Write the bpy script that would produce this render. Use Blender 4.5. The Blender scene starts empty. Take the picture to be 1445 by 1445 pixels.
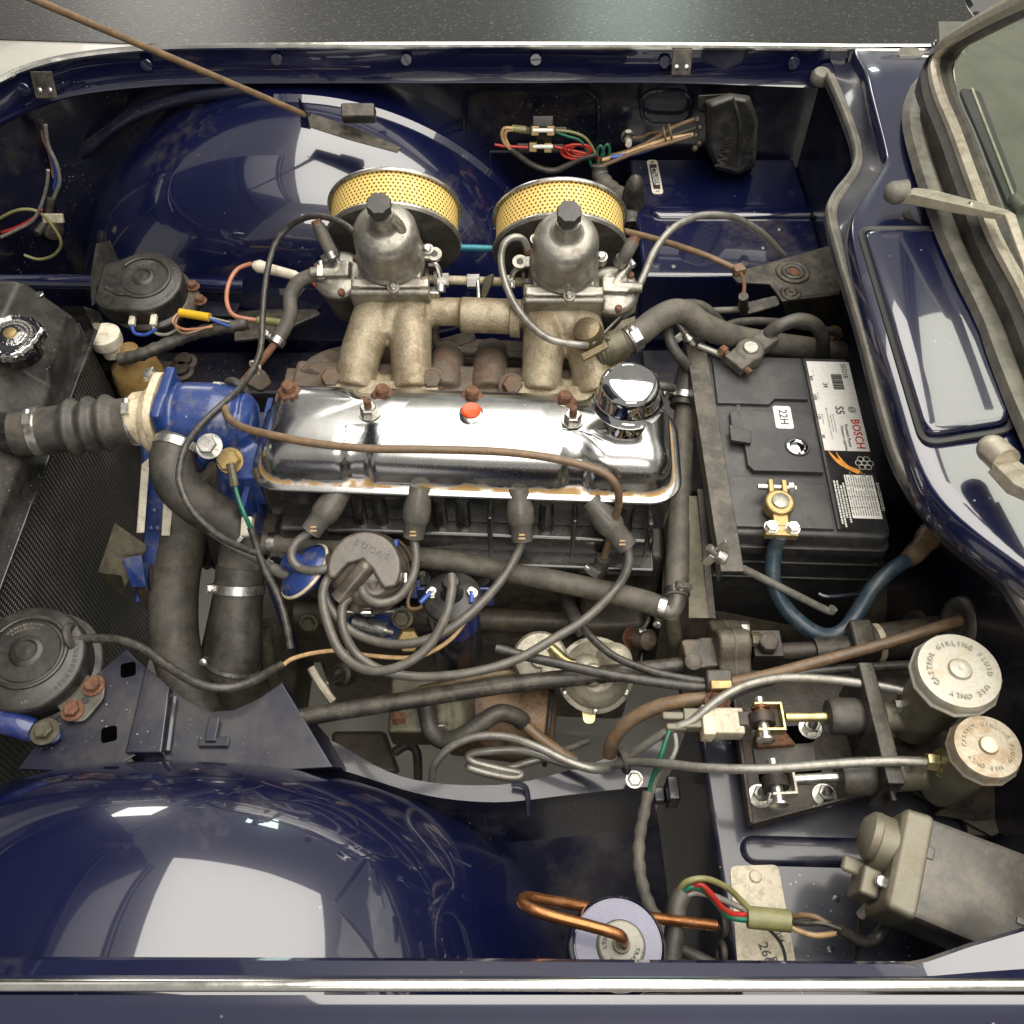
import bpy, bmesh, math, random
from mathutils import Vector, Matrix
random.seed(7)
scene = bpy.context.scene
COL = scene.collection
R = math.radians
# ------------------------------------------------------------------ camera
CH, FPX, PITCH = 0.69, 1334.0, R(54)      # height over the wing rim (z = 0), focal length in photo pixels
cam = bpy.data.cameras.new('camera'); camo = bpy.data.objects.new('camera', cam); COL.objects.link(camo)
camo.location = (0, 0, CH); camo.rotation_euler = (R(90) - PITCH, 0, 0)
cam.sensor_width = 36; cam.lens = 36 * FPX / 1445; cam.clip_start = .02; cam.clip_end = 200
scene.camera = camo
# ------------------------------------------------------------------ light
world = bpy.data.worlds.new('World'); scene.world = world; world.use_nodes = True
bg = world.node_tree.nodes['Background']; bg.inputs[0].default_value = (1.0, .96, .89, 1); bg.inputs[1].default_value = .38
def area(name, loc, rot, sx, sy, power, col=(1, .95, .86)):
    l = bpy.data.lights.new(name, 'AREA'); l.shape = 'RECTANGLE'; l.size = sx; l.size_y = sy; l.energy = power; l.color = col
    o = bpy.data.objects.new(name, l); COL.objects.link(o); o.location = loc; o.rotation_euler = rot; return o
area('ceiling_and_fill_lamp', (.75, .90, 2.1), (0, 0, 0), 2.6, 3.7, 172)
area('ceiling_and_fill_lamp', (.4, -2.7, 2.2), (R(25), 0, 0), 2.2, .8, 45)  # unseen fill lamp added behind the camera to brighten near-facing surfaces
area('hall_lamp', (-3.4, 9.6, 2.3), (R(-15), 0, 0), 1.6, 2.2, 130, (1, .97, .9))
area('hall_lamp', (1.2, 9.6, 2.3), (R(-15), 0, 0), 1.2, 2.2, 110, (.80, 1, .90))
scene.view_settings.view_transform = 'Standard'; scene.view_settings.look = 'None'
scene.view_settings.exposure = -.05; scene.view_settings.gamma = 1
# ------------------------------------------------------------------ helpers
cp, sp = math.cos(PITCH), math.sin(PITCH)
def P(px, py, z):                         # the point at height z that the photograph shows at (px, py)
    a = (px - 722.5) / FPX; b = (722.5 - py) / FPX
    d = Vector((a, cp + b * sp, -sp + b * cp)); return d * ((z - CH) / d.z) + Vector((0, 0, CH))
def PY(px, py, y):
    a = (px - 722.5) / FPX; b = (722.5 - py) / FPX
    d = Vector((a, cp + b * sp, -sp + b * cp)); return d * (y / d.y) + Vector((0, 0, CH))
def PX(px, py, x):
    a = (px - 722.5) / FPX; b = (722.5 - py) / FPX
    d = Vector((a, cp + b * sp, -sp + b * cp)); return d * (x / d.x) + Vector((0, 0, CH))
def hp(pts): return [P(*p) for p in pts]
def V(*a): return Vector(a)
def cr(pts, k=6):                         # smooth curve through points
    pts = [Vector(p) for p in pts]
    if len(pts) < 3: return pts
    out = []; n = len(pts)
    for i in range(n - 1):
        p0, p1, p2, p3 = pts[max(i-1, 0)], pts[i], pts[i+1], pts[min(i+2, n-1)]
        for j in range(k):
            t = j / k
            out.append(.5 * ((2*p1) + (p2-p0)*t + (2*p0-5*p1+4*p2-p3)*t*t + (3*p1-p0-3*p2+p3)*t**3))
    out.append(pts[-1]); return out
def resample(pts, n):
    L = [0]
    for a, b in zip(pts, pts[1:]): L.append(L[-1] + (b-a).length)
    out = []; i = 0
    for j in range(n):
        s = L[-1] * j / (n-1)
        while i < len(L)-2 and L[i+1] < s: i += 1
        t = (s - L[i]) / max(L[i+1] - L[i], 1e-9); out.append(pts[i].lerp(pts[i+1], min(max(t, 0), 1)))
    return out
def fr(o, z=(0, 0, 1), x=None):           # frame at o whose local z points along z
    z = Vector(z).normalized()
    x = Vector(x) if x is not None else (Vector((1, 0, 0)) if abs(z.x) < .9 else Vector((0, 1, 0)))
    x = (x - z * x.dot(z)).normalized(); y = z.cross(x)
    m = Matrix((x, y, z)).transposed().to_4x4(); m.translation = Vector(o); return m
ID = Matrix.Identity(4)
class B:
    def __init__(s): s.bm = bmesh.new()
    def loft(s, rings, closed=True, cap0=False, cap1=False):
        vs = [[s.bm.verts.new(p) for p in r] for r in rings]
        n = len(vs[0])
        for a, b in zip(vs, vs[1:]):
            for i in range(n if closed else n-1):
                j = (i+1) % n
                try: s.bm.faces.new((a[i], a[j], b[j], b[i]))
                except ValueError: pass
        if cap0: s.bm.faces.new(list(reversed(vs[0])))
        if cap1: s.bm.faces.new(vs[-1])
        return s
    def lathe(s, prof, M=ID, n=32, cap0=True, cap1=True):
        rings = [[M @ Vector((max(r, 1e-4) * math.cos(2*math.pi*i/n), max(r, 1e-4) * math.sin(2*math.pi*i/n), h)) for i in range(n)] for r, h in prof]
        return s.loft(rings, True, cap0, cap1)
    def cyl(s, a, b, r, r2=None, n=20):
        a, b = Vector(a), Vector(b); L = (b-a).length
        return s.lathe([(r, 0), (r if r2 is None else r2, L)], fr(a, b-a), n)
    def tube(s, pts, r, n=10, k=6, flat=1.0, closed=False, up=None):
        pts = cr(pts, k) if k > 1 else [Vector(p) for p in pts]
        m = len(pts); rings = []; nx = None
        for i, p in enumerate(pts):
            t = (pts[min(i+1, m-1)] - pts[max(i-1, 0)])
            if t.length < 1e-9: t = Vector((0, 0, 1))
            t.normalize()
            if nx is None:
                nx = Vector(up) if up is not None else (Vector((0, 0, 1)) if abs(t.z) < .9 else Vector((1, 0, 0)))
            nx = (nx - t * nx.dot(t)).normalized(); ny = t.cross(nx)
            rr = r(i/(m-1)) if callable(r) else (r[min(int(i/(m-1)*(len(r)-1)+.5), len(r)-1)] if isinstance(r, (list, tuple)) else r)
            rings.append([p + nx * (rr*flat*math.cos(2*math.pi*q/n)) + ny * (rr*math.sin(2*math.pi*q/n)) for q in range(n)])
        return s.loft(rings, True, True, True)
    def prism(s, poly, h0, h1, M=ID, caps=True):
        return s.loft([[M @ Vector((x, y, h0)) for x, y in poly], [M @ Vector((x, y, h1)) for x, y in poly]], True, caps, caps)
    def box(s, c, sz, M=ID):
        x, y, z = [q/2 for q in sz]; c = Vector(c)
        return s.prism([(c.x-x, c.y-y), (c.x+x, c.y-y), (c.x+x, c.y+y), (c.x-x, c.y+y)], c.z-z, c.z+z, M)
    def slab(s, pts, t, nrm=None):        # polygon in space given a thickness
        pts = [Vector(p) for p in pts]
        if nrm is None:
            nrm = Vector()
            for i in range(len(pts)): nrm += pts[i].cross(pts[(i+1) % len(pts)])
            nrm.normalize()
            if nrm.z < 0: nrm.negate()
        nrm = Vector(nrm)
        return s.loft([[p - nrm*t for p in pts], pts], True, True, True)
    def sph(s, c, r, sc=(1, 1, 1), n=16):
        M = Matrix.Translation(Vector(c)) @ Matrix.Diagonal((*sc, 1))
        m = n // 2
        return s.lathe([(r*math.sin(math.pi*i/m), -r*math.cos(math.pi*i/m)) for i in range(m+1)], M, n)
    def hexa(s, M, r, h, washer=0, chamfer=True):
        z0 = 0
        if washer: s.lathe([(washer, 0), (washer, .0015)], M, 20); z0 = .0015
        pr = [(r, z0), (r, z0+h*.85)] + ([(r*.86, z0+h)] if chamfer else [(r, z0+h)])
        return s.lathe(pr, M, 6)
    def torus(s, M, r, t, n=32, m=8, flat=1):
        rings = [[M @ Vector(((r + t*math.cos(2*math.pi*q/m)) * math.cos(2*math.pi*i/n), (r + t*math.cos(2*math.pi*q/m)) * math.sin(2*math.pi*i/n), t*flat*math.sin(2*math.pi*q/m))) for q in range(m)] for i in range(n)]
        rings.append(rings[0]); return s.loft(rings)
    def grid(s, lines): return s.loft(lines, closed=False)
def rrect(w, d, r, k=5):
    out = []
    for cx, cy, a0 in ((w/2-r, d/2-r, 0), (-w/2+r, d/2-r, 90), (-w/2+r, -d/2+r, 180), (w/2-r, -d/2+r, 270)):
        for i in range(k+1):
            a = R(a0 + 90*i/k); out.append((cx + r*math.cos(a), cy + r*math.sin(a)))
    return out
def roundpoly(pts, r, k=4):
    pts = [Vector(p) for p in pts]; n = len(pts); out = []
    for i in range(n):
        a, b, c = pts[i-1], pts[i], pts[(i+1) % n]
        u = (a-b).normalized(); v = (c-b).normalized()
        rr = min(r, (a-b).length*.45, (c-b).length*.45)
        p0, p1 = b + u*rr, b + v*rr
        for j in range(k+1):
            t = j/k; out.append(p0*(1-t)**2 + b*(2*t*(1-t)) + p1*t*t)
    return out
def wloc(o):
    v = Vector(o.location)
    while o.parent: o = o.parent; v += Vector(o.location)
    return v
def obj(name, b, mat, parent=None, sharp=38, bev=0, remesh=0, smooth=0, segs=2, origin=None):
    bm = b.bm
    bmesh.ops.remove_doubles(bm, verts=bm.verts, dist=2e-5)
    bmesh.ops.recalc_face_normals(bm, faces=bm.faces)
    for f in bm.faces: f.smooth = True
    if not bev and not remesh:
        for e in bm.edges:
            if len(e.link_faces) == 2 and e.calc_face_angle(0) > R(sharp): e.smooth = False
    if origin is None:
        co = [v.co for v in bm.verts]
        mn = [min(c[i] for c in co) for i in range(3)]; mx = [max(c[i] for c in co) for i in range(3)]
        origin = Vector(((mn[0]+mx[0])/2, (mn[1]+mx[1])/2, mn[2]))
    origin = Vector(origin)
    bmesh.ops.translate(bm, verts=bm.verts, vec=-origin)
    me = bpy.data.meshes.new(name); bm.to_mesh(me); bm.free()
    o = bpy.data.objects.new(name, me); COL.objects.link(o)
    me.materials.append(MATS[mat] if isinstance(mat, str) else mat)
    if parent: o.parent = parent; o.location = origin - wloc(parent)
    else: o.location = origin
    if remesh:
        m = o.modifiers.new('r', 'REMESH'); m.mode = 'VOXEL'; m.voxel_size = remesh; m.use_smooth_shade = True
        if smooth: m = o.modifiers.new('s', 'SMOOTH'); m.iterations = smooth; m.factor = .5
    if bev:
        m = o.modifiers.new('b', 'BEVEL'); m.width = bev; m.segments = segs; m.limit_method = 'ANGLE'; m.angle_limit = R(35); m.use_clamp_overlap = True
        w = o.modifiers.new('w', 'WEIGHTED_NORMAL'); w.keep_sharp = False
    return o
def tag(o, label, cat, group=None, kind=None):
    o['label'] = label; o['category'] = cat
    if group: o['group'] = group
    if kind: o['kind'] = kind
    return o
def thing(name, label, cat, loc, group=None):
    o = bpy.data.objects.new(name, None); COL.objects.link(o); o.location = Vector(loc); o.empty_display_size = .02
    return tag(o, label, cat, group)
def hose(name, pts, r, mat, label, cat='hose', group=None, n=10, k=6, parent=None, flat=1.0):
    b = B().tube(pts if not isinstance(pts[0], tuple) else hp(pts), r, n, k, flat)
    o = obj(name, b, mat, parent)
    if not parent: tag(o, label, cat, group)
    return o
_tx = {}
def chars(ch):                            # outline mesh of a short string at size 1, centred
    if ch not in _tx:
        cu = bpy.data.curves.new('t', 'FONT'); cu.body = ch; cu.align_x = 'CENTER'; cu.align_y = 'CENTER'; cu.resolution_u = 2; cu.offset = .010
        o = bpy.data.objects.new('t', cu); COL.objects.link(o)
        bpy.context.view_layer.update()
        me = bpy.data.meshes.new_from_object(o.evaluated_get(bpy.context.evaluated_depsgraph_get()))
        _tx[ch] = ([v.co.copy() for v in me.vertices], [list(p.vertices) for p in me.polygons])
        bpy.data.objects.remove(o); bpy.data.meshes.remove(me); bpy.data.curves.remove(cu)
    return _tx[ch]
def text(b, s, M, size, depth=0, stretch=1.0):
    vs, fs = chars(s)
    for z in ((0, depth) if depth else (0,)):
        n = [b.bm.verts.new(M @ Vector((v.x*size*stretch, v.y*size, z))) for v in vs]
        for f in fs:
            try: b.bm.faces.new([n[i] for i in f])
            except ValueError: pass
    return b
def ringtext(b, s, c, z, r, size, a0, da, M, depth=0):
    for i, ch in enumerate(s):
        if ch == ' ': continue
        a = a0 + da*i
        L = M @ Matrix.Translation((r*math.cos(a), r*math.sin(a), z)) @ Matrix.Rotation(a - math.pi/2, 4, 'Z')
        text(b, ch, L, size, depth)
    return b
# ------------------------------------------------------------------ materials
MATS = {}
def mat(name, col, rough=.5, metal=0, coat=0, var=.25, vs=14, dirt=None, da=.0, ds=9, bump=0, bs=120, speck=0, ss=260, rv=.15, spec=.5, dirt2=None, d2a=0, d2s=25, coatr=.03, ior=None):
    m = bpy.data.materials.new(name); m.use_nodes = True; nt = m.node_tree; N = nt.nodes; L = nt.links
    p = N['Principled BSDF']; tc = N.new('ShaderNodeTexCoord').outputs['Object']
    oi = N.new('ShaderNodeObjectInfo'); ad = N.new('ShaderNodeVectorMath'); ad.operation = 'MULTIPLY_ADD'
    L.new(oi.outputs['Random'], ad.inputs[0]); ad.inputs[1].default_value = (7, 5, 3); L.new(tc, ad.inputs[2]); tc = ad.outputs[0]
    def noise(sc, det=5, ro=.6):
        n = N.new('ShaderNodeTexNoise'); n.inputs['Scale'].default_value = sc; n.inputs['Detail'].default_value = det; n.inputs['Roughness'].default_value = ro
        L.new(tc, n.inputs['Vector']); return n.outputs['Fac']
    def rng(fac, a, b, c, d):
        r = N.new('ShaderNodeMapRange'); r.inputs[1].default_value = a; r.inputs[2].default_value = b; r.inputs[3].default_value = c; r.inputs[4].default_value = d
        L.new(fac, r.inputs[0]); return r.outputs[0]
    def mix(fac, a, b):
        x = N.new('ShaderNodeMix'); x.data_type = 'RGBA'
        for s, v in ((x.inputs[0], fac), (x.inputs[6], a), (x.inputs[7], b)):
            if isinstance(v, (int, float)): s.default_value = v
            elif isinstance(v, tuple): s.default_value = (*v[:3], 1)
            else: L.new(v, s)
        return x.outputs[2]
    if not name.startswith(('paint', 'floor')): vs *= 2.2; ds *= 2.2; d2s *= 1.6
    n1 = noise(vs)
    c = mix(rng(n1, .3, .7, 0, 1), tuple(q*(1-var) for q in col), tuple(min(q*(1+var), 1) for q in col))
    rsock = rng(n1, .3, .7, max(rough-rv*.5, .02), min(rough+rv*.5, 1))
    if dirt:
        f = rng(noise(ds, 8, .72), (.58 if name.startswith('paint') else .54) - da*.42, (.72 if name.startswith('paint') else .66) - da*.28, 0, min(.35+da*1.5, 1)); c = mix(f, c, dirt)
        x = N.new('ShaderNodeMath'); x.operation = 'MAXIMUM'; L.new(rsock, x.inputs[0]); L.new(rng(f, 0, 1, 0, .75), x.inputs[1]); rsock = x.outputs[0]
    gr = N.new('ShaderNodeMix'); gr.data_type = 'RGBA'; gr.blend_type = 'MULTIPLY'; gr.inputs[0].default_value = 1 if not name.startswith(('paint', 'chrome', 'floor')) else .3
    L.new(c, gr.inputs[6]); ga = .26 if name in ('cast_iron', 'rust', 'greasy', 'rusty_black', 'manifold', 'bronze', 'black_metal', 'rad_core', 'peeling', 'floor_dark') else .09; gg = rng(noise(420, 3), .3, .7, 1-ga, 1+ga*.8); L.new(gg, gr.inputs[7]); c = gr.outputs[2]
    if dirt2:
        c = mix(rng(noise(d2s, 8, .7), .66 - d2a*.3, .72 - d2a*.25, 0, 1), c, dirt2)
    DU = {'rubber': .30, 'rubber_dusty': .22, 'black_metal': .35, 'greasy': .35, 'black_plastic': .12, 'rad_black': .22, 'lead': .2, 'bakelite': .35, 'engine_blue': .10, 'rusty_black': .3, 'alu': .15, 'alu_dark': .25, 'wire_black': .2, 'motor_cover': .3, 'motor_grey': .25, 'battery_case': .18, 'paint_dark': .10, 'block_black': .10}
    if name in DU:                        # settled dust: patchy, on faces that look up
        gm = N.new('ShaderNodeNewGeometry'); sx_ = N.new('ShaderNodeSeparateXYZ'); L.new(gm.outputs['Normal'], sx_.inputs[0])
        up_ = rng(sx_.outputs[2], .1, .95, 0, 1); pn = rng(noise(38, 8, .75), .38, .66, 0, DU[name])
        x = N.new('ShaderNodeMath'); x.operation = 'MULTIPLY'; L.new(up_, x.inputs[0]); L.new(pn, x.inputs[1]); c = mix(x.outputs[0], c, (.17, .145, .11))
        fs_ = rng(noise(190, 6, .7), .60, .68, 0, .35 if DU[name] > .15 else .15); c = mix(fs_, c, (.13, .11, .085))
    if speck:
        v = N.new('ShaderNodeTexVoronoi'); v.inputs['Scale'].default_value = ss; L.new(tc, v.inputs['Vector'])
        a = rng(v.outputs['Distance'], .10, .2, 1, 0); k = rng(noise(11, 3), .52, .7, 0, 1)
        ch = N.new('ShaderNodeSeparateColor'); L.new(v.outputs['Color'], ch.inputs[0]); g = rng(ch.outputs[0], 1-speck, 1-speck+.02, 0, 1)
        for w in (k, g):
            x = N.new('ShaderNodeMath'); x.operation = 'MULTIPLY'; L.new(a, x.inputs[0]); L.new(w, x.inputs[1]); a = x.outputs[0]
        c = mix(a, c, (.45, .42, .36))
    L.new(c, p.inputs['Base Color']); L.new(rsock, p.inputs['Roughness'])
    p.inputs['Metallic'].default_value = metal; p.inputs['Coat Weight'].default_value = coat; p.inputs['Coat Roughness'].default_value = coatr
    p.inputs['Specular IOR Level'].default_value = spec
    if ior: p.inputs['Coat IOR'].default_value = ior
    if bump:
        bn = N.new('ShaderNodeBump'); bn.inputs['Strength'].default_value = bump; bn.inputs['Distance'].default_value = .002
        L.new(noise(bs, 6), bn.inputs['Height']); L.new(bn.outputs[0], p.inputs['Normal'])
    m['nodes'] = 1; MATS[name] = m; return m
DUST = (.16, .14, .115); BRN = (.10, .07, .045); RUSTC = (.20, .075, .025)
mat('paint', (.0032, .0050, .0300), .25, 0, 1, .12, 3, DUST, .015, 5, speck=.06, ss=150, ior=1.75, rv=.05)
mat('hole_shade', (.0012, .0012, .0012), 1, spec=0)  # flat black standing in for the shade inside openings
mat('bronze', (.20, .155, .085), .5, .6, 0, .3, 40, (.09, .07, .045), .3, 40, bump=.2)
mat('pump_metal', (.46, .43, .34), .45, .3, 0, .15, 25, (.16, .13, .09), .2, 25, bump=.15, bs=200)
mat('rad_black', (.013, .013, .012), .42, 0, .25, .3, 16, (.05, .045, .04), .2, 14, bump=.25, bs=40, speck=.6, ss=240, coatr=.25)
mat('cap_letters_shade', (.30, .28, .23), .5, .4, 0, .1, 25)  # darker than the cap: emboss shadow put into the letter colour
mat('paint_dusty', (.0050, .0062, .022), .42, 0, .55, .25, 6, (.055, .050, .048), .30, 6, speck=.35, ss=190, coatr=.12, ior=1.6)
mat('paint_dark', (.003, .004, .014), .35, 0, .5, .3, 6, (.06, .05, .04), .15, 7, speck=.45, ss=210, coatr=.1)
mat('chrome', (.66, .66, .65), .06, 1, 0, .04, 30, rv=.05)
mat('bead', (.80, .79, .74), .16, 1, 0, .05, 20)
mat('steel', (.50, .49, .46), .32, 1, 0, .2, 60, BRN, .1, 40)
mat('zinc', (.62, .61, .57), .3, .9, 0, .2, 50, BRN, .08, 60)
mat('alu', (.34, .325, .29), .40, .75, 0, .16, 22, (.13, .115, .09), .18, 16, bump=.12, bs=220)
mat('alu_dark', (.15, .145, .13), .48, .55, 0, .25, 22, (.08, .07, .055), .25, 18, bump=.15, bs=220)
mat('manifold', (.31, .265, .185), .5, .3, 0, .16, 25, (.17, .125, .07), .28, 14, bump=.3, bs=300, dirt2=(.62, .58, .48), d2a=.0, d2s=120)
mat('cast_iron', (.105, .085, .068), .7, .2, 0, .35, 30, (.13, .07, .035), .2, 22, bump=.4, bs=150)
mat('rust', (.115, .052, .028), .8, .1, 0, .5, 70, (.20, .10, .055), .2, 80, bump=.5, bs=260)
mat('greasy', (.038, .033, .026), .55, .1, .1, .5, 25, (.10, .08, .055), .3, 22, bump=.35, bs=120)
mat('block_black', (.011, .011, .011), .28, 0, .9, .4, 20, (.055, .05, .04), .10, 22, bump=.25, bs=90, speck=.6, ss=300, coatr=.12)
mat('rubber', (.030, .029, .027), .5, 0, 0, .3, 20, (.085, .075, .06), .18, 17, bump=.1, bs=180)
mat('rubber_dusty', (.062, .058, .050), .62, 0, 0, .25, 25, (.13, .115, .09), .25, 20, bump=.12, bs=160)
mat('seal_rubber', (.105, .10, .085), .45, 0, 0, .2, 25, (.19, .175, .145), .2, 18, bump=.1, bs=200)
mat('lead', (.085, .079, .070), .42, 0, .15, .15, 30, (.15, .135, .11), .15, 40)
mat('black_plastic', (.014, .014, .014), .38, 0, 0, .3, 18, (.05, .047, .042), .2, 14, bump=.05, bs=300)
mat('battery_case', (.017, .017, .018), .40, 0, 0, .2, 14, (.05, .048, .045), .18, 10, speck=.3, ss=260)
mat('battery_lid', (.030, .030, .032), .42, 0, 0, .12, 14, (.075, .072, .068), .16, 9, speck=.15, ss=260)
mat('black_paint', (.010, .010, .009), .25, 0, .6, .3, 16, (.05, .045, .04), .15, 14, bump=.1, bs=60, speck=.4, ss=240, coatr=.08)
mat('black_metal', (.022, .021, .019), .42, .2, 0, .35, 18, (.11, .095, .075), .2, 22, bump=.15, bs=160)
mat('rusty_black', (.024, .020, .017), .55, .1, 0, .4, 25, (.085, .048, .027), .10, 30, bump=.4, bs=200, speck=.6, ss=330)
mat('engine_blue', (.013, .038, .165), .33, 0, .35, .2, 18, (.20, .17, .10), .05, 24, bump=.08, bs=120, coatr=.15, dirt2=(.42, .37, .28), d2a=.0, d2s=70)
mat('blue_paint', (.008, .020, .115), .3, 0, .6, .15, 14, DUST, .05, 20, speck=.3)
mat('cream', (.66, .56, .40), .5, 0, .1, .12, 20, (.25, .18, .10), .15, 30, dirt2=(.05, .045, .04), d2a=.05, d2s=60)
mat('amber_plastic', (.33, .21, .075), .35, 0, .3, .25, 10, (.14, .09, .04), .2, 14)
mat('old_white', (.60, .56, .46), .45, 0, .1, .12, 20, (.23, .17, .10), .12, 34)
mat('plate_cream', (.46, .41, .31), .45, .1, 0, .1, 20, (.16, .13, .09), .12, 50, speck=.5, ss=220)
mat('cap_silver', (.38, .365, .315), .45, .35, 0, .1, 25, (.35, .27, .17), .12, 30)
mat('cap_dirty', (.36, .33, .26), .5, .4, 0, .15, 25, (.24, .15, .07), .22, 26)
mat('brass', (.42, .31, .14), .45, .75, 0, .3, 40, (.16, .11, .05), .15, 40)
mat('gold_zinc', (.55, .48, .24), .32, .9, 0, .2, 40, (.20, .15, .07), .12, 50)
mat('copper', (.36, .15, .055), .26, .85, 0, .35, 30, (.16, .08, .04), .2, 30)
mat('wire_brown', (.17, .105, .055), .5, 0, .1, .3, 40, (.10, .08, .06), .2, 60)
mat('wire_black', (.020, .020, .019), .42, 0, .1, .3, 40, (.08, .07, .06), .2, 60)
mat('wire_red', (.42, .022, .016), .4, 0, .1, .2, 40, (.12, .05, .03), .12, 60)
mat('wire_green', (.012, .13, .075), .4, 0, .1, .2, 40, (.06, .07, .05), .12, 60)
mat('wire_blue', (.03, .075, .32), .4, 0, .1, .2, 40)
mat('wire_orange', (.52, .34, .17), .45, 0, .1, .2, 40, (.2, .13, .06), .12, 60)
mat('wire_pink', (.40, .17, .10), .45, 0, .1, .2, 40)
mat('wire_yellow', (.62, .38, .02), .4, 0, .1, .1, 40)
mat('wire_olive', (.20, .19, .08), .45, 0, .1, .2, 40)
mat('wire_grey', (.23, .22, .20), .45, 0, .1, .15, 40, (.13, .12, .09), .15, 60)
mat('pipe_grey', (.27, .26, .235), .38, .55, 0, .15, 30, (.14, .12, .09), .15, 40)
mat('cable_blue', (.020, .042, .062), .40, 0, .1, .2, 25, (.09, .09, .08), .15, 30)
mat('teal', (.03, .19, .25), .35, .3, 0, .15, 30)
mat('orange_plastic', (.72, .075, .012), .35, 0, .2, .08, 30)
mat('white_label', (.72, .71, .67), .4, 0, .2, .03, 20)
mat('white_ink', (.60, .59, .55), .5, 0, 0, .05, 20)
mat('ink', (.03, .03, .03), .5, 0, 0, .1, 20)
mat('ink_grey', (.22, .21, .20), .5, 0, 0, .1, 20)
mat('red_ink', (.55, .012, .012), .4, 0, 0, .05, 20)
mat('label_black', (.012, .012, .013), .28, 0, .4, .1, 20)
mat('flame', (.75, .30, .05), .4, 0, 0, .4, 60)
mat('olive_metal', (.115, .105, .07), .5, .4, 0, .25, 30, (.06, .05, .035), .2, 26, bump=.1)
mat('wiper_silver', (.50, .455, .37), .42, .6, 0, .1, 40, (.28, .23, .16), .12, 30, speck=.5, ss=300)
mat('motor_grey', (.165, .155, .115), .5, .3, 0, .12, 24, (.15, .125, .085), .22, 22)
mat('motor_cover', (.070, .068, .064), .40, .25, 0, .15, 16, (.16, .14, .115), .16, 16, bump=.05, bs=60)
mat('cap_grey', (.30, .285, .24), .5, 0, 0, .1, 20, (.16, .14, .11), .15, 30)
mat('servo_blue', (.15, .15, .22), .45, .1, .25, .12, 14, (.14, .14, .18), .1, 16, speck=.5)
mat('bakelite', (.050, .040, .033), .32, 0, .4, .25, 20, (.12, .10, .08), .18, 20, bump=.2, bs=130, coatr=.12)
mat('dash_trim', (.085, .088, .070), .5, 0, .1, .15, 8)
mat('floor_white', (.74, .71, .64), .35, 0, .1, .06, 2, (.45, .42, .36), .08, 3, bump=.02, bs=30)
mat('coolant_bottle', (.52, .50, .42), .4, 0, .2, .1, 10)
# chrome rocker cover with rusty streaks low on its edge
def chrome_rusty():
    m = mat('chrome_cover', (.55, .55, .54), .18, 1, 0, .12, 20, rv=.06); nt = m.node_tree; N, L = nt.nodes, nt.links; p = N['Principled BSDF']
    tc = N.new('ShaderNodeTexCoord'); s = N.new('ShaderNodeSeparateXYZ'); L.new(tc.outputs['Object'], s.inputs[0])
    n = N.new('ShaderNodeTexNoise'); n.inputs['Scale'].default_value = 60; n.inputs['Detail'].default_value = 8; L.new(tc.outputs['Object'], n.inputs[0])
    a = N.new('ShaderNodeMapRange'); a.inputs[1].default_value = .006; a.inputs[2].default_value = .0145; a.inputs[3].default_value = .40; a.inputs[4].default_value = 0; L.new(s.outputs[2], a.inputs[0])
    x = N.new('ShaderNodeMath'); x.operation = 'ADD'; L.new(a.outputs[0], x.inputs[0]); L.new(n.outputs[0], x.inputs[1])
    g = N.new('ShaderNodeMapRange'); g.inputs[1].default_value = .70; g.inputs[2].default_value = .92; L.new(x.outputs[0], g.inputs[0])
    lo = N.new('ShaderNodeMath'); lo.operation = 'GREATER_THAN'; lo.inputs[1].default_value = .0045; L.new(s.outputs[2], lo.inputs[0])
    g2 = N.new('ShaderNodeMath'); g2.operation = 'MULTIPLY'; L.new(g.outputs[0], g2.inputs[0]); L.new(lo.outputs[0], g2.inputs[1])
    mx = N.new('ShaderNodeMix'); mx.data_type = 'RGBA'; L.new(g2.outputs[0], mx.inputs[0]); L.new(p.inputs['Base Color'].links[0].from_socket, mx.inputs[6]); mx.inputs[7].default_value = (.36, .22, .085, 1)
    L.new(mx.outputs[2], p.inputs['Base Color'])
    q = N.new('ShaderNodeMapRange'); q.inputs[3].default_value = 1; q.inputs[4].default_value = .3; L.new(g2.outputs[0], q.inputs[0]); L.new(q.outputs[0], p.inputs['Metallic'])
    rr = N.new('ShaderNodeMapRange'); rr.inputs[3].default_value = .215; rr.inputs[4].default_value = .6; L.new(g2.outputs[0], rr.inputs[0])
    # fine pitting
    v = N.new('ShaderNodeTexVoronoi'); v.inputs['Scale'].default_value = 420; L.new(tc.outputs['Object'], v.inputs['Vector'])
    pr = N.new('ShaderNodeMapRange'); pr.inputs[1].default_value = .08; pr.inputs[2].default_value = .22; pr.inputs[3].default_value = .4; pr.inputs[4].default_value = 0; L.new(v.outputs['Distance'], pr.inputs[0])
    n3 = N.new('ShaderNodeTexNoise'); n3.inputs['Scale'].default_value = 22; L.new(tc.outputs['Object'], n3.inputs[0])
    n3r = N.new('ShaderNodeMapRange'); n3r.inputs[1].default_value = .5; n3r.inputs[2].default_value = .68; L.new(n3.outputs[0], n3r.inputs[0])
    pm = N.new('ShaderNodeMath'); pm.operation = 'MULTIPLY'; L.new(pr.outputs[0], pm.inputs[0]); L.new(n3r.outputs[0], pm.inputs[1])
    ra = N.new('ShaderNodeMath'); ra.operation = 'ADD'; L.new(rr.outputs[0], ra.inputs[0]); L.new(pm.outputs[0], ra.inputs[1]); L.new(ra.outputs[0], p.inputs['Roughness'])
chrome_rusty()
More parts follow.
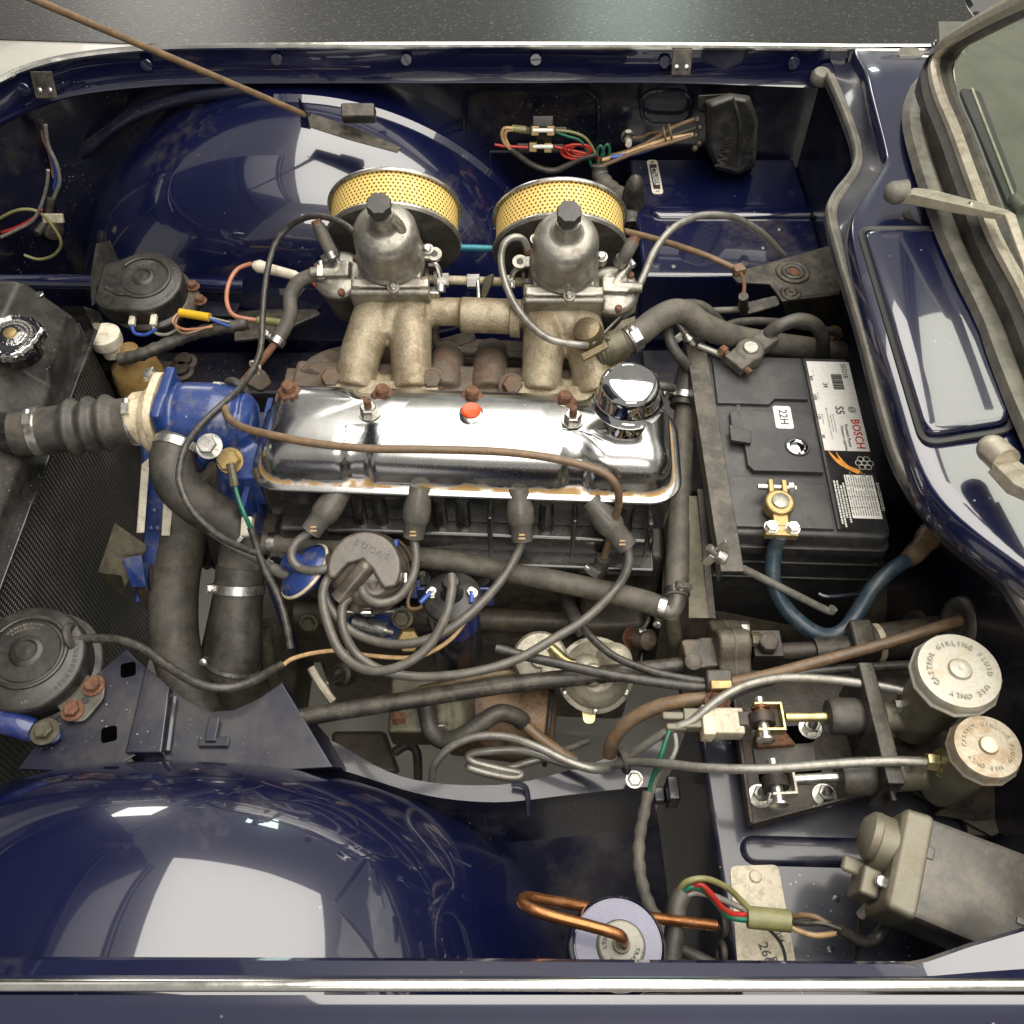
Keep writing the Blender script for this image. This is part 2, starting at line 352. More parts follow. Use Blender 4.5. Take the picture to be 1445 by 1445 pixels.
# perforated yellow filter gauze: staggered holes laid out in the band's own UV map (metres)
def gauze():
    m = bpy.data.materials.new('filter_gauze'); m.use_nodes = True; nt = m.node_tree; N, L = nt.nodes, nt.links; p = N['Principled BSDF']
    uv = N.new('ShaderNodeUVMap'); uv.uv_map = 'uv'; s = N.new('ShaderNodeSeparateXYZ'); L.new(uv.outputs[0], s.inputs[0])
    def mth(op, a, b=None):
        x = N.new('ShaderNodeMath'); x.operation = op
        for i, q in enumerate((a, b)):
            if q is None: continue
            if isinstance(q, (int, float)): x.inputs[i].default_value = q
            else: L.new(q, x.inputs[i])
        return x.outputs[0]
    pu, pv = .0058, .0046
    u = mth('DIVIDE', s.outputs[0], pu); v = mth('DIVIDE', s.outputs[1], pv)
    row = mth('FLOOR', v); off = mth('MULTIPLY', mth('MODULO', row, 2), .5)
    fu = mth('SUBTRACT', mth('FRACT', mth('ADD', u, off)), .5); fv = mth('SUBTRACT', mth('FRACT', v), .5)
    d = mth('SQRT', mth('ADD', mth('POWER', mth('MULTIPLY', fu, pu*1000), 2), mth('POWER', mth('MULTIPLY', fv, pv*1000), 2)))
    r = N.new('ShaderNodeMapRange'); r.inputs[1].default_value = 1.15; r.inputs[2].default_value = 1.5; L.new(d, r.inputs[0])
    n = N.new('ShaderNodeTexNoise'); n.inputs['Scale'].default_value = 9; n.inputs['Detail'].default_value = 6; tc = N.new('ShaderNodeTexCoord'); L.new(tc.outputs['Object'], n.inputs[0])
    c1 = N.new('ShaderNodeMix'); c1.data_type = 'RGBA'; L.new(n.outputs[0], c1.inputs[0]); c1.inputs[6].default_value = (.62, .42, .11, 1); c1.inputs[7].default_value = (.74, .55, .19, 1)
    c2 = N.new('ShaderNodeMix'); c2.data_type = 'RGBA'; L.new(r.outputs[0], c2.inputs[0]); c2.inputs[6].default_value = (.05, .03, .012, 1); L.new(c1.outputs[2], c2.inputs[7])
    L.new(c2.outputs[2], p.inputs['Base Color']); p.inputs['Roughness'].default_value = .5
    b = N.new('ShaderNodeBump'); b.inputs['Strength'].default_value = .6; b.inputs['Distance'].default_value = .0012; L.new(r.outputs[0], b.inputs['Height']); L.new(b.outputs[0], p.inputs['Normal'])
    MATS['filter_gauze'] = m
gauze()
def core_mat():
    m = mat('rad_core', (.012, .012, .012), .4, .2, 0, .3, 40); nt = m.node_tree; N, L = nt.nodes, nt.links; p = N['Principled BSDF']
    tc = N.new('ShaderNodeTexCoord'); w = N.new('ShaderNodeTexWave'); w.wave_type = 'BANDS'; w.bands_direction = 'Z'; w.inputs['Scale'].default_value = 75; L.new(tc.outputs['Object'], w.inputs[0])
    w2 = N.new('ShaderNodeTexWave'); w2.wave_type = 'BANDS'; w2.bands_direction = 'Y'; w2.inputs['Scale'].default_value = 48; L.new(tc.outputs['Object'], w2.inputs[0])
    x = N.new('ShaderNodeMath'); x.operation = 'MULTIPLY'; L.new(w.outputs['Fac'], x.inputs[0]); L.new(w2.outputs['Fac'], x.inputs[1])
    n = N.new('ShaderNodeTexNoise'); n.inputs['Scale'].default_value = 9; n.inputs['Detail'].default_value = 6; L.new(tc.outputs['Object'], n.inputs[0])
    r = N.new('ShaderNodeMapRange'); r.inputs[1].default_value = .45; r.inputs[2].default_value = .75; r.inputs[3].default_value = .25; r.inputs[4].default_value = 1; L.new(n.outputs[0], r.inputs[0])
    y = N.new('ShaderNodeMath'); y.operation = 'MULTIPLY'; L.new(x.outputs[0], y.inputs[0]); L.new(r.outputs[0], y.inputs[1])
    mx = N.new('ShaderNodeMix'); mx.data_type = 'RGBA'; L.new(y.outputs[0], mx.inputs[0]); mx.inputs[6].default_value = (.014, .014, .014, 1); mx.inputs[7].default_value = (.42, .40, .36, 1)
    L.new(mx.outputs[2], p.inputs['Base Color'])
    b = N.new('ShaderNodeBump'); b.inputs['Strength'].default_value = .8; b.inputs['Distance'].default_value = .003; L.new(x.outputs[0], b.inputs['Height']); L.new(b.outputs[0], p.inputs['Normal'])
core_mat()
def dark_floor():
    m = mat('floor_dark', (.030, .029, .026), .38, 0, .4, .3, 1.2, bump=1.0, bs=75, coatr=.3); nt = m.node_tree; N, L = nt.nodes, nt.links; p = N['Principled BSDF']
    tc = N.new('ShaderNodeTexCoord'); v = N.new('ShaderNodeTexVoronoi'); v.inputs['Scale'].default_value = 190; L.new(tc.outputs['Object'], v.inputs['Vector'])
    ch = N.new('ShaderNodeSeparateColor'); L.new(v.outputs['Color'], ch.inputs[0])
    a = N.new('ShaderNodeMapRange'); a.inputs[1].default_value = .93; a.inputs[2].default_value = .97; L.new(ch.outputs[0], a.inputs[0])
    mx = N.new('ShaderNodeMix'); mx.data_type = 'RGBA'; L.new(a.outputs[0], mx.inputs[0]); L.new(p.inputs['Base Color'].links[0].from_socket, mx.inputs[6]); mx.inputs[7].default_value = (.20, .19, .17, 1)
    L.new(mx.outputs[2], p.inputs['Base Color'])
    for n in N:
        if n.type == 'BUMP': n.inputs['Distance'].default_value = .022
dark_floor()
def glass_mat():
    m = bpy.data.materials.new('glass'); m.use_nodes = True; nt = m.node_tree; N, L = nt.nodes, nt.links
    out = N['Material Output']; t = N.new('ShaderNodeBsdfTransparent'); t.inputs[0].default_value = (.86, .90, .84, 1)
    g = N.new('ShaderNodeBsdfGlossy'); g.inputs['Roughness'].default_value = .03; lw = N.new('ShaderNodeLayerWeight'); pw = N.new('ShaderNodeMath'); pw.operation = 'POWER'; pw.inputs[1].default_value = 4; L.new(lw.outputs['Facing'], pw.inputs[0]); f = N.new('ShaderNodeMath'); f.operation = 'MULTIPLY_ADD'; f.inputs[1].default_value = .8; f.inputs[2].default_value = .05; L.new(pw.outputs[0], f.inputs[0])
    x = N.new('ShaderNodeMixShader'); L.new(f.outputs[0], x.inputs[0]); L.new(t.outputs[0], x.inputs[1]); L.new(g.outputs[0], x.inputs[2]); L.new(x.outputs[0], out.inputs[0])
    MATS['glass'] = m
glass_mat()
# ------------------------------------------------------------------ setting
FLZ = -.85
o = obj('floor', B().slab([V(-9, -7, FLZ), V(9, -7, FLZ), V(9, 12, FLZ), V(-9, 12, FLZ)], .1), 'floor_white'); o['kind'] = 'structure'
fa_, fb_ = P(0, 57, FLZ), P(230, 64, FLZ); fsl = (fb_.y - fa_.y)/(fb_.x - fa_.x)
def yb(x): return fa_.y + fsl*(x - fa_.x)
o = obj('floor_dark_coating', B().slab([V(-9, yb(-9), FLZ+.004), V(3, yb(3), FLZ+.004), V(9, yb(3), FLZ+.004), V(9, 12, FLZ+.004), V(-9, 12, FLZ+.004)], .0035), 'floor_dark'); o['kind'] = 'structure'
# ------------------------------------------------------------------ far wing
N_ = 60
rim = resample(cr(hp([(-140, 215, 0), (-70, 152, 0), (0, 113, 0), (40, 95, 0), (100, 80, 0), (200, 69, 0), (330, 65, 0), (722, 64, 0), (1000, 65, 0), (1205, 67, 0)])), N_)
flb = resample(cr(hp([(-140, 290, -.053), (-70, 215, -.053), (0, 172, -.053), (60, 144, -.053), (110, 130, -.053), (200, 119, -.053), (320, 114, -.053), (722, 113, -.053), (950, 113, -.053), (1190, 122, -.053)])), N_)
fw = thing('front_wing', 'glossy navy front wing beyond the engine with slotted screws along its flange', 'car wing', V(-.1, 1.31, -.4))
def off(pts, dy, dz, k=1): return [p + V(0, dy, dz) for p in pts]
obj('skin', B().grid([off(rim, .004, -.001), off(rim, .02, -.012), off(rim, .06, -.05), off(rim, .13, -.15), off(rim, .19, -.45)]), 'paint', fw)
mid = [a.lerp(b, .12) + V(0, .004, 0) for a, b in zip(rim, flb)]
lip = [p + V(0, -.004, -.002) for p in flb]
obj('flange', B().grid([off(rim, -.001, 0), mid, [a.lerp(b, .9) for a, b in zip(rim, flb)], lip, off(flb, .004, -.008), off(flb, .06, -.012)]), 'paint', fw, sharp=60)
obj('bead', B().tube(rim + [P(1312, 67, 0)], .0048, 8, 1), 'bead', fw)
for px, py in ((33, 126), (206, 92), (390, 84), (573, 84), (756, 84), (938, 87), (1120, 89)):
    c = P(px, py, -.021); i = min(range(N_), key=lambda q: (rim[q]-c).length); nrm = V(0, -.95, .3)
    c = PY(px, py, rim[i].lerp(flb[i], .45).y - .001)
    s = obj('screw', B().lathe([(.0085, -.002), (.0085, .0004), (.0075, .0012)], fr(c, nrm), 20), 'paint', fw)
    a = random.uniform(-1.2, 1.2); M = fr(c + nrm.normalized()*.0013, nrm)
    obj('slot', B().box((0, 0, 0), (.014, .0017, .0006), M @ Matrix.Rotation(a, 4, 'Z')), 'ink', s)
for px, py, w in ((62, 120, .030), (962, 88, .028)):
    c = PY(px, py, P(px, py, -.021).y - .006)
    t = obj('hinge_tab', B().box((0, 0, 0), (w, .034, .003), fr(c, V(0, -.9, .42))), 'black_metal', fw, bev=.0012)
    for dx in (-.007, .007):
        obj('rivet', B().lathe([(.0038, 0), (.0038, .0018), (.002, .003)], fr(c + V(dx, -.003, -.006), V(0, -.9, .42)), 12), 'steel', t)
# inner side of the far wing, down from the flange
inn = off(flb, .055, -.02)
iw = thing('inner_wing', 'dark navy inner wing panel behind the carburettors', 'body panel', V(0, 1.36, -.6))
def wallz(pts, zs, dy): return [[V(p.x, p.y + d, z) for p in pts] for z, d in zip(zs, dy)]
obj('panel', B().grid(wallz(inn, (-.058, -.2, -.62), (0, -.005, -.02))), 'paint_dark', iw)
for (x0, x1, y0, y1) in ((655, 845, 126, 215), (905, 975, 127, 175)):
    q = roundpoly([PY(x0, y0, 1.352), PY(x1, y0, 1.352), PY(x1, y1, 1.352), PY(x0, y1, 1.352)], .03)
    obj('swage', B().tube(q + [q[0]], .0035, 6, 1), 'paint_dark', iw)
obj('swage', B().tube([PY(x, y, 1.315) for x, y in ((-40, 230), (0, 229), (60, 228), (105, 221), (140, 196), (190, 162), (260, 138), (350, 127))], .010, 10), 'paint_dusty', iw)
# ------------------------------------------------------------------ wheel arches
XC, ZC, RA = -.33, -.475, .41
def arch(yo, yi, n=3.8):
    lines = []
    for i in range(23):
        v = math.sin(math.pi/2 * i/22); v = min(v, .9999)
        r = RA * (1 - v**n)**(1/n)
        lines.append([V(XC + r*math.cos(R(a)), yo + (yi-yo)*v, ZC + r*math.sin(R(a))) for a in range(-6, 187, 4)])
    return lines
fa = thing('wheel_arch', 'glossy navy wheel arch bulging behind the yellow air filters', 'wheel arch', V(XC, 1.25, -.6))
obj('dome', B().grid(arch(1.42, 1.075)), 'paint', fa)
def arcband(y0, y1, r0, r1, a0, a1, t=.002):
    A = [R(a) for a in [a0 + (a1-a0)*i/40 for i in range(41)]]
    return B().loft([[V(XC + r*math.cos(a), y, ZC + r*math.sin(a)) for a in A] for y, r in ((y0, r0), (y1, r1), (y1, r1+t), (y0, r0+t), (y0, r0))], closed=False)
obj('flange', arcband(1.283, 1.292, RA*.99, RA+.003, 18, 92), 'paint', fa)
obj('flange', arcband(1.215, 1.232, RA*.945, RA*.965, 28, 78), 'paint_dusty', fa)
na = thing('wheel_arch', 'glossy navy wheel arch beside the chrome-beaded wing with the copper pipe', 'wheel arch', V(XC, .2, -.6))
obj('dome', B().grid(arch(-.02, .372)), 'paint', na)
obj('weld_flange', arcband(.195, .212, RA*.945, RA*.952, -4, 44, .003), 'paint_dusty', na)
# ------------------------------------------------------------------ near wing
nw = thing('front_wing', 'navy front wing edge with a straight chrome bead and no screws', 'car wing', V(0, .05, -.4))
xs = [-.62 + i*.06 for i in range(22)]
def ln(y, z): return [V(x, y, z) for x in xs]
obj('skin', B().grid([ln(.109, -.003), ln(.102, -.004), ln(.094, -.009), ln(.075, -.014), ln(.04, -.022), ln(-.02, -.045), ln(-.07, -.09), ln(-.11, -.2), ln(-.12, -.5)]), 'paint', nw, sharp=70)
obj('bead', B().tube([V(-.62, .1145, 0), V(.64, .1145, 0)], .0042, 10, 1), 'bead', nw)
lipo = hp([(-400, 1352, -.016), (0, 1354, -.016), (600, 1356, -.016), (1290, 1361, -.016), (1310, 1357, -.016), (1370, 1336, -.016), (1445, 1314, -.016), (1540, 1285, -.016)])
lipi = [V(p.x, .119, -.003) for p in lipo]
obj('gutter_lip', B().grid([lipi, [a.lerp(b, .25) + V(0, 0, -.006) for a, b in zip(lipi, lipo)], lipo, [p + V(0, .003, -.006) for p in lipo], [p + V(0, -.003, -.03) for p in lipo]]), 'paint', nw, sharp=25)
# inner side between the near arch and the bulkhead
nwi = thing('inner_wing', 'dusty navy inner wing panel between the wheel arch and the pedal shelf', 'body panel', V(.05, .2, -.6))
l0 = resample(cr(hp([(395, 1012, -.27), (470, 1046, -.27), (570, 1097, -.27), (700, 1108, -.27), (800, 1088, -.27), (890, 1058, -.27), (935, 1040, -.27)])), 30)
l1 = resample(cr(hp([(395, 1060, -.268), (500, 1092, -.268), (600, 1122, -.268), (700, 1132, -.268), (800, 1122, -.268), (890, 1112, -.268), (925, 1110, -.268)])), 30)
l2 = resample(cr(hp([(395, 1200, -.36), (700, 1190, -.36), (890, 1170, -.36), (930, 1165, -.36)])), 30)
l3 = resample(cr(hp([(395, 1420, -.47), (700, 1410, -.47), (960, 1400, -.47)])), 30)
obj('panel', B().grid([[p + V(0, 0, -.14) for p in l0], [p + V(0, 0, -.005) for p in l0], l0, [a.lerp(b, .8) for a, b in zip(l0, l1)], l1, [a.lerp(b, .1) + V(0, 0, -.02) for a, b in zip(l1, l2)], l2, l3]), 'paint_dusty', nwi, sharp=40)
obj('seam', B().tube(hp([(722, 1106, -.262), (742, 1112, -.262), (746, 1150, -.275)]), .003, 6), 'paint_dusty', nwi)
obj('clip', B().box((0, 0, 0), (.012, .025, .03), fr(P(948, 1118, -.27))).box((-.012, 0, -.01), (.012, .016, .012), fr(P(948, 1118, -.27))), 'paint_dark', nwi, bev=.002)
# ------------------------------------------------------------------ front cross panel
fp = thing('front_cross_panel', 'dusty navy front cross panel beside the horn with square holes and a folded flange', 'body panel', P(200, 1010, -.3))
obj('plate', B().slab(hp([(178, 916, -.205), (232, 968, -.205), (196, 1062, -.205), (150, 1090, -.205), (25, 1085, -.205), (62, 1035, -.205), (135, 952, -.205)]), .003), 'paint_dusty', fp, bev=.001)
obj('upright', B().slab(hp([(205, 940, -.20), (240, 968, -.20), (228, 1062, -.20), (176, 1062, -.20)]), .03), 'paint_dusty', fp, bev=.002)
obj('flange', B().slab(hp([(226, 955, -.215), (260, 985, -.215), (298, 1004, -.215), (330, 1001, -.215), (365, 985, -.215), (398, 962, -.215), (470, 1082, -.215), (330, 1090, -.215), (200, 1085, -.215)]), .004), 'paint_dusty', fp, bev=.0015)
for x0, y0, x1, y1, zz in ((236, 972, 222, 1060, -.208), (246, 984, 236, 1060, -.21)):
    obj('bead', B().tube([P(x0, y0, zz), P(x1, y1, zz)], .003, 6, 1), 'paint_dusty', fp)
obj('gusset', B().slab(hp([(398, 962, -.22), (420, 1000, -.30), (500, 1085, -.30), (470, 1082, -.222)]), .003), 'paint_dusty', fp)
for px, py in ((181, 945), (154, 1036)):
    obj('square_hole_patch', B().prism(rrect(.015, .016, .003), -.0008, .0008, fr(P(px, py, -.2045), (0, 0, 1), (1, .25, 0))), 'hole_shade', fp)  # black patches painted for the dark of the holes; the plate is uncut
obj('clip', B().box((0, 0, 0), (.030, .010, .004), fr(P(302, 1047, -.212))).box((-.002, .008, .004), (.011, .026, .004), fr(P(302, 1042, -.212))), 'paint_dusty', fp, bev=.001)
# ------------------------------------------------------------------ bulkhead: foot wells, tray, fire wall
bh = thing('bulkhead', 'navy bulkhead with shelves either side of the battery', 'bulkhead', V(.4, .7, -.6))
wb = [V(.452, y, 0) for y in (.02, .25, .45, .7, .95, 1.2, 1.325)]
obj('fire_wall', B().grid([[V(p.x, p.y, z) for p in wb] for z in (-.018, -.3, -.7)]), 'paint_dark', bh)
ns = B(); SZ = -.215
ns.slab([V(.198, .03, SZ), V(.452, .03, SZ), V(.452, .415, SZ), V(.188, .415, SZ)], .42)
obj('near_shelf', ns, 'paint_dusty', bh, bev=.006, segs=3)
fs = B(); FZ = -.2
fs.slab([V(.186, 1.062, FZ), V(.452, 1.062, FZ), V(.452, 1.345, FZ), V(.186, 1.345, FZ)], .42)
obj('far_shelf', fs, 'paint', bh, bev=.006, segs=3)
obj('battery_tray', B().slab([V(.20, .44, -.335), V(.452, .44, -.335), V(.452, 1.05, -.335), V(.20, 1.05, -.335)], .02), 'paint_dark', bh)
def stadium(b, p0, p1, r, h, M=None):
    d = (p1-p0).normalized(); q = V(-d.y, d.x, 0); pts = []
    for c, s in ((p1, 1), (p0, -1)):
        for i in range(9):
            a = -math.pi/2 + math.pi*i/8; pts.append(c + (d*math.cos(a) + q*math.sin(a))*r*s)
    ins = [c + (c - (p0 if (c-p0).length < (c-p1).length else p1)).normalized()*(-.006) for c in pts]
    return b.loft([pts, [p + V(0, 0, h*.7) for p in [x.lerp(y, .3) for x, y in zip(pts, ins)]], [p + V(0, 0, h) for p in ins]], True, False, True)
obj('swage', stadium(B(), P(1065, 1200, SZ), P(1290, 1206, SZ), .014, .005), 'paint_dusty', bh, sharp=60)
obj('swage', stadium(B(), P(932, 300, FZ), P(1138, 300, FZ), .016, .006), 'paint', bh, sharp=60)
for px, py in ((943, 322), (1100, 324), (1077, 350), (950, 376)):
    obj('rivet', B().lathe([(.005, -.001), (.005, .001), (.002, .003)], fr(P(px, py, FZ)), 14), 'paint_dusty', bh)
for px, py in ((1180, 1268), (1172, 1340)):
    obj('rivet', B().lathe([(.003, -.001), (.003, .001), (.001, .0015)], fr(P(px, py, SZ)), 12), 'paint_dusty', bh)
for px, py, z, n in ((1357, 880, -.25, V(-1, -.1, .25)), (1295, 895, -.27, V(-1, -.1, .25))):
    c = PX(px, py, .45)
    obj('grommet', B().torus(fr(c, n), .020, .008, 28, 10).lathe([(.02, -.002), (.02, .002)], fr(c, n), 20), 'rubber', bh)
for px, py, r in ((1020, 1306, .007), (1018, 1345, .009)):
    c = PX(px, py, .186); obj('grommet', B().torus(fr(c, (-1, 0, .1)), r, .003, 20, 8).lathe([(r, -.001), (r, .001)], fr(c, (-1, 0, .1)), 16), 'rubber', bh)
# ------------------------------------------------------------------ scuttle
n = 50
Ee = resample(cr(hp([(1206, 69, .0), (1222, 140, .004), (1246, 226, .008), (1244, 245, .008), (1218, 282, .009), (1204, 306, .010), (1203, 335, .011), (1226, 425, .012), (1262, 545, .012), (1290, 638, .012), (1318, 696, .012), (1370, 752, .011), (1445, 815, .010), (1530, 890, .008)])), n)
Ss = resample(cr(hp([(1168, 112, -.022), (1185, 150, -.022), (1207, 212, -.022), (1204, 245, -.022), (1178, 280, -.022), (1169, 305, -.022), (1182, 362, -.022), (1214, 470, -.022), (1248, 600, -.022), (1274, 672, -.022), (1328, 742, -.022), (1402, 802, -.022), (1448, 870, -.022), (1500, 960, -.022)])), n)
def mirrored(line, cut, n=None):        # the car is the same on both sides of y = .71: carry the line on across the near side
    full = [p for p in line if p.y > cut] + [V(p.x, 1.42 - p.y, p.z) for p in reversed(line) if 1.42 - p.y < cut - .008]
    return resample(cr(full, 2), n or len(full))
Wr = resample(cr(hp([(1325, 68, .010), (1300, 100, .014), (1277, 140, .02), (1273, 178, .024), (1288, 240, .03), (1315, 320, .032), (1352, 405, .032), (1400, 500, .032), (1445, 590, .03), (1540, 780, .03)])), n)
Ee, Ss, Wr = mirrored(Ee, .393, 90), mirrored(Ss, .365, 90), mirrored(Wr, .70, 90)
def at_y(line, y):
    for a, b in zip(line, line[1:]):
        if (a.y - y)*(b.y - y) <= 0 and abs(a.y - b.y) > 1e-9: return a.lerp(b, (a.y - y)/(a.y - b.y))
    return (line[0] if abs(line[0].y - y) < abs(line[-1].y - y) else line[-1]).copy()
Wr = [V(q.x, p.y, q.z) for p, q in ((p, at_y(Wr, p.y)) for p in Ee)]
Sg = [V(q.x, p.y, q.z) for p, q in ((p, at_y(Ss, p.y)) for p in Ee)]
def scz(p):
    t = min(max((.605 - abs(p.y - .71))/.13, 0), 1); t = t*t*(3-2*t); return V(p.x, p.y, (.010 + (p.x - .36)*.13)*t)
Ee = [scz(p) for p in Ee]; Wr = [scz(p) for p in Wr]
Wi = [p + V(.035, .0, .010) for p in Wr]
sc = thing('scuttle_panel', 'glossy navy scuttle panel below the windscreen with a raised vent flap', 'body panel', V(.5, .7, -.1))
obj('top', B().grid([[p + V(-.002, 0, -.03) for p in Ee], [p + V(-.001, 0, -.003) for p in Ee], [p + V(.002, 0, 0) for p in Ee], [scz(a.lerp(b, .3)) for a, b in zip(Ee, Wr)], [scz(a.lerp(b, .7)) for a, b in zip(Ee, Wr)], Wr, Wi, [p + V(.012, 0, -.02) for p in Wi]]), 'paint', sc, sharp=50)
obj('gutter', B().grid([[p + V(-.001, 0, -.018) for p in Ee], [a.lerp(b, .3) + V(0, 0, -.016) for a, b in zip(Ee, Sg)], [a.lerp(b, .75) + V(0, 0, -.004) for a, b in zip(Ee, Sg)], Sg, [p + V(-.004, 0, -.006) for p in Sg], [p + V(.012, 0, -.03) for p in Sg]]), 'paint_dusty', sc, sharp=50)
vf = [P(px, py, z) for px, py, z in ((1212, 323, .0150), (1338, 323, .0275), (1432, 606, .0275), (1303, 627, .0150))]
vo = roundpoly(vf, .016, 6)
obj('flap_joint', B().tube(vo + [vo[0]], .0035, 6, 1), 'ink', sc)
cen = sum(vf, V(0, 0, 0))/4; vin = [cen + (p-cen)*.955 for p in vo]; vin2 = [cen + (p-cen)*.90 for p in vo]
obj('vent_flap', B().loft([[p + V(0, 0, -.006) for p in vin], [p + V(0, 0, .003) for p in vin], [p + V(0, 0, .0065) for p in [a.lerp(b, .4) for a, b in zip(vin, vin2)]], [p + V(0, 0, .0072) for p in vin2]], True, False, True), 'paint', sc, sharp=60)
s = obj('bonnet_seal', B().tube([p + V(.002, 0, .004) for p in Ss], .0070, 10, 1, .75).tube([p + V(-.001, 0, .0075) for p in Ss], .0038, 8, 1), 'seal_rubber')
tag(s, 'grey rubber sealing strip snaking along the scuttle edge', 'rubber seal')
o = tag(obj('rubber_buffer', B().lathe([(.009, 0), (.0135, .002), (.0145, .006), (.0145, .012), (.011, .017), (.004, .018)], fr(P(1156, 116, -.035), (0, -.15, 1)), 24), 'seal_rubber'), 'round grey rubber bonnet buffer at the far corner of the bay', 'rubber buffer')
o = tag(obj('blanking_disc', B().lathe([(.017, -.001), (.017, .001), (.013, .002)], fr(P(1285, 77, .012), (0, -.1, 1)), 28), 'seal_rubber'), 'oval grey blanking disc on the scuttle corner', 'disc')
# ------------------------------------------------------------------ windscreen
ws = thing('windscreen', 'curved windscreen in a chrome frame with grey rubber seal', 'windscreen', V(.6, .8, .02))
def ws_line(pts, k=5): return mirrored(cr(hp(pts), k), .70)
obj('base_seal', B().grid([resample(ws_line([(1333, 76, .02), (1300, 100, .027), (1277, 140, .032), (1273, 178, .034), (1288, 240, .035), (1315, 320, .035), (1352, 405, .035), (1400, 500, .035), (1450, 600, .033)]), 40),
    resample(ws_line([(1336, 78, .03), (1308, 100, .04), (1288, 138, .044), (1285, 178, .045), (1303, 245, .046), (1332, 328, .046), (1370, 412, .046), (1418, 508, .046), (1470, 600, .046)]), 40),
    resample(ws_line([(1338, 80, .03), (1316, 100, .04), (1301, 138, .045), (1299, 176, .046), (1320, 248, .047), (1352, 332, .047), (1392, 415, .047), (1440, 512, .047), (1490, 610, .047)]), 40),
    resample(ws_line([(1338, 82, .025), (1318, 104, .032), (1304, 140, .037), (1303, 178, .037), (1324, 250, .037), (1357, 334, .037), (1398, 418, .037), (1446, 514, .037), (1496, 612, .037)]), 40)]), 'seal_rubber', ws, sharp=50)
fl = [(1500, -30, .40), (1444, -1, .31), (1400, 21, .235), (1363, 42, .165), (1338, 58, .115), (1322, 78, .085), (1318, 101, .075), (1327, 139, .07), (1346, 184, .07), (1373, 258, .07), (1402, 334, .07), (1438, 402, .07), (1480, 485, .07)]
fpath = ws_line(fl)
fb2 = [p for p in fpath if p.z < .1]
obj('lower_seal', B().grid([resample([p + V(-.012, .002, -.035) for p in fb2], 60), resample([p + V(-.012, .002, -.012) for p in fb2], 60), resample(fb2, 60)]), 'rubber', ws)
obj('frame', B().tube(fpath, .0075, 8, 1), 'wiper_silver', ws)
def sg(p): return max(-1, min(1, (p.y - .71)/.25))
f2 = [p + V(.011, -.005*sg(p), .0) for p in fpath]; obj('glass_seal', B().tube(f2, .0085, 8, 1), 'rubber', ws)
f3 = [p + V(.020, -.010*sg(p), .001) for p in fpath]; obj('bright_trim', B().tube(f3, .002, 6, 1), 'bead', ws)
f4 = resample(f3, 80)
obj('glass', B().grid([f4, [p + V(.16, -.06*sg(p), .16) for p in f4], [p + V(.32, -.1*sg(p), .34) for p in f4]]), 'glass', ws)
ds = tag(obj('dashboard_top', B().slab([V(.565, .22, .025), V(.60, .08, .02), V(1.0, .06, .005), V(1.0, 1.36, .005), V(.60, 1.34, .02), V(.565, 1.2, .025), (.548, 1.02, .025), (.535, .8, .025), (.535, .62, .025), (.548, .40, .025)], .01), 'dash_trim'), 'grey-green dashboard top seen through the windscreen', 'dashboard')
vt = thing('demister_vent', 'black demister slot with a bright blade set in the dashboard top', 'vent', P(1395, 210, .028))
vq = [P(1354, 124, .03), P(1383, 128, .03), P(1436, 268, .03), P(1424, 290, .03)]
obj('slot', B().slab(roundpoly(vq, .008), .004), 'ink', vt); vm = [vq[0].lerp(vq[1], .6), vq[3].lerp(vq[2], .5)]
obj('blade', B().tube([vm[0] + V(0, 0, .001), vm[1] + V(0, 0, .001)], .0018, 6, 1), 'wiper_silver', vt)
obj('cup', B().tube([vm[1] + V(0, -.002, 0), vm[1] + V(.004, -.022, 0)], .008, 12, 1), 'seal_rubber', vt)
def wiper(label, piv, pts, z0):
    t = thing('windscreen_wiper', label, 'wiper', P(*piv, z0), 'windscreen wiper arms')
    c = P(*piv, z0); obj('spindle', B().lathe([(.018, -.012), (.017, -.006), (.010, -.004), (.010, .004)], fr(c + V(.004, -.002, -.012)), 24), 'rubber', t)
    obj('head', B().tube([P(*q) for q in pts[:2]], .013, 14, 1).sph(P(*pts[0]), .013), 'seal_rubber' if len(pts) > 4 else 'wiper_silver', t)
    w = [P(*q) for q in pts[1:]]
    b = B(); hw = [.0130, .0145, .0115, .008, .006, .005, .005, .005][:len(w)]; rings = []
    for i, p in enumerate(w):
        d = (w[min(i+1, len(w)-1)] - w[max(i-1, 0)]).normalized(); s = d.cross(V(0, 0, 1)).normalized()
        rings.append([p + s*hw[i] + V(0, 0, -.011*hw[i]/.0125), p + s*hw[i]*.85, p - s*hw[i]*.85, p - s*hw[i] + V(0, 0, -.011*hw[i]/.0125)])
    b.loft(rings, True, True, True); obj('arm', b, 'wiper_silver', t, bev=.001)
    obj('rivet', B().lathe([(.003, 0), (.002, .0015)], fr(w[min(2, len(w)-1)] + V(0, 0, .001)), 12), 'bead', t)
    return t
wiper('bent silver wiper arm whose pivot stands beside the vent flap corner at the far end', (1284, 292), [(1263, 272, .045), (1281, 270, .047), (1300, 270, .055), (1370, 287, .088), (1414, 298, .104), (1426, 302, .106), (1450, 370, .108), (1470, 440, .108)], .03)
wiper('silver wiper arm seen end on, pivoting beside the flap edge by the battery', (1424, 665), [(1400, 634, .05), (1420, 652, .056), (1450, 678, .066), (1500, 705, .08)], .03)
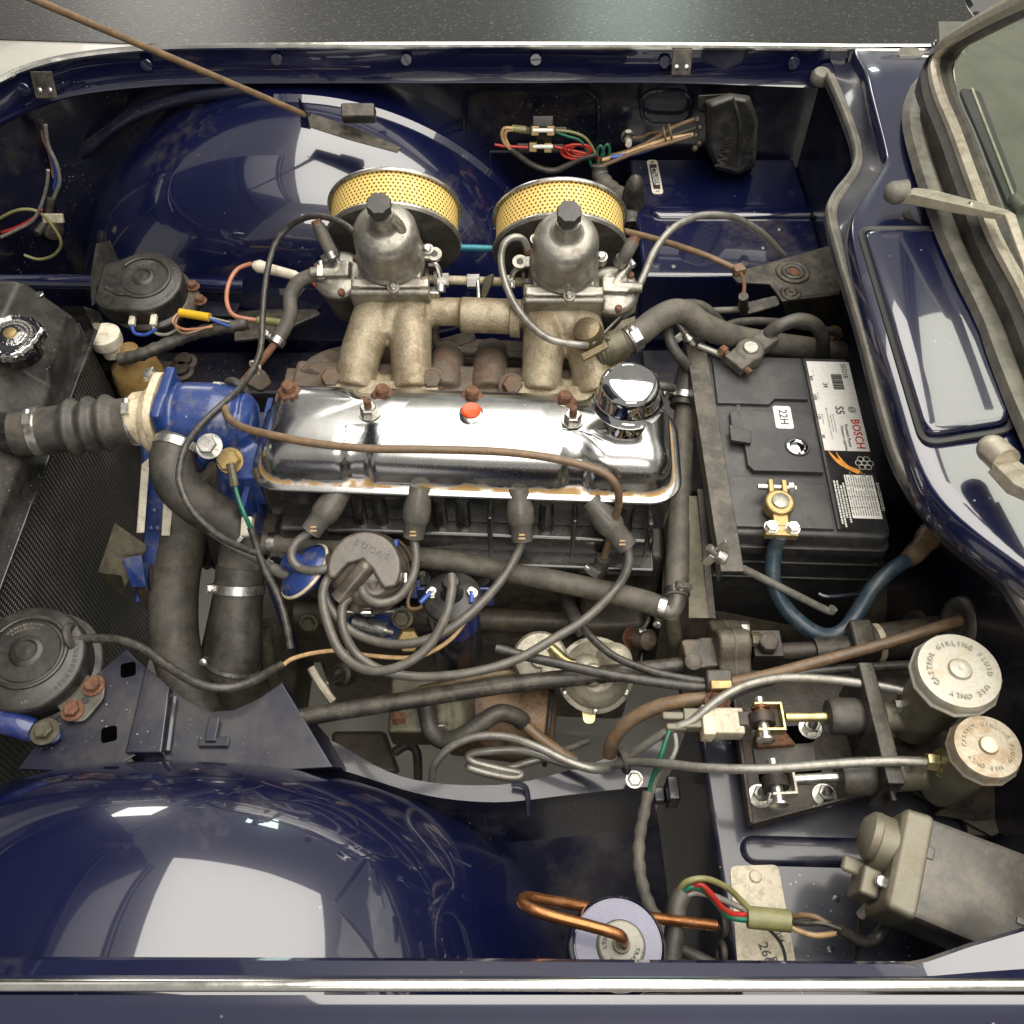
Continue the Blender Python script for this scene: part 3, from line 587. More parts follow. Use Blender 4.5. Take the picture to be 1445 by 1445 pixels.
# door mirror
mm = thing('door_mirror', 'chrome door mirror beyond the windscreen pillar', 'mirror', PY(1385, 30, 1.42))
c = PY(1422, -22, 1.45); M = fr(c, V(.2, -.5, .85))
obj('shell', B().lathe([(.066, -.010), (.078, -.005), (.082, 0), (.078, .006), (.072, .005)], M, 40), 'chrome', mm)
obj('glass', B().lathe([(.072, 0), (.072, .0045)], M, 40), 'paint', mm)
obj('stalk', B().tube([PY(1383, 20, 1.42), PY(1376, 32, 1.42), PY(1366, 42, 1.42)], [.007, .008, .013], 12), 'chrome', mm)
o = tag(obj('trim_clip', B().sph(P(1332, 60, .01), .012, (1.2, .6, .6)), 'chrome'), 'small chrome trim end at the foot of the windscreen pillar', 'trim')
# open bonnet, hinged at the nose and held up by the rod (seen only as a reflection)
HA = R(72); hx = -.86
def hpnt(s, y, d=0): return V(hx + s*math.cos(HA) - d*math.sin(HA), y, -.01 + s*math.sin(HA) + d*math.cos(HA))
bn = thing('bonnet', 'raised navy bonnet panel held open by the thin prop rod', 'bonnet', hpnt(0, .71))
ys = [.13 + 1.16*i/16 for i in range(17)]
def crown(y): return .05*(1 - ((y-.71)/.58)**2)
obj('skin', B().grid([[hpnt(s, y, crown(y)) for y in ys] for s in [i*.1 for i in range(12)]]), 'paint', bn)
for s in (.08, .55, 1.05): obj('rib', B().tube([hpnt(s, y, crown(y)-.02) for y in ys], .015, 8, 1), 'paint_dark', bn)
p0 = PY(430, 162, 1.19); p1 = PY(50, 0, 1.0); d = p1 - p0
t_ = (-(hpnt(0, 0).z - p0.z) + 0)
nn = V(-math.sin(HA), 0, math.cos(HA)); tt = (hpnt(0, 0, .0) - p0).dot(nn) / d.dot(nn)
pr = thing('prop_rod', 'thin brown bonnet prop rod rising from the far wheel arch', 'prop rod', p0)
obj('rod', B().tube([p0, p0 + d*tt], .0042, 10, 1), 'wire_brown', pr)
hb = thing('prop_bracket', 'bent black prop rod bracket on the far wheel arch', 'bracket', p0 + V(0, 0, -.03))
obj('plate', B().slab([p0 + V(-.004, .004, .022), p0 + V(.004, -.004, .012), p0 + V(.006, -.006, -.018), p0 + V(-.008, .002, -.02)], .003, (0.5, -.8, .2)), 'paint', hb)
obj('plate', B().slab([PY(428, 176, 1.19), PY(490, 196, 1.17), PY(560, 215, 1.15), PY(566, 208, 1.17), PY(500, 180, 1.2), PY(440, 160, 1.21)], .003, (0, -.6, .8)), 'black_metal', hb)
obj('block', B().box((0, 0, 0), (.046, .02, .022), fr(PY(506, 160, 1.20), (0, -.5, .85))), 'black_metal', hb, bev=.003)
# ------------------------------------------------------------------ engine
FLp, FRp = P(349, 692, -.10), P(963, 714, -.10)
EL = (FRp-FLp).length; ux = (FRp-FLp).normalized(); vy = V(-ux.y, ux.x, 0)
def E(u, v, z): return FLp + ux*u + vy*v + V(0, 0, z + .10)
EM = fr(E(0, 0, -.10), (0, 0, 1), ux)     # engine frame: x back along the engine, y across, z up
def engM(u, v, z, d=(0, 0, 1)): return fr(E(u, v, z), d, ux)
eng = thing('engine_block', 'greasy black four cylinder engine block and cylinder head under the chrome cover', 'engine', E(EL/2, .07, -.62))
# cylinder head with pockets and ribs
obj('head', B().box((EL/2, .068, -.03), (EL-.02, .12, .055), EM).box((EL/2, .008, -.07), (EL-.045, .035, .03), EM), 'block_black', eng, bev=.005)
obj('head_ledge', B().box((EL/2-.005, -.004, -.088), (EL-.03, .05, .014), EM), 'block_black', eng, bev=.003)
for u in (.075, .165, .255, .345, .425): obj('rib', B().box((u, .004, -.052), (.006, .028, .062), EM), 'block_black', eng, bev=.002)
for u in (.112, .135, .20, .225, .29, .315, .38, .40): obj('push_rod_tube', B().cyl(E(u, .012, -.115), E(u, .004, -.178), .0085), 'block_black', eng)
obj('block', B().box((EL/2-.01, .07, -.24), (EL+.01, .15, .30), EM).box((EL/2, .02, -.20), (EL-.06, .06, .16), EM), 'greasy', eng, bev=.008)
obj('sump', B().box((EL/2, .075, -.46), (EL-.02, .16, .16), EM), 'greasy', eng, bev=.012)
obj('gearbox', B().lathe([(.12, 0), (.12, .05), (.09, .2), (.08, .4)], fr(E(EL, .07, -.36), ux), 24), 'greasy', eng)
for px, py, r in ((598, 790, .0), (597, 815, .006), (680, 816, .006), (430, 770, .005)):
    if r: obj('bolt', B().hexa(fr(P(px, py, -.235), (0, -1, .6)), r, .006, r*1.5), 'zinc', eng)
# side plate / tappet chest clutter on the near face
for u0, u1, v, z, r in ((.02, .40, -.03, -.30, .014), (.05, .36, -.018, -.345, .02)):
    obj('gallery', B().cyl(E(u0, v, z), E(u1, v, z), r), 'greasy', eng)
# ---- rocker cover
RW = .134
def cover_ring(ins, z, band):
    pts = []; L, W, r = EL - 2*ins, RW - 2*ins, max(.034 - ins*.6, .012)
    base = rrect(L, W, r, 6); n = len(base); dense = []
    for i in range(n):
        a, b = base[i], base[(i+1) % n]; m = max(1, int(math.dist(a, b)/.0035))
        for j in range(m): dense.append((a[0] + (b[0]-a[0])*j/m, a[1] + (b[1]-a[1])*j/m))
    for x, y in dense:
        if band:
            k = 0
            for bx in (-EL/2+.118, EL/2-.112):
                t = max(0, 1 - max(0, abs(x-bx) - .011)/.004); k = max(k, t*t*(3-2*t))
            y -= math.copysign(min(.0055*k*band, abs(y)), y) if abs(y) > .02 else 0
            if z > .02: z_ = z - .003*k*min(1, (z-.02)/.02)
            else: z_ = z
        pts.append(EM @ V(EL/2 + x, RW/2 + y, z_ if band else z))
    return pts
prof = [(0, 0, 0), (-.001, .002, 0), (0, .004, 0), (.006, .0045, 0), (.0090, .0065, .6), (.0100, .011, 1), (.0108, .018, 1), (.0125, .027, 1), (.0165, .036, 1), (.0225, .0435, 1), (.030, .0495, 1), (.038, .0535, 1), (.045, .0558, 1), (.051, .0570, .9)]
base_n = 240
rings = [resample(cover_ring(i, z, b) + [cover_ring(i, z, b)[0]], base_n+1)[:-1] for i, z, b in prof]
rc = thing('rocker_cover', 'long chromed rocker cover on the engine with rust staining along its lip', 'engine cover', E(EL/2, RW/2, -.10))
ob = obj('cover', B().loft(rings, True, True, True), 'chrome_cover', rc, sharp=70)
obj('lip_gasket', B().prism(rrect(EL-.01, RW-.01, .03), -.006, -.0005, EM @ Matrix.Translation((EL/2, RW/2, 0))), 'rusty_black', rc)
def topn(px, py):
    p = P(px, py, -.042); return p
for px, py in ((521, 583), (808, 594)):
    c = P(px, py, -.0425)
    nt_ = obj('nut', B().hexa(fr(c), .0090, .009, .0115), 'steel', rc); obj('stud', B().lathe([(.004, .008), (.004, .020), (.003, .021)], fr(c), 12), 'rust', nt_)
c = P(665, 585, -.0425)
pl = obj('blanking_ring', B().lathe([(.0125, 0), (.0125, .003), (.010, .0045)], fr(c), 24), 'bead', rc); obj('plug', B().lathe([(.0100, .0035), (.0102, .0075), (.0085, .0092), (.003, .0086)], fr(c), 24), 'orange_plastic', pl)
# oil filler cap
fc = thing('oil_filler_cap', 'polished chrome mushroom oil filler cap on the rocker cover', 'filler cap', P(880, 596, -.045))
M = fr(P(880, 598, -.046), (.02, .02, 1))
obj('neck', B().lathe([(.0235, 0), (.0220, .002), (.0215, .024), (.0215, .04)], M, 40), 'chrome', fc)
obj('dome', B().lathe([(.0215, .026), (.030, .0265), (.0355, .0300), (.0362, .032), (.0345, .0335), (.0318, .036), (.0306, .040), (.0306, .052), (.0300, .0560), (.0280, .0600), (.0245, .0628), (.0200, .0640), (.010, .0645), (0, .0646)], M, 56), 'chrome', fc, sharp=50)
# manifold studs behind the cover
for px, py, nm in ((408, 545, 'at the end by the thermostat housing'), (540, 550, 'in front of the runners nearer the radiator'), (666, 553, 'behind the orange plug'), (797, 559, 'beside the oil filler cap')):
    c = P(px, py+6, -.046); t = tag(obj('head_nut', B().hexa(fr(c + V(0, 0, -.012)), .0130, .012, .017).lathe([(.007, .012), (.007, .021), (.005, .023)], fr(c + V(0, 0, -.012)), 14), 'rust'), 'rusty head nut behind the rocker cover ' + nm, 'nut', 'rusty nuts along the back of the rocker cover')
obj('head_rear', B().box((EL/2, .165, -.03), (EL-.03, .07, .05), EM), 'cast_iron', eng, bev=.006)
# ---- spark plug boots and leads
LEADG = 'grey ignition leads'
boots = [((458, 724, -.122), (438, 751, -.135)), ((587, 730, -.122), (583, 758, -.14)), ((735, 733, -.122), (737, 763, -.14)), ((861, 740, -.122), (886, 772, -.14))]
names = ['nearest the corrugated radiator hose', 'above the distributor cap', 'third along the head from the radiator', 'nearest the battery']
for (a, b_), nm in zip(boots, names):
    A, Bp = P(*a), P(*b_); d = (Bp-A); 
    t = thing('spark_plug_boot', 'grey rubber spark plug boot ' + nm, 'plug boot', A, 'spark plug boots')
    obj('boot', B().lathe([(.0110, -.035), (.0148, -.012), (.0148, 0), (.0138, d.length*.15), (.0118, d.length*.28), (.0114, d.length*.97), (.0095, d.length), (.006, d.length-.001)], fr(A, d), 20), 'lead', t)
    m_ = fr(A + d*.62 + d.normalized().cross(V(1, 0, 0)).normalized()*0 + V(0, -.0088, .0088), V(0, -.75, .66)); obj('orange_mark', B().box((0, 0, 0), (.006, .0018, .0006), m_).box((0, -.004, 0), (.007, .0018, .0006), m_), 'wire_orange', t)
leads = [
 ('looping from the first plug boot to the distributor', [(438, 751, -.135), (418, 766, -.14), (411, 786, -.14), (424, 802, -.145), (450, 805, -.14), (476, 796, -.14), (494, 786, -.145)]),
 ('hooking from the boot above the distributor into its cap', [(583, 756, -.14), (587, 785, -.15), (582, 815, -.16), (562, 843, -.155), (535, 851, -.15), (516, 843, -.15), (511, 828, -.15), (518, 818, -.155)]),
 ('sweeping from the third plug boot below the coil', [(737, 762, -.14), (728, 785, -.15), (705, 822, -.16), (668, 862, -.16), (625, 893, -.165), (580, 908, -.17), (535, 906, -.175), (495, 890, -.175), (468, 860, -.165), (457, 830, -.155), (470, 812, -.15)]),
 ('sweeping from the boot by the battery under everything else', [(886, 770, -.14), (886, 800, -.155), (868, 832, -.17), (828, 872, -.17), (780, 902, -.175), (730, 930, -.18), (670, 948, -.185), (600, 955, -.19), (545, 948, -.19), (505, 925, -.185), (485, 890, -.17), (483, 858, -.16), (494, 842, -.155)]),
 ('dropping from the coil tower round to the distributor', [(637, 812, -.115), (637, 835, -.115), (628, 872, -.125), (602, 915, -.14), (560, 942, -.15), (515, 945, -.155), (482, 922, -.155), (464, 885, -.15), (455, 845, -.145), (462, 818, -.145), (478, 806, -.14)])]
for nm, pts in leads: hose('ignition_lead', pts, .0049, 'lead', 'thick grey ignition lead ' + nm, 'ignition lead', LEADG, 10)
# ---- distributor
dc = P(518, 806, -.155); dax = V(.02, -.42, .9).normalized(); DM = fr(dc, dax, (1, 0, 0))
di = thing('distributor', 'brown bakelite distributor cap on a blue pedestal with thick leads', 'distributor', dc - dax*.12)
obj('cap', B().lathe([(.0445, -.022), (.0445, -.012), (.041, -.010), (.0405, .004), (.037, .012), (.028, .017), (0, .019)], DM, 48), 'bakelite', di, sharp=60)
cres = [(.0385*math.cos(R(a)), .0385*math.sin(R(a))) for a in range(-30, 196, 9)] + [(-.030, -.012), (-.016, .004), (-.002, .008), (.008, -.002), (.020, -.022)]
obj('cap_lobe', B().prism(cres, .0, .0265, DM), 'bakelite', di, bev=.008, segs=4)
obj('cap_tower', B().cyl(DM @ V(-.027, -.031, .010), DM @ V(.000, .000, .020), .0098).sph(DM @ V(.000, .000, .020), .0098), 'bakelite', di)
obj('cap_outlet', B().cyl(DM @ V(.010, -.034, .004), DM @ V(.008, -.012, .014), .0075).cyl(DM @ V(-.040, .010, .006), DM @ V(-.020, .014, .012), .0075).cyl(DM @ V(-.010, -.040, .000), DM @ V(-.006, -.020, .010), .0075), 'bakelite', di)
tb = B()
for i, ch in enumerate('LUCAS'):
    text(tb, ch, DM @ Matrix.Translation((-.008 + i*.0078, .027 - .0038*i, .0268)) @ Matrix.Rotation(-.55, 4, 'Z'), .0095, .0012)
obj('lettering', tb, 'bakelite', di)
obj('body', B().lathe([(.034, -.026), (.040, -.022), (.040, -.020)], DM, 36).lathe([(.03, -.06), (.036, -.045), (.036, -.024)], DM, 36), 'alu_dark', di)
obj('pedestal', B().lathe([(.030, -.14), (.028, -.10), (.018, -.09), (.018, -.06)], DM, 28).box((.02, -.01, -.085), (.06, .02, .014), DM), 'engine_blue', di)
obj('clip', B().box((.041, -.008, -.012), (.004, .012, .034), DM).box((.0, -.0435, -.015), (.012, .004, .032), DM), 'steel', di, bev=.001)
obj('clamp_bolt', B().cyl(DM @ V(-.03, -.036, -.07), DM @ V(.03, -.036, -.07), .004).hexa(fr(DM @ V(.03, -.036, -.07), DM.to_3x3() @ V(1, 0, 0)), .007, .006), 'zinc', di)
va = V(-.62, .15, .77).normalized(); vc = P(430, 806, -.165); VM = fr(vc, va)
vu = thing('vacuum_advance', 'scuffed blue vacuum advance capsule beside the distributor', 'vacuum unit', vc + V(0, 0, -.03))
obj('capsule', B().lathe([(.008, -.05), (.008, -.012), (.026, -.010), (.0325, -.003), (.0335, 0), (.0325, .003), (.024, .010), (.011, .013), (.010, .025)], VM, 40), 'engine_blue', vu, sharp=50)
obj('rim', B().torus(VM, .033, .0022, 40, 6), 'cream', vu)
hose('vacuum_pipe', [(420, 812, -.165), (392, 806, -.165), (368, 792, -.165), (330, 772, -.16), (290, 745, -.15)], lambda t: .0068 if t < .35 else .0042, 'lead', 'grey vacuum pipe running from the blue capsule towards the thermostat hose', 'pipe')
# ---- coil
cc = P(638, 842, -.165); ca = V(0, .02, 1).normalized(); CM = fr(cc, ca)
co = thing('ignition_coil', 'cylindrical ignition coil with black top and bright blue body', 'ignition coil', cc - ca*.14)
obj('can', B().lathe([(.027, -.12), (.0285, -.118), (.0285, -.045)], CM, 36), 'paint_dusty', co)
obj('blue_band', B().lathe([(.029, -.045), (.029, -.010), (.0285, -.006)], CM, 36), 'blue_paint', co)
obj('top', B().lathe([(.0305, -.008), (.0315, -.006), (.0315, -.001), (.030, .001), (.022, .0035), (.0125, .006), (.0105, .012), (.0100, .024), (.008, .030), (.004, .031)], CM, 36), 'black_plastic', co, sharp=50)
obj('rim', B().torus(CM @ Matrix.Translation((0, 0, -.006)), .0305, .0018, 36, 6), 'alu_dark', co)
for sx in (-1, 1):
    tM = CM @ Matrix.Translation((sx*.0205, .002, .003))
    tr_ = obj('terminal', B().hexa(tM, .0052, .004, .0065).lathe([(.0026, .004), (.0026, .009)], tM, 10), 'zinc', co)
    q = CM @ V(sx*.0205 + (-.012 if sx < 0 else 0), -.010, .0045)
    obj('crimp', B().tube([tM @ V(0, 0, .0045), q], .0026, 8, 1), 'wire_blue', tr_)
obj('bracket', B().box((0, .032, -.05), (.085, .005, .035), CM), 'engine_blue', co, bev=.002)
hose('coil_wire', [(604, 846, -.168), (592, 858, -.175), (578, 858, -.18), (576, 845, -.18), (584, 820, -.175), (583, 795, -.17), (572, 772, -.165), (560, 762, -.16)], .0021, 'wire_brown', 'thin brown wire from the coil terminal up past the distributor', 'wire')
hose('coil_wire', [(664, 855, -.165), (660, 870, -.17), (640, 898, -.178), (612, 918, -.185), (580, 928, -.19), (520, 925, -.195), (480, 918, -.2), (440, 922, -.205), (412, 930, -.21), (398, 940, -.215)], .0024, 'wire_orange', 'tan wire running from the coil under the ignition leads', 'wire')
lw = thing('brass_connector', 'brass blade connector with a blue sleeve beside the distributor cap', 'connector', P(556, 780, -.17))
obj('blade', B().box((0, 0, 0), (.009, .014, .005), fr(P(556, 781, -.158), (0, -.3, 1), (1, .4, 0))), 'brass', lw, bev=.001)
obj('sleeve', B().tube([P(558, 774, -.156), P(559, 762, -.152)], .0038, 10, 1), 'wire_blue', lw)
# ---- long heater return pipe across the engine face
hr = thing('heater_return_hose', 'long straight grey rubber hose crossing below the spark plug boots', 'hose', P(640, 800, -.24))
obj('hose', B().tube(hp([(372, 768, -.185), (420, 770, -.185), (520, 778, -.187), (640, 793, -.19), (760, 815, -.192), (860, 836, -.192), (915, 850, -.19), (940, 862, -.188)]), .0122, 16), 'rubber_dusty', hr)
def clip_ring(parent, c, d, r, w=.008, m='steel', screw=True, ang=0):
    M = fr(c, d); o = obj('clip_band', B().lathe([(r, -w/2), (r+.0012, -w/2), (r+.0012, w/2), (r, w/2)], M, 30, False, False), m, parent)
    if screw:
        sM = M @ Matrix.Rotation(ang, 4, 'Z') @ Matrix.Translation((0, r+.003, 0)); q = sM.to_3x3() @ V(1, 0, 0)
        obj('clip_screw', B().box((0, 0, 0), (.013, .007, w*.8), sM).lathe([(.0045, .006), (.0045, .011), (.003, .012)], fr(sM.translation, q), 10), 'zinc', o)
    return o
clip_ring(hr, P(385, 768, -.185), ux, .0122, ang=2.5); clip_ring(hr, P(934, 858, -.188), V(1, -.35, 0), .0124, ang=2.8)
el = thing('heater_pipe_elbow', 'grey hose with a moulded end rising beside the battery, printed with its country', 'hose', P(950, 860, -.25))
obj('elbow', B().tube(hp([(925, 855, -.188), (945, 862, -.19), (953, 852, -.185), (955, 838, -.18)]), .0105, 14), 'alu_dark', el)
obj('hose', B().tube(hp([(954, 842, -.18), (956, 790, -.172), (958, 720, -.165), (962, 650, -.16), (966, 590, -.155), (970, 545, -.15)]), .0128, 16), 'rubber_dusty', el)
clip_ring(el, P(955, 836, -.18), V(0, 1, .1), .013, ang=3.6)
tb = B(); 
for i, ch in enumerate('CANADA'):
    p = P(955, 826 - i*7.4, -.1785 + i*.0010); text(tb, ch, fr(p + V(0, 0, .0137), V(0, -.1, 1), V(.02, 1, .1)), .009)
obj('lettering', tb, 'white_ink', el)
hose('valve_pipe', [(948, 868, -.19), (952, 900, -.22), (955, 935, -.27)], .008, 'olive_metal', 'short dark metal pipe dropping below the hose elbow', 'pipe')
# ---- thin brown vacuum / petrol line draped over the rocker cover
hose('fuel_line', [(334, 556, -.07), (322, 563, -.066), (317, 575, -.064), (325, 592, -.060), (345, 604, -.050), (380, 613, -.043), (440, 625, -.041), (520, 633, -.040), (600, 634, -.038), (700, 637, -.038), (770, 645, -.040), (820, 656, -.043), (853, 668, -.048), (870, 686, -.06), (873, 710, -.085), (866, 740, -.12), (856, 775, -.16), (848, 800, -.185)], .0042, 'wire_brown', 'thin brown fuel line draped across the chrome rocker cover', 'fuel line')
ft = thing('fuel_line_joint', 'short black rubber joint with a clip at the lower end of the fuel line', 'hose joint', P(843, 815, -.24))
obj('sleeve', B().tube(hp([(852, 787, -.17), (845, 806, -.19), (838, 826, -.21)]), .0085, 14), 'rubber', ft); clip_ring(ft, P(846, 801, -.187), P(852, 787, -.17)-P(838, 826, -.21), .0088, ang=2.5)
# ---- fuel pump
pc = P(842, 950, -.235); fm = thing('fuel_pump', 'dirty silver mechanical fuel pump with two round chambers and a gold lever', 'fuel pump', pc + V(0, 0, -.09)); PM = fr(pc, V(0, -.35, .93))
obj('upper_body', B().lathe([(.034, -.022), (.037, -.018), (.037, -.010), (.030, 0), (.020, .008)], PM, 32).cyl(PM @ V(-.06, 0, 0), PM @ V(0, 0, .002), .010).sph(PM @ V(.018, .012, .012), .020).sph(PM @ V(-.012, .004, .010), .016), 'pump_metal', fm, remesh=.0018, smooth=3)
obj('inlet_dome', B().lathe([(.012, 0), (.012, .022), (.009, .026)], PM @ Matrix.Translation((-.006, -.004, .008)), 20), 'pump_metal', fm)
obj('lower_cup', B().lathe([(.022, -.045), (.034, -.036), (.040, -.028), (.042, -.022), (.042, -.018), (.037, -.016)], PM, 36), 'pump_metal', fm)
for a in range(6): obj('screw', B().lathe([(.0038, -.020), (.0038, -.014), (.002, -.013)], PM @ Matrix.Translation((.0385*math.cos(a*1.047+.5), .0385*math.sin(a*1.047+.5), 0)), 10), 'zinc', fm)
bc = P(762, 930, -.235); BM = fr(bc, V(0, -.35, .93))
obj('sediment_bowl', B().lathe([(.026, -.02), (.030, -.015), (.0305, 0), (.027, .006), (.012, .009), (.010, .013), (.004, .0135)], BM, 32).box((0, 0, .0075), (.05, .004, .004), BM).box((0, 0, .0075), (.004, .05, .004), BM), 'pump_metal', fm)
obj('pipe', B().tube([bc + V(.012, .006, .012), pc + V(-.03, .004, .014), pc + V(-.012, .004, .014)], .0065, 12), 'gold_zinc', fm)
obj('priming_lever', B().slab(roundpoly(hp([(818, 985, -.275), (843, 985, -.275), (840, 1022, -.285), (823, 1022, -.285)]), .006), .003), 'gold_zinc', fm, bev=.001)
hose('fuel_feed', [(812, 815, -.22), (800, 838, -.235), (803, 855, -.235), (815, 880, -.225), (823, 892, -.225)], .0085, 'rubber', 'short kinked black hose above the fuel pump', n=12)
# ---- oil pump / filter housing and rusty canister
ofl = thing('oil_filter_canister', 'peeling brown and black oil filter canister lying below the fuel pump', 'oil filter', P(720, 1010, -.42))
oa, obp = P(640, 1005, -.33), P(782, 1022, -.33); OM = fr(oa, obp-oa); OL = (obp-oa).length
m_peel = mat('peeling', (.030, .028, .025), .5, 0, .1, .3, 20, (.24, .15, .085), .42, 13, bump=.2)
obj('canister', B().lathe([(.046, 0), (.048, .006), (.048, OL-.02), (.044, OL-.006), (.030, OL), (.010, OL+.002)], OM, 36), 'peeling', ofl)
obj('ring', B().torus(OM @ Matrix.Translation((0, 0, OL-.006)), .046, .003, 36, 8), 'black_metal', ofl)
oh = thing('oil_pump_casting', 'dirty alloy oil pump casting with a rusty hexagon plug', 'oil pump', P(600, 1010, -.40))
obj('casting', B().box((0, 0, 0), (.075, .07, .05), fr(P(600, 1000, -.30), (0, -.1, 1))).cyl(P(624, 1022, -.285), P(622, 975, -.27), .013).cyl(P(600, 990, -.29), P(560, 1010, -.29), .02).cyl(P(640, 970, -.28), P(645, 1030, -.30), .024), 'olive_metal', oh, remesh=.0022, smooth=4)
obj('plug', B().hexa(fr(P(572, 1012, -.285), (-1, -.1, .1)), .015, .014), 'rust', oh)
obj('bolt', B().hexa(fr(P(623, 1024, -.275), (.05, -.9, .5)), .006, .007), 'zinc', oh)
hose('breather_hose', [(600, 985, -.262), (603, 1010, -.265), (609, 1032, -.27), (625, 1045, -.27), (650, 1040, -.262), (680, 1020, -.255), (705, 1006, -.253), (730, 1012, -.262), (738, 1020, -.27)], .0095, 'rubber', 'black rubber hose curling in front of the oil filter head', n=14)
dm = thing('dipstick', 'rusty flat T-shaped dipstick handle beside the distributor leads', 'dipstick', P(470, 970, -.3))
obj('handle', B().tube(hp([(439, 942, -.225), (452, 965, -.232), (470, 990, -.24)]), .0048, 8, 4), 'wiper_silver', dm)
obj('rod', B().tube(hp([(460, 965, -.235), (478, 956, -.26), (490, 948, -.29)]), .0032, 8), 'steel', dm)
obj('collar', B().lathe([(.013, -.01), (.013, .006), (.009, .009), (.009, .004)], fr(P(484, 952, -.28), (-.3, -.4, .8)), 20), 'rusty_black', dm)
# ------------------------------------------------------------------ intake manifold (fused casting)
def roundpoly2(pts, r): return [(p.x, p.y) for p in roundpoly([(x, y, 0) for x, y in pts], r)]
im = thing('intake_manifold', 'tan cast alloy intake manifold with four curved runners and a balance pipe', 'manifold', P(660, 530, -.15))
def runner(b, pts, r0, r1): b.tube(hp(pts), lambda t: r0 + (r1-r0)*t, 18, 6)
MR = B()
runner(MR, [(500, 548, -.105), (508, 505, -.088), (520, 470, -.076), (530, 445, -.070), (536, 432, -.068)], .0225, .028)
runner(MR, [(582, 550, -.105), (580, 505, -.088), (579, 470, -.076), (578, 448, -.070), (577, 436, -.068)], .0225, .028)
runner(MR, [(762, 554, -.105), (766, 510, -.088), (768, 475, -.076), (770, 452, -.070), (770, 442, -.068)], .0225, .028)
runner(MR, [(840, 556, -.105), (832, 512, -.088), (824, 478, -.076), (816, 452, -.070), (810, 440, -.068)], .0225, .028)
MR.box((0, 0, 0), (.070, .05, .036), fr(P(556, 458, -.078), (0, -.3, .95))).box((0, 0, 0), (.070, .05, .036), fr(P(792, 466, -.078), (0, -.3, .95)))
MR.tube(hp([(600, 442, -.066), (566, 440, -.064), (550, 450, -.068), (546, 475, -.08)]), .021, 16).tube(hp([(748, 446, -.066), (785, 447, -.064), (802, 458, -.068), (806, 480, -.08)]), .021, 16)
MR.tube(hp([(560, 440, -.066), (640, 440, -.064), (722, 443, -.064), (790, 446, -.066)]), .0165, 18)
MR.tube(hp([(650, 444, -.060), (722, 447, -.060)]), .0205, 18)
for px, py in ((556, 416), (790, 427)): MR.box((0, 0, 0), (.086, .016, .060), fr(P(px, py, -.063), (0, -.34, .94)))
for px, py in ((540, 549), (798, 556)): MR.box((0, 0, 0), (.128, .034, .014), fr(P(px, py, -.107), (0, -.2, 1), ux))
for px, py in ((520, 430), (832, 440)): MR.box((0, 0, 0), (.026, .03, .05), fr(P(px, py, -.078), (0, -.34, .94)))
obj('casting', MR, 'manifold', im, remesh=.0022, smooth=4)
for px, py in ((540, 551), (798, 558)): obj('base_flange', B().prism([(x, y) for x, y in roundpoly2([(-.068, -.012), (.068, -.012), (.060, .014), (.02, .010), (-.02, .010), (-.060, .014)], .006)], -.007, .006, fr(P(px, py, -.100), (0, -.25, 1), ux)), 'manifold', im, bev=.0012)
for px, py in ((513, 437), (838, 446)): obj('stub_hole', B().lathe([(.0045, -.001), (.0045, .001)], fr(P(px, py-4, -.058), (0, -.8, .6)), 14), 'ink', im)
for px, py, z in ((468, 535, -.098), (609, 537, -.098), (722, 545, -.098), (858, 552, -.098)):
    obj('clamp_nut', B().hexa(fr(P(px, py, z), (.1, -.55, .83)), .0115, .012, .015), 'cast_iron', im)
obj('blanking_sleeve', B().tube(hp([(722, 449, -.060), (735, 450, -.060)]), .022, 20, 1), 'manifold', im)
ex = thing('exhaust_manifold', 'rusty cast iron exhaust manifold below the tan intake runners', 'exhaust manifold', P(660, 540, -.2))
EX = B()
for px in (628, 690): EX.tube(hp([(px, 556, -.115), (px, 535, -.115), (px+2, 515, -.125), (px+4, 500, -.16)]), .0215, 16)
EX.box((0, 0, 0), (.43, .05, .03), fr(P(660, 560, -.125), (0, 0, 1), ux)).tube(hp([(440, 545, -.12), (470, 520, -.14), (560, 505, -.19), (700, 505, -.2), (880, 520, -.2)]), .024, 14)
obj('casting', EX, 'cast_iron', ex, remesh=.003, smooth=4)
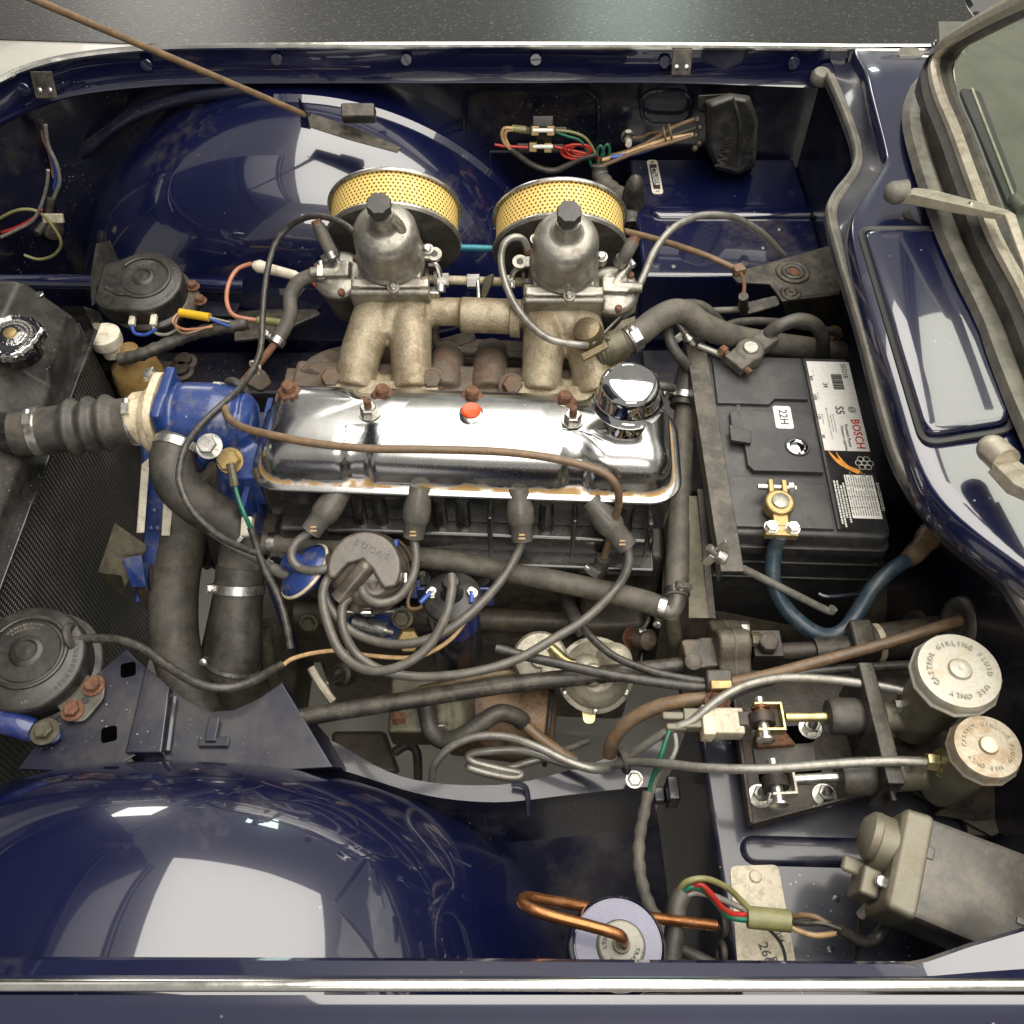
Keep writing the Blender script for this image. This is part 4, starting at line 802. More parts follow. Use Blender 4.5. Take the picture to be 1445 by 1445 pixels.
# ------------------------------------------------------------------ carburettors + air filters
TL = R(20)
cax = V(0, math.cos(TL), math.sin(TL)); cup = V(0, -math.sin(TL), math.cos(TL))
def air_filter(px, py, label, y0):
    c = PY(px, py, y0); FM = fr(c, cax, (1, 0, 0)); r, w = .0805, .046
    t = thing('air_filter', label, 'air filter', c + V(0, .03, -.085), 'round yellow air filters')
    b = B(); n = 96; uvs = []
    rings = [[FM @ V((r-.003)*math.cos(2*math.pi*i/n), (r-.003)*math.sin(2*math.pi*i/n), h) for i in range(n)] for h in (.002, .012, .024, .036, w)]
    b.loft(rings); bm = b.bm; bm.normal_update(); bm.verts.index_update()
    uv = bm.loops.layers.uv.new('uv'); inv = FM.inverted()
    for f in bm.faces:
        an = []
        for l in f.loops:
            q = inv @ l.vert.co; an.append(math.atan2(q.y, q.x))
        if max(an) - min(an) > math.pi: an = [a + 2*math.pi if a < 0 else a for a in an]
        for l, a in zip(f.loops, an): l[uv].uv = (a*r, (inv @ l.vert.co).z)
    obj('gauze', b, 'filter_gauze', t)
    obj('back_plate', B().lathe([(r, -.004), (r+.001, -.001), (r+.001, .003), (r-.003, .004), (r-.004, .0005), (r-.012, -.0015), (.02, -.0015)], FM, 72), 'alu_dark', t, sharp=45)
    obj('rim', B().torus(FM @ Matrix.Translation((0, 0, .001)), r, .0022, 72, 8).torus(FM @ Matrix.Translation((0, 0, w)), r-.0005, .0026, 72, 8), 'zinc', t)
    obj('cover', B().lathe([(r-.001, w), (r-.004, w+.004), (r*.6, w+.006), (0, w+.006)], FM, 72), 'zinc', t)
    obj('seam', B().box((.002, r-.0022, w/2), (.0012, .001, w-.006), FM @ Matrix.Rotation(-.12, 4, 'Z')).box((.005, r-.0022, w/2), (.0008, .001, w-.006), FM @ Matrix.Rotation(-.12, 4, 'Z')), 'amber_plastic', t)
    return c
def carb(px, py, label, side):
    c = P(px, py, -.010); M = fr(c, cup, (1, 0, 0))
    t = thing('carburettor', label, 'carburettor', c - cup*.03, 'twin carburettors')
    obj('dashpot', B().lathe([(.0385, -.006), (.0395, -.002), (.0395, .003), (.0375, .005), (.0368, .008), (.0362, .040), (.0355, .0475), (.0330, .0540), (.0275, .0588), (.0200, .0606), (.0160, .0622), (.0142, .066), (.0132, .084)], M, 48), 'alu', t, sharp=45)
    obj('damper_cap', B().lathe([(.0105, .082), (.0105, .098), (.0105, .101), (0, .1012)], M, 20).prism([((.0138 if i % 2 else .0120)*math.cos(i*math.pi/8), (.0138 if i % 2 else .0120)*math.sin(i*math.pi/8)) for i in range(16)], .089, .1015, M), 'black_plastic', t, bev=.001)
    if side < 0: obj('bulge', B().tube([M @ V(.020, -.006, .057), M @ V(.018, -.004, .066), M @ V(.0125, -.002, .074)], .0055, 10), 'alu', t)
    body = B().lathe([(.036, -.035), (.040, -.010), (.040, -.004)], M, 32).box((0, -.012, -.03), (.070, .05, .05), M).box((0, -.034, -.030), (.088, .012, .056), M).cyl(M @ V(0, .05, -.028), M @ V(0, -.03, -.028), .030).box((0, -.02, -.052), (.03, .03, .02), M)
    obj('body', body, 'alu', t, remesh=.002, smooth=3)
    for a in (-1.45, .15, 2.4):
        q = M @ Matrix.Rotation(a, 4, 'Z') @ Matrix.Translation((.043, 0, 0))
        lg = obj('lug', B().lathe([(.0068, -.008), (.0068, .003)], q, 16).box((-.006, 0, -.002), (.012, .011, .009), q), 'alu', t)
        obj('screw', B().lathe([(.0045, .003), (.0045, .006), (.003, .0072)], q, 14), 'steel', lg)
    obj('flange', B().box((0, -.045, -.030), (.092, .008, .060), M), 'alu', t, bev=.004)
    for sx, sz in ((-.038, -.008), (.038, -.008)): obj('flange_nut', B().hexa(M @ Matrix.Translation((sx, -.036, sz)) @ Matrix.Rotation(math.pi/2, 4, 'X'), .0065, .007), 'cast_iron', t)
    e = M @ Matrix.Translation((.050*(-side), .002, -.002))
    ear = obj('ear', B().lathe([(.0085, -.003), (.0085, .002)], e, 20).box((.008*side, 0, -.0005), (.016, .012, .005), e), 'alu', t); obj('ear_hole', B().lathe([(.004, .002), (.004, .0025)], e, 14), 'ink', ear)
    return c, M
air_filter(556, 342, 'yellow gauze air filter standing behind the carburettor nearer the radiator', .945)
air_filter(790, 356, 'yellow gauze air filter standing behind the carburettor nearer the windscreen', .930)
c1, M1 = carb(551, 360, 'grey alloy carburettor with black damper cap on the runners nearer the radiator', -1)
c2, M2 = carb(796, 371, 'grey alloy carburettor with black damper cap on the runners nearer the windscreen', 1)
def float_bowl(px, py, label, inlet, outlet, sgn):
    c = P(px, py, -.045); ax = (cup + V(-.06*sgn*-1, 0, 0)).normalized(); M = fr(c, ax, (1, 0, 0))
    t = thing('float_bowl', label, 'float chamber', c - ax*.06, 'carburettor float chambers')
    obj('bowl', B().lathe([(.020, -.070), (.0255, -.066), (.0290, -.01), (.0305, -.006), (.0310, -.001)], M, 32), 'alu_dark', t)
    obj('lid', B().lathe([(.0310, 0), (.0310, .004), (.027, .008), (.017, .011), (0, .012)], M, 32).box((0, 0, .013), (.030, .020, .012), M).cyl(M @ V(0, .0, .014), M @ V(inlet[0]*.03, inlet[1]*.03, .018), .0062).cyl(M @ V(0, 0, .014), M @ V(outlet[0]*.032, outlet[1]*.032, .016), .0062), 'alu', t, remesh=.0014, smooth=4)
    for a in (.7, 2.8, 4.9): obj('lid_screw', B().lathe([(.0042, .004), (.0042, .011), (.003, .0125)], M @ Matrix.Translation((.0265*math.cos(a), .0265*math.sin(a), 0)), 12), 'rust', t)
    return M
F1 = float_bowl(480, 390, 'float chamber hanging beside the carburettor nearer the radiator', (-.3, .9), (-1, -.1), -1)
F2 = float_bowl(864, 412, 'float chamber hanging beside the carburettor nearer the windscreen', (.55, .85), (1, -.1), 1)
def stub(pts, r, label, cl, da):
    t = thing('stub_hose', label, 'hose', P(*pts[-1]) + V(0, 0, -.01), 'stub hoses on the float chambers')
    obj('hose', B().tube(hp(pts), r, 14), 'rubber_dusty', t); a, b_ = P(*pts[0]), P(*pts[1]); clip_ring(t, a.lerp(b_, .35), b_-a, r+.0003, ang=da)
    obj('bung', B().tube([P(*pts[-1]), P(*pts[-1]) + (P(*pts[-1])-P(*pts[-2])).normalized()*.006], r*.8, 10, 1), 'rust', t)
stub([(472, 366, -.018), (462, 345, -.004), (449, 318, .012)], .0075, 'short capped rubber stub beside the filter nearer the radiator', 0, .8)
stub([(874, 374, -.018), (883, 360, -.004), (894, 340, .008)], .0075, 'short capped rubber stub beside the filter nearer the windscreen', 0, -.8)
hf = thing('fuel_hose', 'bent grey rubber fuel hose from the float chamber down to a rusty pipe', 'hose', P(400, 480, -.15))
obj('hose', B().tube(hp([(458, 388, -.038), (440, 389, -.04), (420, 399, -.045), (410, 418, -.055), (409, 445, -.065), (400, 466, -.075), (388, 485, -.082)]), .0083, 14), 'rubber_dusty', hf)
clip_ring(hf, P(455, 388, -.038), V(1, 0, 0), .0086, ang=.5); clip_ring(hf, P(391, 481, -.081), P(388, 485, -.082)-P(400, 466, -.075), .0086, ang=2)
obj('pipe', B().tube(hp([(388, 485, -.082), (372, 505, -.086), (355, 525, -.086), (338, 546, -.082), (330, 556, -.08)]), .0045, 10), 'rust', hf)
obj('grommet', B().torus(fr(P(334, 549, -.080), P(388, 485, -.08)-P(334, 549, -.08)), .011, .005, 20, 8), 'rubber', hf)
for px, py in ((360, 516), (332, 556)): obj('cable_tie', B().torus(fr(P(px, py, -.084), P(388, 485, -.08)-P(334, 549, -.08)), .006, .0018, 16, 6).box((0, .009, 0), (.004, .008, .003), fr(P(px, py, -.084), P(388, 485, -.08)-P(334, 549, -.08))), 'old_white', hf)
hose('vent_hose', [(536, 392, -.025), (530, 374, -.008), (522, 356, .006), (508, 336, .018), (488, 318, .024), (462, 307, .022), (436, 306, .012), (410, 318, -.004), (388, 345, -.02), (376, 390, -.04), (371, 440, -.06), (368, 490, -.075), (358, 520, -.078), (338, 548, -.066), (312, 572, -.06), (285, 598, -.058), (262, 630, -.052), (253, 665, -.052), (256, 690, -.055), (275, 725, -.07), (315, 760, -.095), (360, 780, -.12)], lambda t: .0062 if t < .07 else .0036, 'wire_black', 'thin black tube arching from the carburettor down over the thermostat hose', 'tube')
sv = thing('choke_cable', 'silver spiral choke cable looping from the carburettor to the heater tap', 'cable', P(780, 430, -.06))
obj('outer', B().tube(hp([(745, 352, -.005), (738, 338, .006), (725, 335, .010), (712, 344, .006), (707, 365, -.006), (712, 395, -.02), (724, 425, -.03), (745, 455, -.036), (775, 478, -.04), (812, 486, -.045), (828, 487, -.05)]), .0042, 10), 'pipe_grey', sv)
obj('end', B().cyl(P(745, 352, -.005), P(746, 362, -.014), .0052), 'rust', sv)
ac = hose('throttle_cable', [(876, 438, -.07), (893, 420, -.06), (908, 390, -.055), (925, 352, -.05), (950, 322, -.045), (985, 305, -.05), (1020, 304, -.06), (1050, 313, -.085), (1080, 333, -.115), (1105, 360, -.15)], .0045, 'pipe_grey', 'silver spiral throttle cable arching over the far shelf', 'cable')
# linkage between the carburettors
lk = thing('throttle_linkage', 'dirty throttle rod with springs and clamps between the two carburettors', 'linkage', P(675, 400, -.06))
obj('rod', B().cyl(P(600, 394, -.045), P(752, 399, -.045), .0052), 'manifold', lk)
for px in (601, 613, 745, 736): obj('spring_disc', B().lathe([(.0125, 0), (.0125, .004)], fr(P(px, 394+(px-600)*.033, -.045), (1, 0, 0)), 24), 'black_metal', lk)
for px in (625, 668, 718): obj('collar', B().lathe([(.0085, -.007), (.0085, .007)], fr(P(px, 395+(px-600)*.033, -.045), (1, 0, 0)), 6), 'steel', lk)
obj('lever', B().tube(hp([(604, 372, -.025), (615, 374, -.028), (620, 386, -.036), (624, 408, -.05)]), .0035, 8).cyl(P(622, 402, -.04), P(622, 412, -.045), .006), 'steel', lk)
obj('lever', B().tube(hp([(735, 378, -.028), (727, 382, -.03), (722, 392, -.038), (722, 405, -.045)]), .003, 8), 'steel', lk)
obj('arm', B().slab(roundpoly(hp([(682, 392, -.035), (696, 386, -.03), (694, 400, -.04), (684, 422, -.055), (678, 418, -.055)]), .004), .007), 'olive_metal', lk, bev=.002)
obj('stay', B().cyl(P(674, 392, -.04), P(676, 428, -.05), .0025), 'steel', lk)
obj('bell', B().box((0, 0, 0), (.018, .012, .016), fr(P(610, 416, -.05))).cyl(P(598, 404, -.05), P(616, 420, -.055), .005), 'steel', lk, bev=.002)
obj('lower_rod', B().tube(hp([(612, 462, -.10), (616, 485, -.12), (640, 494, -.13), (705, 500, -.14), (760, 505, -.14)]), .0062, 10), 'greasy', lk)
obj('lower_plate', B().slab(roundpoly(hp([(615, 480, -.13), (668, 465, -.12), (672, 480, -.125), (640, 490, -.135)]), .005), .003), 'greasy', lk)
tag(obj('filter_tie_rod', B().cyl(PY(640, 349, .955), PY(706, 351, .95), .0042), 'teal'), 'short teal rod spanning the gap between the two air filters', 'rod')
# ------------------------------------------------------------------ heater tap
ht = thing('heater_tap', 'corroded brass heater control valve with a lever beside the filler cap', 'valve', P(850, 500, -.1))
obj('bell', B().lathe([(.016, 0), (.0175, .012), (.015, .024), (.008, .028)], fr(P(834, 480, -.062), V(-.3, -.2, .95)), 24), 'bronze', ht)
obj('body', B().cyl(P(838, 500, -.075), P(880, 484, -.07), .019).cyl(P(860, 492, -.075), P(850, 520, -.095), .014), 'olive_metal', ht, remesh=.0018, smooth=3)
for i in range(4): obj('fin', B().torus(fr(P(842 + i*6, 497 - i*2, -.074), P(880, 484, -.07)-P(838, 500, -.075)), .0195, .0016, 24, 6), 'olive_metal', ht)
obj('lever', B().slab(hp([(820, 500, -.045), (852, 484, -.045), (858, 490, -.045), (824, 508, -.045)]), .003), 'bronze', ht)
obj('bracket', B().slab(hp([(856, 478, -.05), (878, 452, -.055), (896, 446, -.055), (898, 460, -.06), (870, 482, -.06)]), .003), 'olive_metal', ht)
obj('cable_clamp', B().box((0, 0, 0), (.020, .012, .012), fr(P(884, 437, -.062), (0, 0, 1), V(1, .8, 0))), 'wiper_silver', ht, bev=.002)
obj('inner_wire', B().cyl(P(884, 438, -.062), P(836, 486, -.047), .0014), 'pipe_grey', ht)
hh = thing('heater_hose', 'thick black heater hose bending from the tap to the fire wall', 'hose', P(1000, 470, -.2))
obj('hose', B().tube(hp([(880, 484, -.07), (900, 472, -.065), (925, 452, -.062), (950, 440, -.064), (970, 443, -.07), (995, 460, -.085), (1030, 474, -.105), (1080, 484, -.13), (1140, 492, -.15), (1185, 498, -.17)]), .0148, 18), 'rubber_dusty', hh); clip_ring(hh, P(893, 477, -.066), P(900, 472, -.065)-P(880, 484, -.07), .0152, .012, ang=3.3)
hose('loop_hose', [(1185, 470, -.14), (1100, 455, -.12), (1035, 456, -.105), (1003, 480, -.10)], .005, 'rubber', 'slim black tube curving behind the battery terminal')
hose('loop_hose', [(955, 440, -.075), (965, 430, -.072), (990, 432, -.08), (1010, 448, -.095), (1028, 470, -.12)], .0062, 'rubber', 'black tube arching over the heater hose bend')
hose('loop_hose', [(940, 455, -.085), (945, 480, -.09), (956, 500, -.1), (975, 522, -.12), (985, 540, -.14)], .0065, 'rubber', 'black tube dropping behind the battery clamp bar')
hose('loop_hose', [(905, 540, -.10), (935, 545, -.10), (950, 548, -.11)], .005, 'rubber', 'stub of black tube behind the chrome filler cap')
sb = thing('hose_sleeve', 'thick black rubber sleeve joint between the filler cap and battery', 'hose joint', P(965, 560, -.2))
obj('sleeve', B().tube(hp([(976, 520, -.13), (970, 545, -.14), (964, 575, -.15)]), .0165, 18), 'rubber', sb); clip_ring(sb, P(966, 562, -.146), P(976, 520, -.13)-P(964, 575, -.15), .018, ang=2)
# ------------------------------------------------------------------ thermostat housing and water hoses
th = thing('thermostat_housing', 'blue painted thermostat housing with a chipped cream front cover', 'thermostat housing', P(280, 640, -.2))
tcn = P(290, 595, -.10); ta = V(-1, .03, .05).normalized(); TM = fr(tcn, ta, (0, 0, 1))
obj('casting', B().lathe([(.030, -.045), (.040, -.035), (.044, -.015), (.043, .02), (.040, .03)], TM, 32).lathe([(.036, -.045), (.026, -.055), (0, -.06)], TM, 32).box((0, 0, .036), (.095, .074, .012), TM).cyl(tcn + V(.035, -.02, -.03), tcn + V(.035, -.075, -.075), .026).cyl(tcn + V(-.018, -.02, -.01), tcn + V(-.022, -.046, -.016), .027).box((.05, -.05, -.03), (.04, .05, .05), fr(tcn)), 'engine_blue', th, remesh=.0024, smooth=6)
obj('cover', B().prism(rrect(.100, .080, .028), .043, .052, TM).lathe([(.034, .05), (.039, .054), (.037, .060), (.031, .065), (.028, .080)], TM, 32), 'cream', th, bev=.0015)
for x, y in ((.042, .026), (-.038, .030), (-.038, -.030)):
    bM = TM @ Matrix.Translation((x, y, .052)); obj('bolt', B().hexa(bM, .0075, .009, .0095), 'zinc', th)
bb = P(296, 630, -.052); obj('bolt', B().hexa(fr(bb, (0, -.45, .9)), .0105, .010, .0135), 'zinc', th)
obj('bolt', B().hexa(fr(P(308, 552, -.075), (0, -.2, 1)), .008, .008, .011), 'zinc', th)
se = thing('temperature_sender', 'brass temperature sender with a green wire in the thermostat housing', 'sensor', P(326, 655, -.12))
obj('hex', B().hexa(fr(P(325, 650, -.09), V(.05, -.6, .8)), .012, .012, .014), 'brass', se)
obj('spade', B().tube(hp([(325, 655, -.08), (328, 670, -.085), (331, 686, -.092)]), .0045, 8), 'olive_metal', se)
hose('sender_wire', [(331, 684, -.092), (337, 705, -.10), (346, 728, -.11), (354, 746, -.125)], .0024, 'wire_green', 'green wire hanging from the temperature sender', 'wire')
hose('sender_loom', [(354, 744, -.125), (362, 770, -.14), (372, 800, -.155), (392, 840, -.175), (404, 880, -.19), (410, 915, -.205)], .0042, 'wire_black', 'black sleeved wire dropping past the vacuum capsule', 'wire')
rt = thing('radiator_top_hose', 'ribbed black rubber top hose joining radiator and thermostat housing', 'hose', P(115, 610, -.2))
ha, hb_ = P(24, 612, -.105), tcn + ta*.058; d = hb_ - ha; HL = d.length
pf = []
for i in range(61):
    t = i/60; r = .0262
    if .36 < t < .74: r += .0055*math.sin((t-.36)/.38*math.pi*3)**2 + .001
    pf.append((r, t*HL))
obj('hose', B().lathe(pf, fr(ha, d), 36), 'rubber', rt, sharp=80)
clip_ring(rt, ha + d*.17, d, .0265, .010, 'zinc', ang=0.3); clip_ring(rt, ha + d*.88, d, .0265, .010, 'zinc', ang=.3)
by = thing('bypass_hose', 'thick black bent hose below the thermostat housing held by two clips', 'hose', P(290, 700, -.25))
byp = hp([(253, 622, -.088), (243, 650, -.095), (250, 682, -.108), (276, 708, -.128), (310, 729, -.15), (345, 752, -.17)])
obj('hose', B().tube(byp, .0235, 22), 'rubber', by)
clip_ring(by, byp[0].lerp(byp[1], .3), byp[1]-byp[0], .024, .009, 'zinc', ang=3.5); clip_ring(by, byp[5].lerp(byp[4], .12), byp[5]-byp[4], .0243, .004, 'zinc', ang=2.2)
tag(obj('hose_tie', B().box((0, 0, 0), (.012, .022, .012), fr(P(349, 744, -.143), (0, -.4, .9))), 'old_white', bev=.002), 'white plastic tie on the end of the bent bypass hose', 'cable tie')
bt = thing('bottom_hose', 'upright black bottom hose with bright clips beside the distributor', 'hose', P(330, 960, -.4))
btp = hp([(345, 755, -.19), (340, 800, -.21), (337, 830, -.225), (335, 880, -.25), (333, 920, -.27), (325, 955, -.29)])
obj('neck', B().tube(btp[:2] + [btp[1].lerp(btp[2], .8)], .0255, 20), 'rubber_dusty', bt)
obj('hose', B().tube(btp[1:], .0275, 24), 'rubber', bt)
clip_ring(bt, btp[2], btp[3]-btp[2], .0282, .010, 'zinc', ang=1.2); clip_ring(bt, btp[4].lerp(btp[5], .6), btp[5]-btp[4], .0283, .004, 'zinc', ang=1.6)
hose('radiator_pipe', [(266, 700, -.22), (258, 760, -.26), (246, 830, -.30), (246, 900, -.33), (262, 960, -.35), (296, 1030, -.38)], lambda t: .0255 + .004*math.sin(t*3), 'rubber_dusty', 'wide dusty dark pipe running down between the fan and bottom hose', 'pipe', n=20)
# fan
fan = thing('cooling_fan', 'blue fan hub with cream blades in front of the radiator', 'fan', P(230, 800, -.45))
obj('hub', B().slab(hp([(198, 600, -.20), (222, 640, -.20), (232, 700, -.22), (224, 770, -.25), (205, 850, -.30), (190, 850, -.30), (203, 770, -.25), (207, 700, -.22)]), .01, (.6, -.3, .7)), 'engine_blue', fan, bev=.002)
for pts in ([(200, 655, -.19), (212, 645, -.19), (204, 752, -.22), (193, 752, -.22)], [(232, 690, -.2), (246, 690, -.2), (240, 756, -.23), (228, 756, -.23)]): obj('blade', B().slab(hp(pts), .004, (.5, -.4, .7)), 'old_white', fan, bev=.001)
obj('blade', B().loft([hp([(162, 738, -.22), (205, 768, -.235), (207, 775, -.25)]), hp([(138, 808, -.26), (172, 812, -.265), (176, 828, -.27)]), hp([(134, 803, -.27), (168, 836, -.29), (174, 842, -.29)])], False), 'olive_metal', fan)
obj('blade_root', B().slab(hp([(172, 788, -.238), (200, 783, -.238), (206, 828, -.268), (186, 828, -.268)]), .006, (.4, -.4, .7)), 'engine_blue', fan)
obj('pulley', B().lathe([(.040, -.012), (.045, -.008), (.036, 0), (.045, .008), (.040, .012), (.012, .014)], fr(P(226, 815, -.31), (1, 0, .1)), 36), 'rusty_black', fan)
for px, py, z in ((218, 720, -.215), (214, 745, -.225), (222, 745, -.225)): obj('rivet', B().sph(P(px, py, z), .004), 'engine_blue', fan)
def ticks(b, M, z, r, a0, a1, h, dep=.0005):      # worn, unreadable print laid round an arc
    a = a0
    while a < a1:
        w = random.uniform(.35, 1.0)*h
        b.box((0, 0, 0), (w, h*random.uniform(.7, 1), dep), M @ Matrix.Translation((r*math.cos(a), r*math.sin(a), z)) @ Matrix.Rotation(a - math.pi/2, 4, 'Z')); a += (w + h*.35)/r
    return b
# ------------------------------------------------------------------ radiator
ra = thing('radiator', 'black painted radiator with a fine finned core and chrome filler cap', 'radiator', V(-.58, .62, -.62))
rx = -.547
obj('core', B().box((rx-.035, .62, -.37), (.065, .56, .46)), 'rad_core', ra)
obj('end_plate', B().slab([PX(118, 432, rx+.006), PX(140, 440, rx+.006), V(rx+.006, .925, -.62), V(rx+.006, .905, -.62)], .08, (1, 0, 0)), 'black_paint', ra)
tk = [P(32, 402, -.055), P(66, 396, -.055), P(98, 408, -.062), P(120, 432, -.085)]
def tank(y, sc):
    base = [(-.125, -.16), (-.125, -.060), (-.118, -.052), (-.040, -.052), (-.032, -.056), (.000, -.105), (.004, -.112), (.004, -.16)]
    return [V(rx + x, y, -.16 + (z+.16)*sc) for x, z in base]
obj('top_tank', B().loft([tank(.885, .9), tank(.875, 1.0), tank(.79, 1.0), tank(.775, .72), tank(.62, .72), tank(.60, .72), tank(.36, .72), tank(.345, .62)], True, True, True), 'rad_black', ra, bev=.0025)
obj('tank_flange', B().box((rx-.05, .62, -.157), (.128, .57, .006)), 'black_paint', ra, bev=.002)
obj('outlet', B().cyl(P(-20, 612, -.105), P(40, 612, -.105), .024), 'black_paint', ra)
obj('bolt', B().hexa(fr(P(57, 418, -.048)), .005, .004), 'steel', ra)
rcp = thing('pressure_cap', 'chrome radiator pressure cap with two finger lugs', 'radiator cap', P(22, 490, -.08)); RM = fr(P(22, 482, -.068), (.04, -.12, 1))
obj('neck', B().lathe([(.024, -.02), (.024, .0), (.030, .002)], RM, 32), 'black_paint', rcp)
lob = [(.0315 + .0045*max(0, math.cos(2*(a*math.pi/32) - .6))**6 - .0012*(a % 4 < 2), a*math.pi/32) for a in range(64)]
def lobr(s, h): return [RM @ V(r*s*math.cos(a), r*s*math.sin(a), h) for r, a in lob]
obj('cap', B().loft([lobr(1, .001), lobr(1.02, .005), lobr(1.0, .011), lobr(.9, .0135), lobr(.78, .0125), lobr(.74, .0105), lobr(.45, .0105), lobr(.42, .013), lobr(.25, .0145)], True, True, True), 'chrome', rcp, sharp=50)
obj('rivet', B().lathe([(.0075, .014), (.007, .0165), (.003, .0175)], RM, 20), 'brass', rcp)
tb = ticks(ticks(B(), RM, .0112, .0215, -.9, 3.3, .0030), RM, .0112, .0175, -.6, 2.4, .0026); o = obj('worn_print', tb, 'ink_grey', rcp); o['kind'] = 'stuff'
bo = thing('overflow_bottle', 'amber plastic overflow bottle strapped beside the radiator', 'bottle', P(185, 560, -.35))
bcn = P(185, 505, -.22); obj('body', B().lathe([(.030, -.2), (.034, -.19), (.034, -.03), (.030, -.01), (.016, .004), (.014, .016)], fr(bcn), 28), 'amber_plastic', bo)
obj('lid', B().lathe([(.020, 0), (.021, .004), (.021, .016), (.018, .019)], fr(P(152, 484, -.19)), 26).lathe([(.012, -.02), (.012, .0)], fr(P(152, 484, -.19)), 16), 'old_white', bo)
obj('strap', B().lathe([(.0348, -.075), (.0355, -.075), (.0355, -.05), (.0348, -.05)], fr(bcn), 28, False, False), 'black_metal', bo); obj('strap_bolt', B().hexa(fr(P(171, 508, -.20)), .006, .006), 'steel', bo)
wb_ = tag(obj('washer_bottle', B().lathe([(.07, -.12), (.075, -.1), (.075, 0), (.06, .02), (.03, .03)], fr(V(rx-.17, .82, -.10)), 36), 'coolant_bottle'), 'pale plastic bottle just showing behind the radiator tank', 'bottle')
# ------------------------------------------------------------------ horns
def horn(c, ax, xd, r, label, trumpet):
    M = fr(c, ax, xd); t = thing('horn', label, 'horn', c - Vector(ax)*.045, 'round black horns')
    obj('body', B().lathe([(r*.6, -.052), (r*.92, -.046), (r*1.04, -.030), (r*1.10, -.027), (r*1.10, -.023), (r*1.0, -.020), (r*.98, -.008)], M, 48), 'black_plastic', t, sharp=40)
    obj('seam_rim', B().torus(M @ Matrix.Translation((0, 0, -.025)), r*1.09, .0022, 48, 6), 'black_metal', t)
    out = [(r*math.cos(R(a)), r*math.sin(R(a))) for a in range(-108, 113, 8)] + [(-r*.62, r*.80), (-r*1.08, r*.62), (-r*1.20, -r*.55), (-r*.85, -r*.92)]
    cen = (0, 0)
    def lay(k, z): return [M @ V(x*k, y*k, z) for x, y in out]
    obj('snail', B().loft([lay(1.0, -.016), lay(1.0, .002), lay(.985, .0065), lay(.94, .009)], True, True, True), 'black_plastic', t, sharp=50)
    lp = [(r*.66*math.cos(R(a)), r*.66*math.sin(R(a)) + r*.10) for a in range(-120, 150, 9)]
    obj('scroll', B().tube([M @ V(-r*.95, -r*.18, .0092)] + [M @ V(-r*.62, -r*.42, .0092)] + [M @ V(x, y, .0092) for x, y in lp], .0026, 8, 2), 'black_plastic', t)
    obj('centre_dish', B().lathe([(r*.58, .0093), (r*.56, .0105), (r*.30, .0112), (r*.26, .0135), (r*.20, .0140), (r*.17, .0118), (r*.05, .0118), (0, .0126)], M @ Matrix.Translation((0, r*.10, 0)), 40), 'black_plastic', t, sharp=40)
    if trumpet:
        obj('trumpet_lip', B().loft([[M @ V(x*r, y*r, z) for x, y, z in ((-.70, .78, .006), (-1.06, .62, .004), (-1.20, -.10, .004), (-1.18, -.60, .004))], [M @ V(x*r, y*r, z) for x, y, z in ((-.78, .98, .034), (-1.10, .84, .036), (-1.30, .05, .016), (-1.26, -.70, .004))]], False).loft([[M @ V(x*r, y*r, z) for x, y, z in ((-1.06, .62, -.016), (-1.20, -.10, -.016), (-1.16, -.60, -.016))], [M @ V(x*r, y*r, z) for x, y, z in ((-1.10, .70, -.036), (-1.28, .0, -.040), (-1.24, -.74, -.040))]], False), 'black_plastic', t, sharp=60)
    tb = B()
    for k, (a0, a1) in enumerate(((1.2, 2.4), (1.25, 2.35), (1.35, 2.3))): ticks(tb, M @ Matrix.Translation((0, r*.10, 0)), .0106, r*(.52 - .075*k), a0, a1, r*.055)
    ticks(tb, M, .0092, r*.84, -1.5, .5, r*.09)
    o = obj('worn_print', tb, 'motor_cover', t); o['kind'] = 'stuff'
    return M
hM = horn(P(205, 402, -.17), V(.05, -.15, 1), V(1, .1, 0), .052, 'black snail horn with an open trumpet beside the far wheel arch', True)
hbk = thing('horn_bracket', 'corroded brown horn bracket bolted beside the far horn', 'bracket', P(275, 420, -.25))
obj('plate', B().slab(roundpoly(hp([(255, 395, -.19), (275, 402, -.19), (292, 428, -.2), (270, 440, -.2), (242, 425, -.19)]), .006), .006), 'rusty_black', hbk, bev=.002)
for px, py in ((273, 405), (283, 425)): obj('bolt', B().hexa(fr(P(px, py, -.19)), .0065, .007, .009), 'rust', hbk)
nM = horn(P(42, 932, -.185), V(.05, -.1, 1), V(1, .1, 0), .058, 'flat round black horn beside the front cross panel', False)
nbk = thing('horn_bracket', 'speckled grey horn bracket with two rusty bolts on the cross panel', 'bracket', P(105, 985, -.21))
obj('plate', B().slab(roundpoly(hp([(62, 975, -.20), (95, 940, -.198), (148, 962, -.198), (146, 985, -.198), (118, 1018, -.198), (98, 1018, -.198)]), .006), .003), 'alu_dark', nbk, bev=.001)
for px, py in ((132, 968), (103, 1003)): obj('bolt', B().hexa(fr(P(px, py, -.1975)), .008, .006, .0115), 'rust', nbk)
obj('hole', B().lathe([(.004, 0), (.004, .0006)], fr(P(120, 988, -.1978)), 14), 'ink', nbk)
st = thing('radiator_stay', 'bright blue radiator stay bolted to the front cross panel', 'stay', P(50, 1030, -.21))
obj('bar', B().tube(hp([(-60, 1008, -.185), (10, 1020, -.19), (45, 1030, -.196)]), .012, 12, 6, .7), 'blue_paint', st)
obj('eye', B().slab(roundpoly(hp([(35, 1018, -.195), (82, 1020, -.195), (86, 1040, -.195), (70, 1050, -.195), (30, 1042, -.195)]), .01), .005), 'blue_paint', st, bev=.002)
